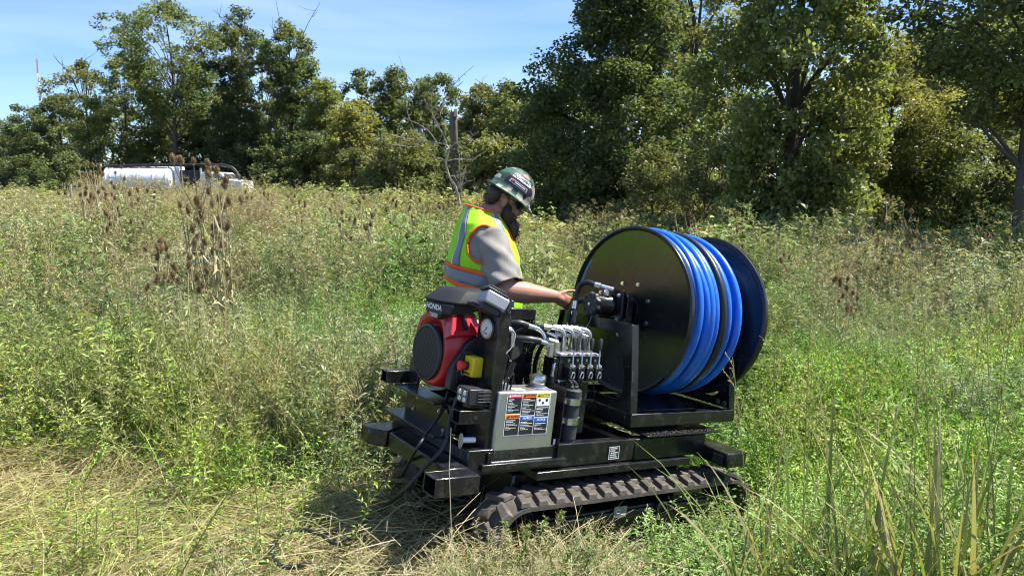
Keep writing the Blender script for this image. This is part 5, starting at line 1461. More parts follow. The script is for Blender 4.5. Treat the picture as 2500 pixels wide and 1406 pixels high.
# ---- reel, its stand and drive
RX0, RX1, RY, RZ, RR = 1.13, 1.76, 0.38, 0.715, 0.492
M_FLANGE = mat('black_gloss_flange', (0.012, 0.012, 0.013), rough=0.27, var=0.2, scale=3, rough_var=0.05, dirt=(0.05, 0.048, 0.042), dirt_amt=0.35, dirt_scale=8)
def build_reel():
    st = pempty('reel_stand')
    for y0 in (0.0, 0.71):
        part('stand_rail', MB().box(0.878, 1.745, y0, y0 + 0.05, 0.124, 0.196), M_BLACK, st, bevel=0.005)
    part('stand_rail', MB().box(0.88, 0.93, 0.051, 0.709, 0.126, 0.190), M_BLACK, st, bevel=0.005)
    part('stand_rail', MB().box(1.69, 1.74, 0.051, 0.709, 0.126, 0.190), M_BLACK, st, bevel=0.005)
    fx = lambda u, v, t: (t, u, v)
    for x, sgn, nm in ((0.895, -1, 'front_upright'), (1.715, 1, 'rear_upright')):
        mb = MB()
        for m_ in (0, 1):
            f_ = (lambda u: u) if m_ == 0 else (lambda u: 0.76 - u)
            outer = [(f_(0.010), 0.197), (f_(0.033), 0.372), (f_(0.080), 0.665)]
            inner = [(f_(0.20), 0.600), (f_(0.165), 0.560), (f_(0.105), 0.37), (f_(0.105), 0.30), (f_(0.125), 0.258), (f_(0.165), 0.245), (f_(0.165), 0.197)]
            mb.prism(outer + [(f_(0.20), 0.665)] + inner, fx, x - 0.005, x + 0.005)
        mb.prism([(0.2005, 0.665), (0.5595, 0.665), (0.5595, 0.600), (0.2005, 0.600)], fx, x - 0.0048, x + 0.0048)
        mb.prism([(0.1655, 0.197), (0.5945, 0.197), (0.5945, 0.245), (0.1655, 0.245)], fx, x - 0.0048, x + 0.0048)
        up = part(nm, mb, M_BLACK, st, bevel=0.002)
        for m_ in (0, 1):
            f_ = (lambda u: u) if m_ == 0 else (lambda u: 0.76 - u)
            a = [(x - 0.022, f_(0.008), 0.198), (x - 0.022, f_(0.031), 0.372), (x - 0.022, f_(0.078), 0.665)]
            mb2 = MB()
            for (p, q) in zip(a[:-1], a[1:]):
                p = Vector(p); q = Vector(q); d = q - p; s = Vector((1, 0, 0)); n = d.cross(s).normalized()
                mb2.obox((p + q) / 2 + s * 0.022, d / 2 * 1.0, s * 0.025, n * 0.004)
            part('upright_flange', mb2, M_BLACK, st, bevel=0.002)
        for y in (0.055, 0.105) if sgn > 0 else ():
            part('plate_hole_disc', MB().lathe([(0.016, 0), (0.013, 0.001), (0.0, 0.001)], (x - 0.0052, y, 0.222), (-1, 0, 0), n=16, cap=False), mat('painted_hole_light', (0.10, 0.13, 0.05), rough=0.9), st, bevel=0)  # solid discs; green light from behind is put into their colour
    part('turntable', MB().cyl((1.30, 0.38, 0.062), (1.30, 0.38, 0.123), 0.26, n=40), M_BLACK, st, bevel=0.006)
    part('cross_bar', MB().box(1.00, 1.60, 0.20, 0.26, 0.13, 0.185).box(1.00, 1.60, 0.50, 0.56, 0.13, 0.185), M_BLACK, st, bevel=0.005)
    part('guide_plate', MB().add([(1.02, 0.06, 0.20), (1.45, 0.06, 0.20), (1.45, 0.30, 0.235), (1.02, 0.30, 0.235), (1.02, 0.06, 0.192), (1.45, 0.06, 0.192), (1.45, 0.30, 0.227), (1.02, 0.30, 0.227)], [(0, 1, 2, 3), (7, 6, 5, 4), (0, 4, 5, 1), (1, 5, 6, 2), (2, 6, 7, 3), (3, 7, 4, 0)]), M_BLACK, st, bevel=0.002)
    step = part('step_plate', MB().box(0.97, 1.57, -0.045, 0.12, 0.078, 0.088), M_BLACK, bevel=0.002)
    rng = np.random.default_rng(8)
    mb = MB()
    for i in range(60):
        a = rng.uniform(1.0, 1.54); b = rng.uniform(-0.04, 0.02); mb.obox((a, b, 0.0895), (0.006, 0, 0), (0, 0.003, 0), (0, 0, 0.0015))
    o = part('step_tread', mb, mat('step_grit', (0.05, 0.03, 0.03), rough=0.9), step, bevel=0); o['kind'] = 'stuff'
    part('step_bracket', MB().box(1.10, 1.50, 0.0, 0.05, 0.0632, 0.077), M_BLACK, bevel=0.002)
    # reel
    r = pempty('hose_reel')
    X = (1, 0, 0)
    part('near_flange', MB().lathe([(0.03, 0.0), (RR - 0.028, 0.0), (RR - 0.022, -0.004), (RR - 0.018, -0.016), (RR - 0.010, -0.022), (RR, -0.016), (RR + 0.003, -0.004), (RR, 0.006), (RR - 0.010, 0.008), (0.03, 0.006)], (RX0, RY, RZ), X, n=96, cap=False), M_FLANGE, r, bevel=0)
    part('far_flange', MB().lathe([(0.03, -0.006), (RR - 0.04, -0.006), (RR - 0.028, -0.004), (RR - 0.022, 0.010), (RR - 0.012, 0.026), (RR, 0.024), (RR + 0.006, 0.012), (RR + 0.003, -0.004), (RR - 0.006, -0.010), (RR - 0.02, -0.012), (RR - 0.03, -0.002), (0.03, 0.0)], (RX1, RY, RZ), X, n=96, cap=False), M_FLANGE, r, bevel=0)
    part('drum', MB().cyl((RX0 + 0.006, RY, RZ), (RX1 - 0.007, RY, RZ), 0.20, n=48, cap=False), M_BLACK, r, bevel=0)
    part('axle', MB().cyl((0.86, RY, RZ), (1.86, RY, RZ), 0.03, n=20), M_BLACK, r, bevel=0)
    part('hub_plate', MB().cyl((RX0 - 0.012, RY, RZ), (RX0 - 0.0005, RY, RZ), 0.085, n=32), M_BLACK, r, bevel=0.002)
    for i in range(8):
        a = rad(20 + 45 * i)
        bolt('flange_bolt', (RX0 - 0.0005, RY + 0.165 * math.cos(a), RZ + 0.165 * math.sin(a)), (-1, 0, 0), r, r=0.010, h=0.010)
    part('sight_hole_shade', MB().cyl((RX0 - 0.0008, RY + 0.16, RZ + 0.33), (RX0 - 0.0004, RY + 0.16, RZ + 0.33), 0.007, n=10), M_LABELBLK, r, bevel=0)  # nothing is cut here: a black disc paints the hole's shade
    # drive motor and bearing bracket
    m = pempty('reel_motor')
    part('motor_body', MB().lathe([(0.052, 0.0), (0.058, 0.004), (0.058, 0.10), (0.060, 0.104), (0.060, 0.118), (0.050, 0.122)], (0.845, 0.375, 0.735), X, n=32), M_BLACK, m, bevel=0)
    n = 54; rings = []
    for rr, x in ((0.030, -0.026), (0.062, -0.024), (0.066, -0.018), (0.066, -0.002), (0.058, 0.0)):
        ring = []
        for i in range(n):
            a = 2 * math.pi * i / n; q = rr * (1 + (0.07 * math.cos(9 * a) if rr > 0.05 else 0))
            ring.append((0.845 + x, 0.375 + q * math.cos(a), 0.735 + q * math.sin(a)))
        rings.append(ring)
    part('motor_end_cap', MB().loft(rings), M_BLACKM, m, bevel=0, angle=45)
    for i in range(9):
        a = 2 * math.pi * i / 9
        part('cap_bolt', MB().cyl((0.8205, 0.375 + 0.052 * math.cos(a), 0.735 + 0.052 * math.sin(a)), (0.815, 0.375 + 0.052 * math.cos(a), 0.735 + 0.052 * math.sin(a)), 0.006, n=6), M_BLACK, m, bevel=0)
    part('motor_centre', MB().cyl((0.819, 0.375, 0.735), (0.812, 0.375, 0.735), 0.009, n=6), M_ZINC, m, bevel=0)
    part('motor_mount', MB().box(0.968, 0.985, 0.27, 0.48, 0.63, 0.83).box(0.90, 1.10, 0.26, 0.50, 0.612, 0.628), M_BLACK, m, bevel=0.003)
    part('bearing_block', MB().box(1.03, 1.08, 0.29, 0.47, 0.63, 0.80).cyl((1.02, RY, RZ), (1.095, RY, RZ), 0.065, n=24), M_BLACK, m, bevel=0.004)
    for (y, z) in ((0.30, 0.80), (0.30, 0.66), (0.45, 0.80), (0.45, 0.66)):
        bolt('mount_bolt', (0.967, y, z), (-1, 0, 0), m, r=0.010, h=0.012)
        bolt('mount_bolt', (1.029, y, z), (-1, 0, 0), m, r=0.009, h=0.012)
    part('motor_fitting', MB().cyl((0.92, 0.36, 0.790), (0.92, 0.36, 0.835), 0.016, n=6).cyl((0.945, 0.33, 0.828), (0.895, 0.38, 0.838), 0.014, n=10).cyl((0.893, 0.382, 0.838), (0.87, 0.41, 0.842), 0.018, n=6), M_ZINC, m, bevel=0)
    part('hose', MB().tube(smooth_path([(0.872, 0.41, 0.842), (0.85, 0.45, 0.850), (0.832, 0.49, 0.825), (0.828, 0.505, 0.76), (0.822, 0.50, 0.68), (0.80, 0.47, 0.58)], 6), 0.015, 10), M_RUBBER, m, bevel=0)
    part('hose', MB().tube(smooth_path([(0.90, 0.44, 0.75), (0.86, 0.50, 0.74), (0.82, 0.53, 0.68), (0.78, 0.50, 0.58), (0.70, 0.40, 0.50)], 6), 0.015, 10), M_RUBBER, m, bevel=0)
    part('hose_ferrule', MB().cyl((0.826, 0.505, 0.735), (0.824, 0.503, 0.69), 0.018, n=10).cyl((0.823, 0.502, 0.675), (0.822, 0.50, 0.655), 0.019, n=6), M_ZINC, m, bevel=0)
    part('yellow_cord', MB().tube(smooth_path([(0.84, 0.50, 0.80), (0.83, 0.54, 0.70), (0.82, 0.53, 0.60), (0.80, 0.5, 0.54)], 5), 0.006, 6), mat('yellow_cord', (0.42, 0.45, 0.02), rough=0.5), m, bevel=0)
    part('wire', MB().tube(smooth_path([(0.85, 0.38, 0.672), (0.845, 0.385, 0.63), (0.82, 0.40, 0.58), (0.80, 0.41, 0.53)], 5), 0.002, 5), M_GREYCAST, m, bevel=0)
    part('supply_pipe', MB().cyl((0.60, 0.30, 0.22), (0.95, 0.36, 0.22), 0.022, n=14).cyl((0.72, 0.32, 0.22), (0.77, 0.33, 0.22), 0.028, n=6), M_BLACK, bevel=0.001)
    part('wire', MB().tube(smooth_path([(0.68, 0.12, 0.36), (0.72, 0.14, 0.28), (0.77, 0.2, 0.22), (0.84, 0.3, 0.21)], 6), 0.003, 5), M_RUBBER, bevel=0)
build_reel()

# ---- the hose wound on the reel: a thing of its own
def build_hose():
    h = empty('wound_hose', machine_to_world(1.40, RY, RZ - 0.47))
    h.rotation_euler = mach.rotation_euler
    off = Vector((1.40, RY, RZ - 0.47))
    rng = np.random.default_rng(21)
    def wrap(x, R, m, r=0.0235, drift=0.0, seed=0, sag=0.0):
        q = np.random.default_rng(seed); ph = q.random(3) * 6.28; n = 84; P = []
        for i in range(n):
            a = 2 * math.pi * i / n
            rr = R + 0.004 * math.sin(2 * a + ph[0]) + 0.003 * math.sin(3 * a + ph[1]) + sag * max(0, -math.sin(a))
            xx = x + drift * math.cos(a + ph[2]) + 0.004 * math.sin(2 * a + ph[1])
            P.append((xx - off.x, RY + rr * math.cos(a) - off.y, RZ + rr * math.sin(a) - off.z))
        rings = []
        for i in range(n):
            p = Vector(P[i]); t = (Vector(P[(i + 1) % n]) - Vector(P[i - 1])).normalized()
            b = t.cross(Vector((1, 0, 0))).normalized(); c = t.cross(b)
            rings.append([p + r * (math.cos(2 * math.pi * k / 10) * b + math.sin(2 * math.pi * k / 10) * c) for k in range(10)])
        rings.append(rings[0])
        return MB().loft(rings, cap=False).build('hose_wrap', m, h, bevel=0, angle=80)
    s = 0
    for i in range(12):
        wrap(1.165 + 0.050 * i, 0.300, M_BLUEHOSE, seed=500 + i)
    for i in range(10):
        wrap(1.175 + 0.050 * i + rng.normal() * 0.004, 0.345, M_BLUEHOSE, drift=0.006, seed=530 + i)
    for i, x in enumerate((1.165, 1.215, 1.265, 1.32, 1.37, 1.42, 1.475, 1.53, 1.58)):
        wrap(x, 0.390 + rng.normal() * 0.004, M_BLUEHOSE, drift=0.010, seed=560 + i)
    for i, x in enumerate((1.170, 1.225, 1.285, 1.345, 1.40, 1.475, 1.525)):
        wrap(x, 0.430 + rng.normal() * 0.004, M_BLUEHOSE, drift=0.012, seed=590 + i)
    for i, (x, R, m) in enumerate(((1.172, 0.458, M_BLUEHOSE), (1.222, 0.470, M_BLUEHOSE), (1.272, 0.462, M_BLUEHOSE), (1.318, 0.473, M_BLUEHOSE), (1.362, 0.466, M_BLUEHOSE), (1.412, 0.474, M_RUBBER), (1.462, 0.462, M_BLUEHOSE), (1.508, 0.470, M_BLUEHOSE), (1.552, 0.450, M_BLUEHOSE))):
        wrap(x, R, m, r=0.0225 if m is M_BLUEHOSE else 0.021, drift=0.022, seed=620 + i)
    tag(h, 'bright blue hose with one black turn wound on the reel', 'hose')
build_hose()

# ---- black cables running from the machine to the grass
def build_cables():
    def G(px, py, up=0.03):
        r = pix_ray(px, py); t = 3.0
        for _ in range(30):
            p = np.array([0, 0, CAM_H]) + r * t; e = p[2] - (float(gz(p[0], p[1])) + up); t += e / max(0.2, -r[2])
        return tuple(np.array([0, 0, CAM_H]) + r * t)
    def A(px, py, d):
        r = pix_ray(px, py); return tuple(np.array([0, 0, CAM_H]) + r * d)
    c1 = [A(1095, 955, 3.55), A(1075, 1010, 3.50), A(1049, 1047, 3.45), A(1009, 1109, 3.40), G(972, 1180, 0.03)]
    c2 = [A(1116, 970, 3.42), A(1099, 1022, 3.40), A(1084, 1089, 3.35), A(1034, 1144, 3.32), A(984, 1199, 3.36), G(922, 1250, 0.10), G(860, 1300, 0.12)]
    c3 = [G(860, 1300, .12), G(820, 1325, .12), G(780, 1303, .13), G(738, 1292, .14), G(692, 1299, .14), G(666, 1335, .14), G(676, 1372, .14), G(700, 1384, .13), G(730, 1380, .12), G(760, 1372, .05)]
    for pts, lab, r in ((c1, 'short black cable hanging from the machine front into the grass', 0.008), (c2 + c3[1:], 'long black cable looping on the straw left of the machine', 0.0095)):
        base = Vector(pts[-1])
        o = MB().tube([tuple(Vector(p) - base) for p in smooth_path(pts, 7)], r, 8).build('black_cable', M_RUBBER, None, bevel=0, angle=80)
        o.location = base
        tag(o, lab, 'cable')
build_cables()
# ------------------------------------------------------------------ the worker
def build_person():
    X0, Y0 = -0.179, 4.55
    g = float(gz(X0, Y0)) + 0.0
    root = empty('person', (X0, Y0, g), (0, 0, rad(8)))
    tag(root, 'bearded worker in hi-vis vest and camouflage hard hat reaching towards the reel', 'person')
    SK = mat('tanned_skin', (0.40, 0.195, 0.125), rough=0.5, var=0.14, scale=30, bump=0.06, bscale=220)
    zz = lambda z: z - g                       # heights below are above the camera's ground
    def capsule(mb, p0, p1, r0, r1, n=18, k=5):
        p0 = Vector(p0); p1 = Vector(p1); L = (p1 - p0).length; prof = []
        for i in range(k + 1): a = math.pi / 2 * (1 - i / k); prof.append((max(1e-4, r0 * math.cos(a)), -r0 * math.sin(a)))
        for i in range(k + 1): a = math.pi / 2 * i / k; prof.append((max(1e-4, r1 * math.cos(a)), L + r1 * math.sin(a)))
        mb.lathe(prof, p0, p1 - p0, n=n)
    def ell(mb, c, ax, ay, az, n=20, m=12):
        c = Vector(c); ax = Vector(ax); ay = Vector(ay); az = Vector(az); rings = []
        for j in range(m + 1):
            t = math.pi * (j / m); s = max(1e-3, math.sin(t)); rings.append([c + az * -math.cos(t) + (ax * math.cos(2 * math.pi * i / n) + ay * math.sin(2 * math.pi * i / n)) * s for i in range(n)])
        mb.loft(rings)
    # --- head frame
    ph = rad(25); ear = Vector((0.130, 0, zz(1.545)))
    f = Vector((math.cos(ph), 0, -math.sin(ph))); u = Vector((math.sin(ph), 0, math.cos(ph))); s = Vector((0, 1, 0))
    f, u, s = f * 1.10, u * 1.10, s * 1.10
    H = lambda a, b, c: ear + f * a + s * b + u * c
    b = MB()
    ell(b, H(0.005, 0, 0.045), f * 0.100, s * 0.078, u * 0.095)             # skull
    ell(b, H(0.045, 0, -0.03), f * 0.062, s * 0.062, u * 0.085)             # face and jaw
    ell(b, H(0.098, 0, -0.020), f * 0.022, s * 0.017, u * 0.026)            # nose
    ell(b, H(0.088, 0, 0.030), f * 0.018, s * 0.055, u * 0.014)             # brow
    for q in (-1, 1):
        ell(b, H(0.070, q * 0.036, -0.012), f * 0.026, s * 0.022, u * 0.020)  # cheeks
        ell(b, H(-0.006, q * 0.080, 0.0), f * 0.020, s * 0.011, u * 0.032, 14, 8)  # ears
        ell(b, H(-0.002, q * 0.076, -0.024), f * 0.010, s * 0.008, u * 0.012, 10, 6)
    capsule(b, (-0.005, 0, zz(1.44)), H(0.0, 0, -0.045), 0.082, 0.066)      # neck
    capsule(b, (-0.01, -0.12, zz(1.33)), (-0.01, 0.12, zz(1.33)), 0.07, 0.07)
    capsule(b, (0.0, 0, zz(1.30)), (0.0, 0, zz(0.98)), 0.17, 0.185)
    capsule(b, (0.0, -0.06, zz(0.92)), (0.0, 0.06, zz(0.92)), 0.16, 0.16)
    # right arm (towards the camera), reaching
    sh = Vector((0.020, -0.205, zz(1.325))); el = Vector((0.115, -0.300, zz(1.035))); wr = Vector((0.405, -0.235, zz(0.985)))
    capsule(b, sh, sh.lerp(el, 0.6), 0.045, 0.055); capsule(b, sh.lerp(el, 0.6), el, 0.055, 0.060); capsule(b, el, el.lerp(wr, 0.35), 0.064, 0.066); capsule(b, el.lerp(wr, 0.35), wr, 0.066, 0.038)
    # left arm hangs bent on the far side
    sl = Vector((0.01, 0.205, zz(1.325))); e2 = Vector((0.03, 0.30, zz(1.05))); w2 = Vector((0.12, 0.30, zz(0.82)))
    capsule(b, sl, e2, 0.060, 0.056); capsule(b, e2, w2, 0.055, 0.034)
    # hands: palm, four fingers and a thumb
    def hand(w, d, up, curl, mirror=1):
        d = d.normalized(); up = (up - d * up.dot(d)).normalized(); side = d.cross(up).normalized() * mirror
        pal = w + d * 0.055
        ell(b, pal, d * 0.060, up * 0.043, side * 0.017, 16, 8)
        capsule(b, w, w + d * 0.045, 0.030, 0.026)
        for i, (L, o) in enumerate(((0.072, 0.030), (0.080, 0.010), (0.076, -0.011), (0.060, -0.031))):
            k0 = w + d * (0.098 - 0.006 * abs(i - 1)) + up * o
            c1 = curl * (0.45 + 0.12 * i); c2 = curl * (1.1 + 0.15 * i)
            # fingers fold towards the palm side
            k1 = k0 + (d * math.cos(c1) + side * math.sin(c1) - up * 0.10 * i) * L * 0.46
            k2 = k1 + (d * math.cos(c2) + side * math.sin(c2) - up * 0.12 * i) * L * 0.32
            k3 = k2 + (d * math.cos(c2 * 1.25) + side * math.sin(c2 * 1.25) - up * 0.15 * i) * L * 0.24
            capsule(b, k0 - d * 0.02, k1, 0.0105, 0.0098, 10, 3); capsule(b, k1, k2, 0.0098, 0.0088, 10, 3); capsule(b, k2, k3, 0.0086, 0.0072, 10, 3)
        t0 = w + d * 0.030 + up * 0.030 + side * 0.004; t1 = w + d * 0.066 + up * 0.062 + side * 0.010; t2 = w + d * 0.102 + up * 0.078 + side * 0.014; t3 = t2 + d * 0.024 + up * 0.006
        capsule(b, t0, t1, 0.018, 0.0125, 10, 3); capsule(b, t1, t2, 0.0122, 0.0105, 10, 3); capsule(b, t2, t3, 0.0102, 0.0075, 10, 3)
    hand(wr, Vector((0.88, 0.12, -0.42)), Vector((0.45, 0.05, 0.88)), 0.55, mirror=-1)
    hand(w2, Vector((0.35, -0.05, -0.9)), Vector((0.9, 0.0, 0.3)), 0.7, mirror=1)
    # legs
    for q in (-1, 1):
        capsule(b, (0.0, q * 0.10, zz(0.88)), (0.02, q * 0.115, zz(0.45)), 0.105, 0.065); capsule(b, (0.02, q * 0.115, zz(0.45)), (-0.02, q * 0.12, 0.10), 0.064, 0.045)
        capsule(b, (-0.03, q * 0.12, 0.06), (0.13, q * 0.13, 0.045), 0.045, 0.038)
    body = b.build('body', SK, root, bevel=0, angle=180)
    rm = body.modifiers.new('remesh', 'REMESH'); rm.mode = 'VOXEL'; rm.voxel_size = 0.006; rm.use_smooth_shade = True
    sm = body.modifiers.new('smooth', 'SMOOTH'); sm.iterations = 4; sm.factor = 0.5

    # --- torso surface used by shirt and vest
    T = np.array([(0.78, .010, .205, .225), (0.87, .012, .215, .235), (1.00, .008, .222, .243), (1.10, .002, .222, .250), (1.20, -.004, .208, .250), (1.30, -.006, .176, .238), (1.37, -.012, .150, .226), (1.42, -.018, .126, .196), (1.465, -.018, .104, .140), (1.50, -.014, .092, .104), (1.525, -.005, .088, .092), (1.56, .01, .086, .088)])
    def torso(z, az, off):
        """az 0 = chest, pi/2 = right side (camera side)"""
        c = np.interp(z, T[:, 0], T[:, 1]); a = np.interp(z, T[:, 0], T[:, 2]); w = np.interp(z, T[:, 0], T[:, 3])
        p = 2.35
        cs, sn = math.cos(az), math.sin(az)
        r = 1 / ((abs(cs) / 1.0) ** p + (abs(sn)) ** p) ** (1 / p)
        return Vector((c + (a + off) * cs * r, -(w + off) * sn * r, zz(z)))
    def wr_(z, az):
        return 0.0045 * math.sin(9 * az + 14 * z) * math.sin(21 * z + 3 * az) + 0.005 * math.sin(3 * az + 26 * z)
    nu = 150
    # rows follow the slope of the waist band so that its edges stay clean
    ZB = 1.075
    rows = sorted(set([round(v, 4) for v in np.linspace(0.80, ZB - 0.061, 18)] + [ZB - 0.061, ZB - 0.049, ZB - 0.036, ZB - 0.012, ZB + 0.012, ZB + 0.036, ZB + 0.049, ZB + 0.061] + [round(v, 4) for v in np.linspace(ZB + 0.061, 1.55, 56)]))
    def zrow(v, a):
        fade = smoothstep(0.84, 1.0, v) * (1 - smoothstep(1.15, 1.32, v))
        return v - 0.055 * math.cos(a) * float(fade)
    def region(az, v):
        a = (az + math.pi) % (2 * math.pi) - math.pi; z = zrow(v, a)
        if abs(a) < 0.55 and z > 1.22 + 0.50 * abs(a): return None                 # V neck
        d = abs(abs(a) - math.pi / 2)
        if (d / 0.56) ** 2 + ((z - 1.30) / 0.108) ** 2 < 1: return None            # armholes
        if z > 1.500 - 0.028 * math.cos(a): return None
        if abs(v - ZB) < 0.036: return 'grey'
        if abs(v - ZB) < 0.061: return 'orange'
        if v > ZB and (abs(abs(a) - 2.42) < 0.105 or abs(abs(a) - 0.86) < 0.105): return 'grey'
        if v > ZB and (abs(abs(a) - 2.42) < 0.125 or abs(abs(a) - 0.86) < 0.125): return 'pale'
        if abs(a) < 0.035: return 'grey'
        return 'lime'
    groups = {k: MB() for k in ('lime', 'orange', 'grey', 'pale')}
    off = {'lime': 0.014, 'orange': 0.0165, 'grey': 0.0175, 'pale': 0.0162}
    for j in range(len(rows) - 1):
        for i in range(nu):
            a0 = 2 * math.pi * i / nu; a1 = 2 * math.pi * (i + 1) / nu
            k = region((a0 + a1) / 2, (rows[j] + rows[j + 1]) / 2)
            if k is None: continue
            q = [(a0, rows[j]), (a1, rows[j]), (a1, rows[j + 1]), (a0, rows[j + 1])]
            groups[k].add([torso(zrow(v, a), a, off[k] + wr_(zrow(v, a), a)) for a, v in q], [(0, 1, 2, 3)])
    LIME = mat('hi_vis_lime', (0.33, 0.74, 0.012), rough=0.75, var=0.06, scale=12, bump=0.15, bscale=60)
    ORG = mat('hi_vis_orange', (0.90, 0.12, 0.012), rough=0.7, var=0.06)
    GRY = mat('reflective_tape', (0.20, 0.215, 0.25), rough=0.45, var=0.08, scale=40)
    PAL = mat('pale_piping', (0.72, 0.74, 0.60), rough=0.6)
    vest = groups['lime'].build('vest', LIME, root, angle=180, weld=0.0004)
    for k, nm, m in (('orange', 'vest_trim', ORG), ('grey', 'reflective_tape', GRY), ('pale', 'tape_edge', PAL)):
        groups[k].build(nm, m, vest, angle=180, weld=0.0004)
    def binding(pts, w=0.011):
        pts = [Vector(q) for q in pts]
        MB().tube(pts, w, 6, cap=True).build('edge_binding', ORG, vest, angle=180)
    for sg in (1, -1):
        binding([torso(1.30 + 0.112 * math.sin(t), sg * (math.pi / 2 + 0.58 * math.cos(t)), 0.012) for t in np.linspace(0, 2 * math.pi, 49)], 0.0075)
    binding([torso(1.500 - 0.028 * math.cos(t), t, 0.012) for t in np.linspace(0.52, 2 * math.pi - 0.52, 60)], 0.0085)
    for sg in (1, -1):
        binding([torso(1.21 + 0.50 * t, sg * t, 0.013) for t in np.linspace(0.02, 0.55, 14)], 0.0085)
    for o in [vest] + [c for c in vest.children if c.name.split('.')[0] != 'edge_binding']:
        so = o.modifiers.new('thick', 'SOLIDIFY'); so.thickness = 0.0015; so.offset = -1
    # --- grey-tan T-shirt: trunk and two sleeves
    SHIRT = mat('grey_tan_cotton', (0.255, 0.24, 0.21), rough=0.9, var=0.2, scale=14, bump=0.5, bscale=13)
    mb = MB()
    mb.loft([[torso(z, 2 * math.pi * i / 40, 0.002) for i in range(40)] for z in np.linspace(0.79, 1.50, 24)], cap=False)
    mb.build('shirt', SHIRT, root, angle=180)
    def sleeve(a, c, r0, r1):
        a = Vector(a); c = Vector(c); d = (c - a).normalized(); e = d.orthogonal().normalized(); w = d.cross(e); rings = []
        L = (c - a).length
        for j in range(30):
            t = j / 29; p = a + (c - a) * t; r = r0 + (r1 - r0) * t
            rings.append([p + (e * math.cos(q) + w * math.sin(q)) * (r + 0.007 * math.sin(3 * q + 9 * t) + 0.005 * math.sin(4 * q - 13 * t) + 0.005 * math.sin(6 * q + 17 * t) * (0.3 + t)) for q in [2 * math.pi * i / 36 for i in range(36)]])
        rings.append([p0 + (a - c) * 0.05 + ((a + d * L * 0.93) - p0) * 0.25 for p0 in rings[-1]])
        return MB().loft([[a - d * 0.05 + (p - a) * 0.55 for p in rings[0]]] + rings, cap=False).build('sleeve', SHIRT, root, angle=180)
    sleeve(sh + Vector((-0.008, 0.050, 0.020)), sh.lerp(el, 0.90), 0.100, 0.100)
    sleeve(sl + Vector((-0.008, -0.050, 0.020)), sl.lerp(e2, 0.88), 0.100, 0.098)
    # --- trousers and boots
    JEAN = mat('dark_work_trousers', (0.035, 0.045, 0.065), rough=0.9, var=0.25, scale=20)
    mb = MB()
    mb.loft([[Vector((0.005 + 0.215 * math.cos(t) * k, 0.23 * math.sin(t) * k, z)) for t in [2 * math.pi * i / 32 for i in range(32)]] for z, k in ((zz(0.98), 0.92), (zz(0.90), 0.97), (zz(0.80), 0.95))], cap=False)
    for q in (-1, 1):
        mb.loft([[Vector((cx + r * math.cos(t), q * cy + r * math.sin(t) * 0.95, z)) for t in [2 * math.pi * i / 24 for i in range(24)]] for z, cx, cy, r in ((zz(0.84), 0.0, 0.112, 0.125), (zz(0.65), 0.01, 0.115, 0.108), (zz(0.45), 0.02, 0.118, 0.088), (zz(0.25), 0.0, 0.12, 0.082), (0.09, -0.02, 0.122, 0.084))], cap=False)
    mb.build('trousers', JEAN, root, angle=180)
    BOOT = mat('brown_leather_boot', (0.10, 0.06, 0.035), rough=0.6)
    for q in (-1, 1):
        mb = MB(); capsule(mb, (-0.035, q * 0.12, 0.06), (0.15, q * 0.13, 0.05), 0.056, 0.050); capsule(mb, (-0.03, q * 0.12, 0.06), (-0.02, q * 0.12, 0.17), 0.056, 0.058)
        o = mb.build('boot', BOOT, root, angle=180); r_ = o.modifiers.new('remesh', 'REMESH'); r_.mode = 'VOXEL'; r_.voxel_size = 0.010; r_.use_smooth_shade = True
    # --- hair and beard: a base volume and many short strands
    HAIR = mat('dark_brown_hair', (0.055, 0.034, 0.022), rough=0.55, var=0.4, scale=50)
    rng = np.random.default_rng(3)
    def fuzz(name, blobs, n, length, dirn):
        mb = MB()
        for c, ax, ay, az in blobs: ell(mb, c, ax, ay, az, 18, 10)
        base = mb.build(name, HAIR, root, angle=180)
        rm = base.modifiers.new('remesh', 'REMESH'); rm.mode = 'VOXEL'; rm.voxel_size = 0.009; rm.use_smooth_shade = True
        st = MB()
        for i in range(n):
            c, ax, ay, az = blobs[rng.integers(len(blobs))]
            d = rng.normal(size=3); d /= np.linalg.norm(d)
            p = Vector(c) + Vector(ax) * float(d[0]) + Vector(ay) * float(d[1]) + Vector(az) * float(d[2])
            out = (p - Vector(c)).normalized()
            e = p + (out * 0.6 + Vector(dirn) + Vector(rng.normal(size=3) * 0.35)) * length * rng.uniform(0.5, 1.2)
            w = Vector(rng.normal(size=3)).cross(e - p).normalized() * 0.0016
            m_ = (p + e) / 2 + Vector(rng.normal(size=3)) * 0.003
            st.add([p - w, p + w, m_ + w, m_ - w, e], [(0, 1, 2, 3), (3, 2, 4)])
        o = st.build('strands', HAIR, base, smooth=False); o['kind'] = 'stuff'
    fuzz('beard', [(H(0.055, 0, -0.075), f * 0.050, s * 0.060, u * 0.050), (H(0.034, -0.050, -0.050), f * 0.028, s * 0.022, u * 0.052), (H(0.034, 0.050, -0.050), f * 0.028, s * 0.022, u * 0.052),
                   (H(0.085, 0, -0.062), f * 0.018, s * 0.036, u * 0.014), (H(0.056, -0.040, -0.064), f * 0.034, s * 0.026, u * 0.040), (H(0.056, 0.040, -0.064), f * 0.034, s * 0.026, u * 0.040), (H(0.018, -0.058, -0.020), f * 0.016, s * 0.014, u * 0.045), (H(0.018, 0.058, -0.020), f * 0.016, s * 0.014, u * 0.045),
                   ((0.178, 0, zz(1.385)), Vector((0.048, 0, 0)), s * 0.056, Vector((0, 0, 0.055))), ((0.188, 0, zz(1.345)), Vector((0.034, 0, 0)), s * 0.042, Vector((0, 0, 0.045)))], 1500, 0.022, (0.1, 0, -0.9))
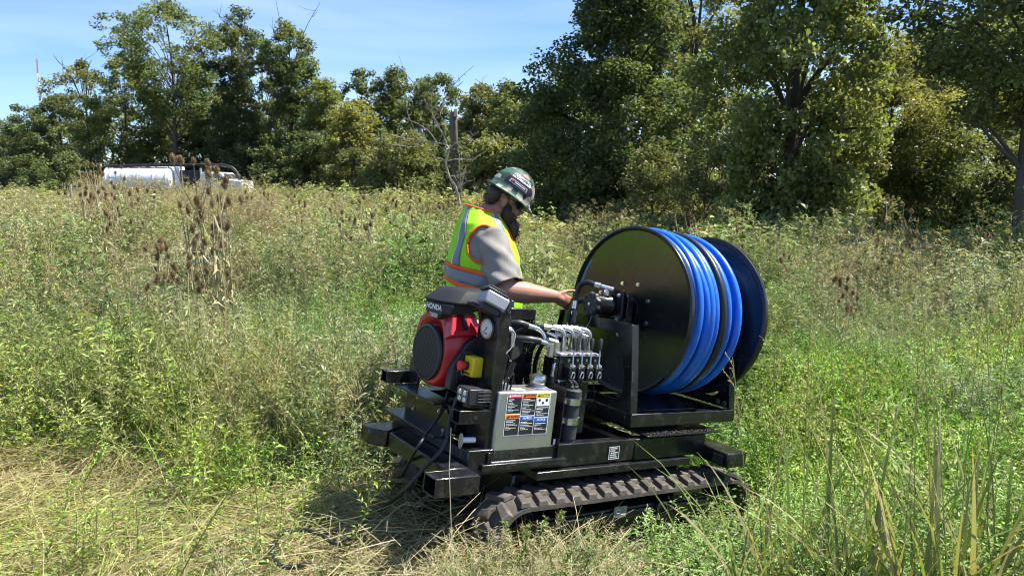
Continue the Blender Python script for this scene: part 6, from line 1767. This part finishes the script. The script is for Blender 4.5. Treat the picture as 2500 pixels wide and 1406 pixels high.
    fuzz('hair', [(H(-0.060, 0, 0.020), f * 0.052, s * 0.077, u * 0.062), (H(-0.070, 0, -0.018), f * 0.035, s * 0.062, u * 0.040), (H(-0.012, -0.066, 0.050), f * 0.040, s * 0.015, u * 0.020), (H(-0.012, 0.066, 0.050), f * 0.040, s * 0.015, u * 0.020)], 900, 0.018, (-0.5, 0, -0.5))
    # --- sunglasses
    DK = mat('dark_lens', (0.008, 0.008, 0.010), rough=0.08, spec=0.8)
    g_ = MB()
    for q in (-1, 1):
        P = []
        for vv in (-1, 1):
            for i in range(9):
                t = rad(8 + 62 * i / 8) * q
                P.append(H(0.010 + 0.104 * math.cos(t), 0.086 * math.sin(t), 0.010 + vv * 0.021 * (1 - 0.25 * (i / 8) ** 2)))
        g_.add(P, [(i, i + 1, 9 + i + 1, 9 + i) for i in range(8)])
    gl = g_.build('sunglasses', DK, root, angle=180)
    so = gl.modifiers.new('thick', 'SOLIDIFY'); so.thickness = 0.003
    for q in (-1, 1):
        MB().tube([H(0.050, q * 0.082, 0.022), H(0.02, q * 0.086, 0.024), H(-0.012, q * 0.086, 0.020)], 0.003, 6).build('temple_arm', mat('glasses_frame', (0.10, 0.08, 0.05), rough=0.4), gl)
    # --- full-brim hard hat in camouflage
    m, n_, l = _new('camouflage_shell')
    out = n_.new('ShaderNodeOutputMaterial'); p = n_.new('ShaderNodeBsdfPrincipled'); tc = n_.new('ShaderNodeTexCoord')
    no = n_.new('ShaderNodeTexNoise'); no.inputs['Scale'].default_value = 9; no.inputs['Detail'].default_value = 2
    ad = n_.new('ShaderNodeVectorMath'); ad.operation = 'MULTIPLY_ADD'; ad.inputs[1].default_value = (0.035, 0.035, 0.035)
    l.new(tc.outputs['Object'], no.inputs['Vector']); l.new(no.outputs['Color'], ad.inputs[0]); l.new(tc.outputs['Object'], ad.inputs[2])
    vo = n_.new('ShaderNodeTexVoronoi'); vo.inputs['Scale'].default_value = 26
    l.new(ad.outputs[0], vo.inputs['Vector'])
    sp = n_.new('ShaderNodeSeparateColor'); l.new(vo.outputs['Color'], sp.inputs['Color'])
    cr = n_.new('ShaderNodeValToRGB'); cr.color_ramp.interpolation = 'CONSTANT'
    e = cr.color_ramp.elements
    e[0].position = 0; e[0].color = (0.02, 0.05, 0.035, 1)
    e[1].position = 0.22; e[1].color = (0.045, 0.115, 0.085, 1)
    for pos, c_ in ((0.45, (0.22, 0.19, 0.14, 1)), (0.62, (0.012, 0.015, 0.015, 1)), (0.80, (0.33, 0.31, 0.26, 1))):
        q = e.new(pos); q.color = c_
    l.new(sp.outputs['Red'], cr.inputs['Fac']); l.new(cr.outputs['Color'], p.inputs['Base Color'])
    p.inputs['Roughness'].default_value = 0.6; p.inputs['Specular IOR Level'].default_value = 0.3
    l.new(p.outputs['BSDF'], out.inputs['Surface'])
    hp = rad(36); hf = Vector((math.cos(hp), 0, -math.sin(hp))) * 1.10; hu = Vector((math.sin(hp), 0, math.cos(hp))) * 1.10
    hc = H(0.014, 0, 0.052)
    A, B, C_ = 0.130, 0.110, 0.142
    rings = []
    nn = 56
    def ringpt(t, k, z, ex=0.0, front=0.0):
        return hc + hf * ((A * k + ex + front * max(0, math.cos(t)) ** 2) * math.cos(t)) + s * ((B * k + ex) * math.sin(t)) + hu * z
    TT = [2 * math.pi * i / nn for i in range(nn)]
    rings.append([ringpt(t, 0.94, -0.002) for t in TT])
    rings.append([ringpt(t, 1.0, -0.014 - 0.008 * math.cos(t) ** 2, 0.022, 0.012) for t in TT])
    rings.append([ringpt(t, 1.0, -0.008 - 0.008 * math.cos(t) ** 2, 0.025, 0.013) for t in TT])
    rings.append([ringpt(t, 1.01, 0.006) for t in TT])
    for j in range(1, 13):
        el_ = math.pi / 2 * j / 12.5
        k = math.cos(el_) ** 0.9; rings.append([ringpt(t, k, 0.006 + C_ * math.sin(el_) + 0.004 * math.exp(-(math.sin(t) * k / 0.12) ** 2)) for t in TT])
    hat = MB().loft(rings).build('hard_hat', m, root, angle=60)
    def on_hat(a, el_, off):
        k = math.cos(el_) ** 0.9
        q = hc + hf * (A * k * math.cos(a)) + s * (B * k * math.sin(a)) + hu * (0.006 + C_ * math.sin(el_))
        nrm = (hf * (math.cos(a) * k / A) + s * (math.sin(a) * k / B) + hu * (math.sin(el_) / C_)).normalized()
        return q + nrm * off
    def sticker(name, u0, u1, v0, v1, m_, off):
        """u = angle around (camera side is -pi/2), v = elevation"""
        P = []; a, b_ = 10, 4
        for j in range(b_ + 1):
            for i in range(a + 1): P.append(on_hat(u0 + (u1 - u0) * i / a, v0 + (v1 - v0) * j / b_, off))
        MB().add(P, [(j * (a + 1) + i, j * (a + 1) + i + 1, (j + 1) * (a + 1) + i + 1, (j + 1) * (a + 1) + i) for j in range(b_) for i in range(a)]).build(name, m_, hat, angle=180)
    BLK = mat('sticker_black', (0.012, 0.012, 0.014), rough=0.4)
    sticker('hat_sticker', -2.10, -0.95, 0.58, 0.80, M_WHITE, 0.0015)
    sticker('hat_sticker_dark', -2.25, -0.85, 0.22, 0.55, BLK, 0.0012)
    sticker('hat_sticker', -2.05, -1.10, 0.31, 0.47, mat('sticker_grey', (0.55, 0.53, 0.55), rough=0.4), 0.0020)
    sticker('hat_sticker_dark', -2.01, -1.14, 0.335, 0.445, BLK, 0.0026)
    def hat_text(t_, size, a_c, e_c, su, sv, off, m_):
        me = text_mesh(t_, size, 0.0007); me.materials.clear()
        for v in me.vertices:
            v.co = on_hat(a_c + v.co.x * su, e_c + v.co.y * sv, off)
        link('hat_lettering', me, hat, m_)
    hat_text('EQUIPMENT', 0.025, -1.525, 0.69, 8.2, 7.5, 0.0028, BLK)
    sticker('hat_print_line', -1.80, -1.22, 0.375, 0.405, M_WHITE, 0.0034)
    MB().cyl(on_hat(-1.93, 0.39, 0.003), on_hat(-1.93, 0.39, 0.0045), 0.006, n=10).build('hat_emblem', M_REDB, hat)
build_person()
# ------------------------------------------------------------------ vacuum tank truck across the field
def build_truck():
    d = 48.0; x0 = ground_x(278, d); g = float(gz(x0 + 4, d))
    root = empty('tank_truck', (x0 + 4.4, d, g), (0, 0, 0))
    WH = mat('white_truck_paint', (0.80, 0.80, 0.80), rough=0.3, var=0.03, scale=2, dirt=(0.45, 0.42, 0.36), dirt_amt=0.25, dirt_scale=1.5)
    BK = mat('truck_black', (0.02, 0.02, 0.022), rough=0.5); GL = mat('truck_glass', (0.03, 0.04, 0.05), rough=0.05, spec=0.8)
    TY = mat('tyre_rubber', (0.03, 0.03, 0.03), rough=0.85); OR = mat('orange_hood_part', (0.75, 0.16, 0.05), rough=0.5); SI = mat('truck_silver', (0.6, 0.6, 0.62), rough=0.35, metal=0.8)
    top = height_for(407, d) - g                       # top of the tank above the ground
    R = 0.88; zc = top - R; ox = -4.4
    def P(name, mb, m, parent=root, bevel=0.02): 
        mb.v = [(v[0] + (ox if parent is root or True else 0), v[1], v[2]) for v in mb.v]
        return mb.build(name, m, parent, bevel=bevel)
    tank = P('tank', MB().lathe([(0.25, 0.0), (R * 0.75, 0.06), (R * 0.96, 0.22), (R, 0.36), (R, 4.05), (R * 0.96, 4.18), (R * 0.75, 4.30), (0.25, 4.36)], (0, 0, zc), (1, 0, 0), n=40), WH, bevel=0)
    for x in (0.45, 1.45, 2.15, 3.15, 3.95):
        P('tank_band', MB().lathe([(R, 0), (R + 0.03, 0.0), (R + 0.03, 0.07), (R, 0.07)], (x, 0, zc), (1, 0, 0), n=40), WH, tank, bevel=0)
    for x in (0.9, 2.7): P('manhole', MB().cyl((x, 0, zc + R - 0.05), (x, 0, zc + R + 0.10), 0.26, n=20), WH, tank, bevel=0.01)
    P('rear_door_ring', MB().lathe([(R * 0.8, -0.06), (R * 1.03, -0.04), (R * 1.03, 0.10), (R * 0.8, 0.10)], (0.1, 0, zc), (1, 0, 0), n=36), WH, tank, bevel=0)
    P('hose_tray', MB().box(0.3, 3.9, -R - 0.22, -R * 0.86, zc - 0.62, zc - 0.42), BK)
    P('vacuum_boom', MB().tube(smooth_path([(0.15, -0.35, top + 0.02), (1.5, -0.35, top + 0.05), (4.5, -0.35, top + 0.08), (6.6, -0.35, top + 0.10), (7.7, -0.35, top + 0.05), (8.25, -0.35, top - 0.25), (8.5, -0.35, top - 0.9), (8.55, -0.35, top - 1.6)], 6), 0.095, 14), BK, bevel=0)
    P('boom_pedestal', MB().box(4.42, 4.75, -0.5, 0.3, 1.1, top - 0.02), WH)
    P('boom_rack', MB().box(4.9, 6.2, -0.75, -0.65, 1.5, top - 0.25).box(4.9, 6.2, 0.65, 0.75, 1.5, top - 0.25).box(4.9, 6.2, -0.649, 0.649, 1.5, 1.7), BK)
    P('hose_basket', MB().cyl((5.5, -0.6, 1.9), (5.5, 0.6, 1.9), 0.45, n=24), BK)
    fr = P('chassis_frame', MB().box(-0.1, 8.4, -0.45, 0.45, 0.75, 1.02), BK)
    ct = height_for(421, d) - g
    fy = lambda u, v, t: (u, t, v)
    cab = P('cab', MB().prism([(6.35, 0.85), (8.9, 0.85), (8.9, 1.62), (8.75, 1.72), (7.95, 1.80), (7.62, ct - 0.05), (7.50, ct), (6.45, ct), (6.35, ct - 0.1)], fy, -1.05, 1.05), WH, bevel=0.05)
    P('side_window', MB().prism([(6.62, ct - 0.66), (7.72, ct - 0.66), (7.46, ct - 0.14), (6.62, ct - 0.14)], fy, -1.062, -1.052), GL, cab, bevel=0)
    P('window_post', MB().box(7.05, 7.11, -1.070, -1.0625, ct - 0.66, ct - 0.14), WH, cab, bevel=0)
    P('windscreen', MB().add([(7.94, -0.9, 1.85), (7.94, 0.9, 1.85), (7.66, 0.85, ct - 0.10), (7.66, -0.85, ct - 0.10), (7.96, -0.9, 1.86), (7.96, 0.9, 1.86), (7.68, 0.85, ct - 0.09), (7.68, -0.85, ct - 0.09)], [(0, 3, 2, 1), (4, 5, 6, 7), (0, 1, 5, 4), (1, 2, 6, 5), (2, 3, 7, 6), (3, 0, 4, 7)]), GL, cab, bevel=0)
    P('wing_mirror', MB().box(7.70, 7.80, -1.32, -1.12, ct - 0.70, ct - 0.30).box(7.74, 7.77, -1.12, -1.055, ct - 0.5, ct - 0.47), BK, cab)
    P('door_line', MB().box(6.55, 7.75, -1.056, -1.0515, 1.28, 1.31), SI, cab, bevel=0)
    P('front_bumper', MB().box(8.75, 9.1, -1.1, 1.1, 0.45, 0.80), SI, cab)
    P('headlight', MB().cyl((8.89, -0.75, 1.15), (8.93, -0.75, 1.15), 0.12, n=16), SI, cab, bevel=0)
    P('orange_hose_end', MB().cyl((8.45, -0.35, top - 1.55), (9.0, -0.5, top - 1.45), 0.13, n=14), OR, bevel=0.01)
    P('exhaust_stack', MB().cyl((6.25, -0.8, 1.0), (6.25, -0.8, ct + 0.25), 0.07, n=12), SI, cab, bevel=0)
    for x in (1.3, 2.6, 7.9):
        for y in (-0.95, 0.95):
            w = P('wheel', MB().lathe([(0.25, -0.14), (0.46, -0.15), (0.52, -0.10), (0.52, 0.10), (0.46, 0.15), (0.25, 0.14)], (x, y, 0.52), (0, 1, 0), n=28), TY, bevel=0)
            P('rim', MB().cyl((x, y - 0.12, 0.52), (x, y + 0.12, 0.52), 0.26, n=20), SI, w, bevel=0)
    P('mudguard', MB().box(0.7, 3.2, -1.12, -0.75, 1.08, 1.14), BK); P('mudguard', MB().box(0.7, 3.2, 0.75, 1.12, 1.08, 1.14), BK)
    tag(root, 'white vacuum tank truck parked in front of the far trees', 'truck')
build_truck()

def build_fence():
    d = 30.0; xa, xb = ground_x(182, d), ground_x(262, d); g = float(gz((xa + xb) / 2, d))
    root = empty('wire_fence', ((xa + xb) / 2, d, g))
    GA = mat('weathered_post', (0.32, 0.30, 0.26), rough=0.85, var=0.3, scale=6); WI = mat('galvanised_wire', (0.45, 0.45, 0.44), rough=0.4, metal=0.8)
    w = (xb - xa) / 2
    for x in (-w, 0.05, w): MB().cyl((x, 0, -0.1), (x, 0, 1.55), 0.045, n=10).build('post', GA, root)
    for z in (0.5, 0.75, 1.0, 1.2, 1.4): MB().cyl((-w, -0.05, z), (w, -0.05, z), 0.014, n=6).build('wire', WI, root)
    tag(root, 'short grey wire fence left of the truck', 'fence')
build_fence()

# ------------------------------------------------------------------ teasels, each plant a thing
def build_teasels():
    HEAD = leaf_mat('teasel_head', (0.27, 0.18, 0.09), dry=(0.44, 0.32, 0.18), trans=0.15); STEM = leaf_mat('teasel_stem', (0.36, 0.31, 0.16), dry=(0.46, 0.38, 0.22), trans=0.1)
    def head_mesh(seed):
        p = PB(seed); r = p.r; n = 190
        t = np.arccos(r.uniform(-0.95, 1, n)); a = r.random(n) * 6.283
        N = np.column_stack([np.sin(t) * np.cos(a), np.sin(t) * np.sin(a), np.cos(t)])
        C = N * np.array([0.020, 0.020, 0.036]) + np.array([0, 0, 0.034])
        p.leaves(C * 0.93, N + np.array([0, 0, 0.45]), 0.016 * r.uniform(0.7, 1.2, n), 0.005, r.uniform(0.55, 1.3, n), np.clip(r.normal(0.4, 0.3, n), 0, 1))
        # solid core
        k, m = 10, 7; R = []
        for j in range(m + 1):
            th = math.pi * j / m; R.append([(0.020 * math.sin(th) * math.cos(6.283 * i / k), 0.020 * math.sin(th) * math.sin(6.283 * i / k), 0.034 - 0.035 * math.cos(th)) for i in range(k)])
        V = []
        for j in range(m):
            for i in range(k): V += [R[j][i], R[j][(i + 1) % k], R[j + 1][(i + 1) % k], R[j + 1][i]]
        p.quads(np.array(V), 0.5, 0.1)
        for i in range(9):      # curved bracts
            q = i * 0.7; p.blade((0, 0, 0.0), (math.cos(q), math.sin(q), 0.25), 0.06 * r.uniform(0.7, 1.3), 0.004, -1.4, 0.8, 0.8, seg=4)
        return p.mesh('seed_head', zmin=-1)
    heads = [head_mesh(900 + i) for i in range(3)]
    for h in heads: h.materials.append(HEAD)
    def stem_mesh(seed, H, k):
        p = PB(seed); r = p.r; ends = []
        top = np.array([r.normal() * 0.05, r.normal() * 0.05, H])
        b = np.array([0, 0, -0.05]); mid = (b + top) / 2 + r.normal(size=3) * 0.03
        ts = np.linspace(0, 1, 8)[:, None]; sp = (1 - ts) ** 2 * b + 2 * ts * (1 - ts) * mid + ts ** 2 * top
        p.stem(sp, 0.007, 0.003, 0.9, 0.5); ends.append(top)
        for i in range(k - 1):
            s0 = r.uniform(0.55, 0.85); c = (1 - s0) ** 2 * b + 2 * s0 * (1 - s0) * mid + s0 ** 2 * top
            q = r.random() * 6.28; L = H * r.uniform(0.14, 0.30)
            e = c + np.array([math.cos(q) * L * 0.42, math.sin(q) * L * 0.42, L * 0.9])
            m2 = (c + e) / 2 + np.array([math.cos(q), math.sin(q), 0]) * L * 0.10
            t2 = np.linspace(0, 1, 5)[:, None]; p.stem((1 - t2) ** 2 * c + 2 * t2 * (1 - t2) * m2 + t2 ** 2 * e, 0.004, 0.0025, 0.9, 0.6); ends.append(e)
        n = 26; s = r.uniform(0.1, 0.8, n)[:, None]; C = b + (top - b) * s; ax = r.normal(size=(n, 3)); ax[:, 2] -= 0.4
        p.leaves(C, ax, 0.10 * r.uniform(0.4, 1.2, n), 0.016, r.uniform(0.5, 1.1, n), r.uniform(0.4, 1, n), curl=0.5)
        return p.mesh('stem', zmin=-0.1), ends
    protos = [stem_mesh(950 + i, 1.0, k) for i, k in enumerate((3, 5, 4, 6, 2))]
    for m_, e in protos: m_.materials.append(STEM)
    rng = np.random.default_rng(64)
    ORD = ['leftmost', 'second', 'third', 'fourth', 'fifth', 'sixth', 'seventh', 'eighth', 'ninth', 'tenth', 'eleventh', 'twelfth', 'thirteenth', 'fourteenth', 'fifteenth', 'sixteenth',
           'seventeenth', 'eighteenth', 'nineteenth', 'twentieth', 'twenty-first', 'twenty-second', 'twenty-third', 'twenty-fourth', 'twenty-fifth', 'twenty-sixth', 'twenty-seventh', 'twenty-eighth', 'twenty-ninth', 'thirtieth']
    def row(spots, lab, grp, hs=1.0):
        for i, (px, d, ty) in enumerate(sorted(spots)):
            teasel(px, d, ty, (ORD[i] + ' of ' if i == 0 else ORD[i] + ' from the left of ') + lab, grp, hs=hs)
    def teasel(px, d, top_py, lab, grp, kind=None, hs=1.0):
        x = ground_x(px, d); g = float(gz(x, d)); H = height_for(top_py, d) - g - 0.06
        if H < 0.35: H = 0.35
        me, ends = protos[rng.integers(len(protos)) if kind is None else kind]
        root = empty('teasel_plant', (x, d, g), (rng.normal() * 0.05, rng.normal() * 0.05, rng.random() * 6.28))
        st = link('stem', me, root); st.scale = (0.5 + 0.5 * H, 0.5 + 0.5 * H, H)
        for e in ends:
            h = link('seed_head', heads[rng.integers(3)], root)
            h.location = (e[0] * (0.5 + 0.5 * H), e[1] * (0.5 + 0.5 * H), e[2] * H)
            s = hs * rng.uniform(0.8, 1.25); h.scale = (s, s, s * rng.uniform(0.9, 1.25)); h.rotation_euler = (rng.normal() * 0.15, rng.normal() * 0.15, rng.random() * 6.28)
        tag(root, lab, 'teasel', grp)
    row([(481, 6.0, 380), (499, 6.2, 384), (528, 6.1, 400), (541, 6.4, 404), (560, 6.8, 445), (505, 6.8, 475), (530, 6.0, 488), (492, 6.1, 486)], 'the tall brown teasels in front of the truck cab', 'teasels in front of the truck', 0.85)
    row([(229, 12, 402), (241, 11.5, 398), (252, 12.5, 406), (262, 11.8, 403), (272, 12.2, 400), (215, 12.6, 420), (285, 11, 440), (300, 10.5, 450), (245, 10, 445), (205, 11, 445), (345, 10, 466), (370, 11.5, 462), (268, 9, 460)], 'the brown teasels before the truck rear', 'teasels at the left end of the truck', 0.9)
    row([(356, 5.6, 588), (372, 5.7, 580), (408, 5.5, 592), (484, 5.5, 560), (405, 5.2, 645), (450, 5.3, 640), (540, 5.6, 575)], 'the dark teasels in the near weeds on the left', 'teasels in the near weeds on the left', 0.68)
    row([(2163, 11, 480), (2197, 11, 490), (2080, 9.5, 560), (2092, 9.0, 575), (2145, 9.2, 560), (2160, 8.8, 592), (2180, 9.4, 585), (2205, 9.0, 598), (2120, 9.6, 570), (2212, 9.8, 540), (2230, 9.5, 560), (2057, 6.6, 672), (2094, 6.7, 672), (2071, 6.4, 692),
         (1815, 10, 545), (1850, 10.5, 552), (1875, 9.8, 570), (1930, 9.2, 615), (1690, 11, 520), (1660, 11.4, 512), (1720, 11, 530), (2300, 10, 560), (2390, 9.5, 550), (2400, 9, 565), (2490, 10, 468), (2485, 8.5, 560), (2310, 9, 585)], 'the brown teasels behind and right of the reel', 'teasels in the meadow right of the reel', 0.75)
    row([(rng.uniform(570, 1085), rng.uniform(9, 17), rng.uniform(460, 530)) for i in range(22)], 'the small teasels far back left of the worker', 'teasels far back in the meadow', 0.9)
build_teasels()

# ------------------------------------------------------------------ individual plants near the camera
def build_near_plants():
    GR = leaf_mat('tall_grass_leaf', (0.17, 0.24, 0.055), dry=(0.50, 0.40, 0.22), trans=0.35); RNGP = np.random.default_rng(5)
    def clump(seed, n, h, w, dry, stalks, lean=0.3):
        p = PB(seed); r = p.r
        for i in range(n):
            a = r.random() * 6.28; q = r.uniform(0.03, lean); b = np.append(r.normal(size=2) * 0.05, -0.03)
            p.blade(b, (math.cos(a) * q, math.sin(a) * q, 1), h * r.uniform(0.45, 1.1), w * r.uniform(0.5, 1.2), r.uniform(0.2, 1.3), r.uniform(0.7, 1.3), np.clip(r.normal(dry, 0.28), 0, 1), seg=7, twist=r.normal() * 0.5)
        for i in range(stalks):
            a = r.random() * 6.28; q = r.uniform(0.0, 0.18); H = h * r.uniform(1.1, 1.6); b = np.append(r.normal(size=2) * 0.05, -0.03)
            e = b + np.array([math.cos(a) * q * H, math.sin(a) * q * H, H]); mid = (b + e) / 2 + r.normal(size=3) * 0.02
            t = np.linspace(0, 1, 6)[:, None]; p.stem((1 - t) ** 2 * b + 2 * t * (1 - t) * mid + t * t * e, 0.0028, 0.0012, 1.0, 0.35)
            for j in range(7):
                s = 0.78 + 0.22 * j / 7; c = b + (e - b) * s; L = 0.05 + 0.10 * (1 - j / 7); k = 9; g = r.random() * 6.28
                f = c + np.array([math.cos(g) * L * 0.7, math.sin(g) * L * 0.7, L * 0.6]); C = c + (f - c) * r.random((k, 1)); ax = r.normal(size=(k, 3)) * 0.5 + (f - c) / L
                p.stem(np.array([c, (c + f) / 2 + np.array([0, 0, 0.005]), f]), 0.0008, 0.0006, 1.1, 0.7)
                p.leaves(C, ax, 0.012 * r.uniform(0.7, 1.4, k), 0.0035, r.uniform(0.8, 1.3, k), np.clip(r.normal(0.8, 0.15, k), 0, 1))
        return p.mesh('blades')
    spots = [(1905, 2.75, 0.81, 0.0155, .15, 2, 'tall grass clump with a thin seed stalk right of the near track'), (2015, 2.65, 0.91, 0.0202, .2, 2, 'upright broad-bladed grass clump in front of the rear bumper'),
             (2110, 2.55, 0.88, 0.0217, .3, 2, 'tall grass clump in the middle of the right foreground'), (2195, 2.6, 0.97, 0.0186, .25, 2, 'tall green grass clump with two seed stalks, right foreground'),
             (2290, 2.4, 0.81, 0.0248, .4, 2, 'half-dry broad-bladed grass clump at the lower right'), (2370, 2.45, 0.97, 0.0186, .3, 2, 'tall grass clump with pale seed heads near the right edge'),
             (2450, 2.35, 0.81, 0.0248, .55, 2, 'mostly dry broad-bladed grass clump in the lower right corner'), (2160, 2.25, 0.61, 0.0217, .45, 0, 'short tangled grass clump at the bottom right'),
             (2330, 2.15, 0.53, 0.0264, .6, 0, 'dry bent broad leaves at the bottom right'), (1830, 2.5, 0.88, 0.0139, .2, 1, 'single slim grass clump below the rear bumper'),
             (2530, 2.6, 1.02, 0.0202, .3, 2, 'tall grass clump just beyond the right edge'), (2420, 2.9, 1.10, 0.0155, .25, 2, 'tall feathery grass clump behind the lower right corner')]
    for i, (px, d, h, w, dry, stalks, lab) in enumerate(spots):
        x = ground_x(px, d); g = float(gz(x, d))
        root = empty('grass_clump', (x, d, g))
        link('blades', clump(700 + i, 22 if stalks else 16, h, w, dry, stalks, 0.55 if stalks else 1.0), root, GR)
        tag(root, lab, 'grass', 'grass clumps in the right foreground')
    # leafy goldenrod sprigs in front of the track
    SP = leaf_mat('sprig_leaf', (0.15, 0.24, 0.075), dry=(0.40, 0.38, 0.14), trans=0.4)
    sp = [(1268, 3.02, 0.40, 'tall leafy sprig standing against the track, left of its middle'), (1215, 2.95, 0.28, 'leafy sprig leaning at the left end of the track'), (1345, 2.98, 0.27, 'yellowish leafy sprig before the front of the track'),
          (1395, 2.95, 0.30, 'leafy sprig below the aluminium tank'), (1460, 3.0, 0.33, 'leafy sprig hiding the maker plate edge'), (1560, 3.1, 0.30, 'bushy sprig in front of the track rollers'),
          (1640, 3.2, 0.36, 'bushy pale green sprig at the track rear half'), (1720, 3.3, 0.36, 'bushy sprig before the rear end of the track'), (1790, 3.35, 0.40, 'leafy sprig at the rear end of the track'),
          (1145, 2.85, 0.22, 'low leafy sprig below the front bumper end'), (1500, 2.85, 0.24, 'short leafy sprig in the centre foreground'), (1330, 2.8, 0.20, 'short sprig at the bottom centre')]
    for i, (px, d, h, lab) in enumerate(sp):
        x = ground_x(px, d); g = float(gz(x, d)); p = PB(800 + i); r = p.r
        for k in range(4):
            weed_stem(p, np.append(r.normal(size=2) * 0.035, -0.03), h * r.uniform(0.6, 1.15) / 0.98, h * r.uniform(0.1, 0.6), r, int(60 * h / 0.3), 0.030, 0.0085, 4, 0.05, 0.15)
        root = empty('leafy_sprig', (x, d, g)); link('foliage', p.mesh('foliage'), root, SP)
        tag(root, lab, 'plant', 'leafy sprigs in front of the track')
    # bushy weeds at the left
    BU = leaf_mat('bush_leaf', (0.24, 0.30, 0.085), dry=(0.50, 0.42, 0.24), trans=0.42)
    bs = [(300, 4.7, 0.95, .05, 'tall bright goldenrod leaning left of the weed bush'), (640, 4.35, 0.92, .45, 'bushy dry-tinged weed left of the machine'), (760, 4.2, 0.90, .22, 'dense green weed bush nearest the machine front'), (850, 4.25, 0.78, .5, 'brownish fine weed bush touching the machine front'),
          (520, 4.3, 0.86, .2, 'green weed bush in the middle of the left side'), (420, 4.5, 0.9, .08, 'upright green weed bush behind the straw'), (180, 4.6, 0.55, .2, 'grey-green weed bush at the left'), (60, 4.7, 0.6, .25, 'dry weed bush at the left edge'), (705, 4.15, 0.42, .05, 'small fern-like weed standing in the straw left of the shadow')]
    for i, (px, d, h, dry, lab) in enumerate(bs):
        x = ground_x(px, d); g = float(gz(x, d)); p = PB(850 + i); r = p.r
        for k in range(26):
            a = r.random() * 6.28
            weed_stem(p, np.append(r.normal(size=2) * 0.10, -0.03), h * r.uniform(0.55, 1.1), h * r.uniform(0.15, 0.75), r, 44, 0.042, 0.0085, 8, dry, 0.1)
        root = empty('weed_bush', (x, d, g)); link('foliage', p.mesh('foliage'), root, BU)
        tag(root, lab, 'plant', 'weed bushes left of the machine')
    # single dry stalk before the front bumper
    x = ground_x(1092, 2.95); g = float(gz(x, 2.95)); H = height_for(1045, 2.95) - g
    root = empty('dry_stalk', (x, 2.95, g))
    MB().tube([(0, 0, -0.05), (0.002, 0, H * 0.4), (-0.004, 0, H * 0.75), (0.006, 0, H)], [0.0018, 0.0018, 0.0022, 0.0012], 5).build('stem', mat('dry_stalk_straw', (0.62, 0.52, 0.34), rough=0.8), root)
    tag(root, 'single thin dry stalk standing in front of the front bumper', 'plant')
build_near_plants()
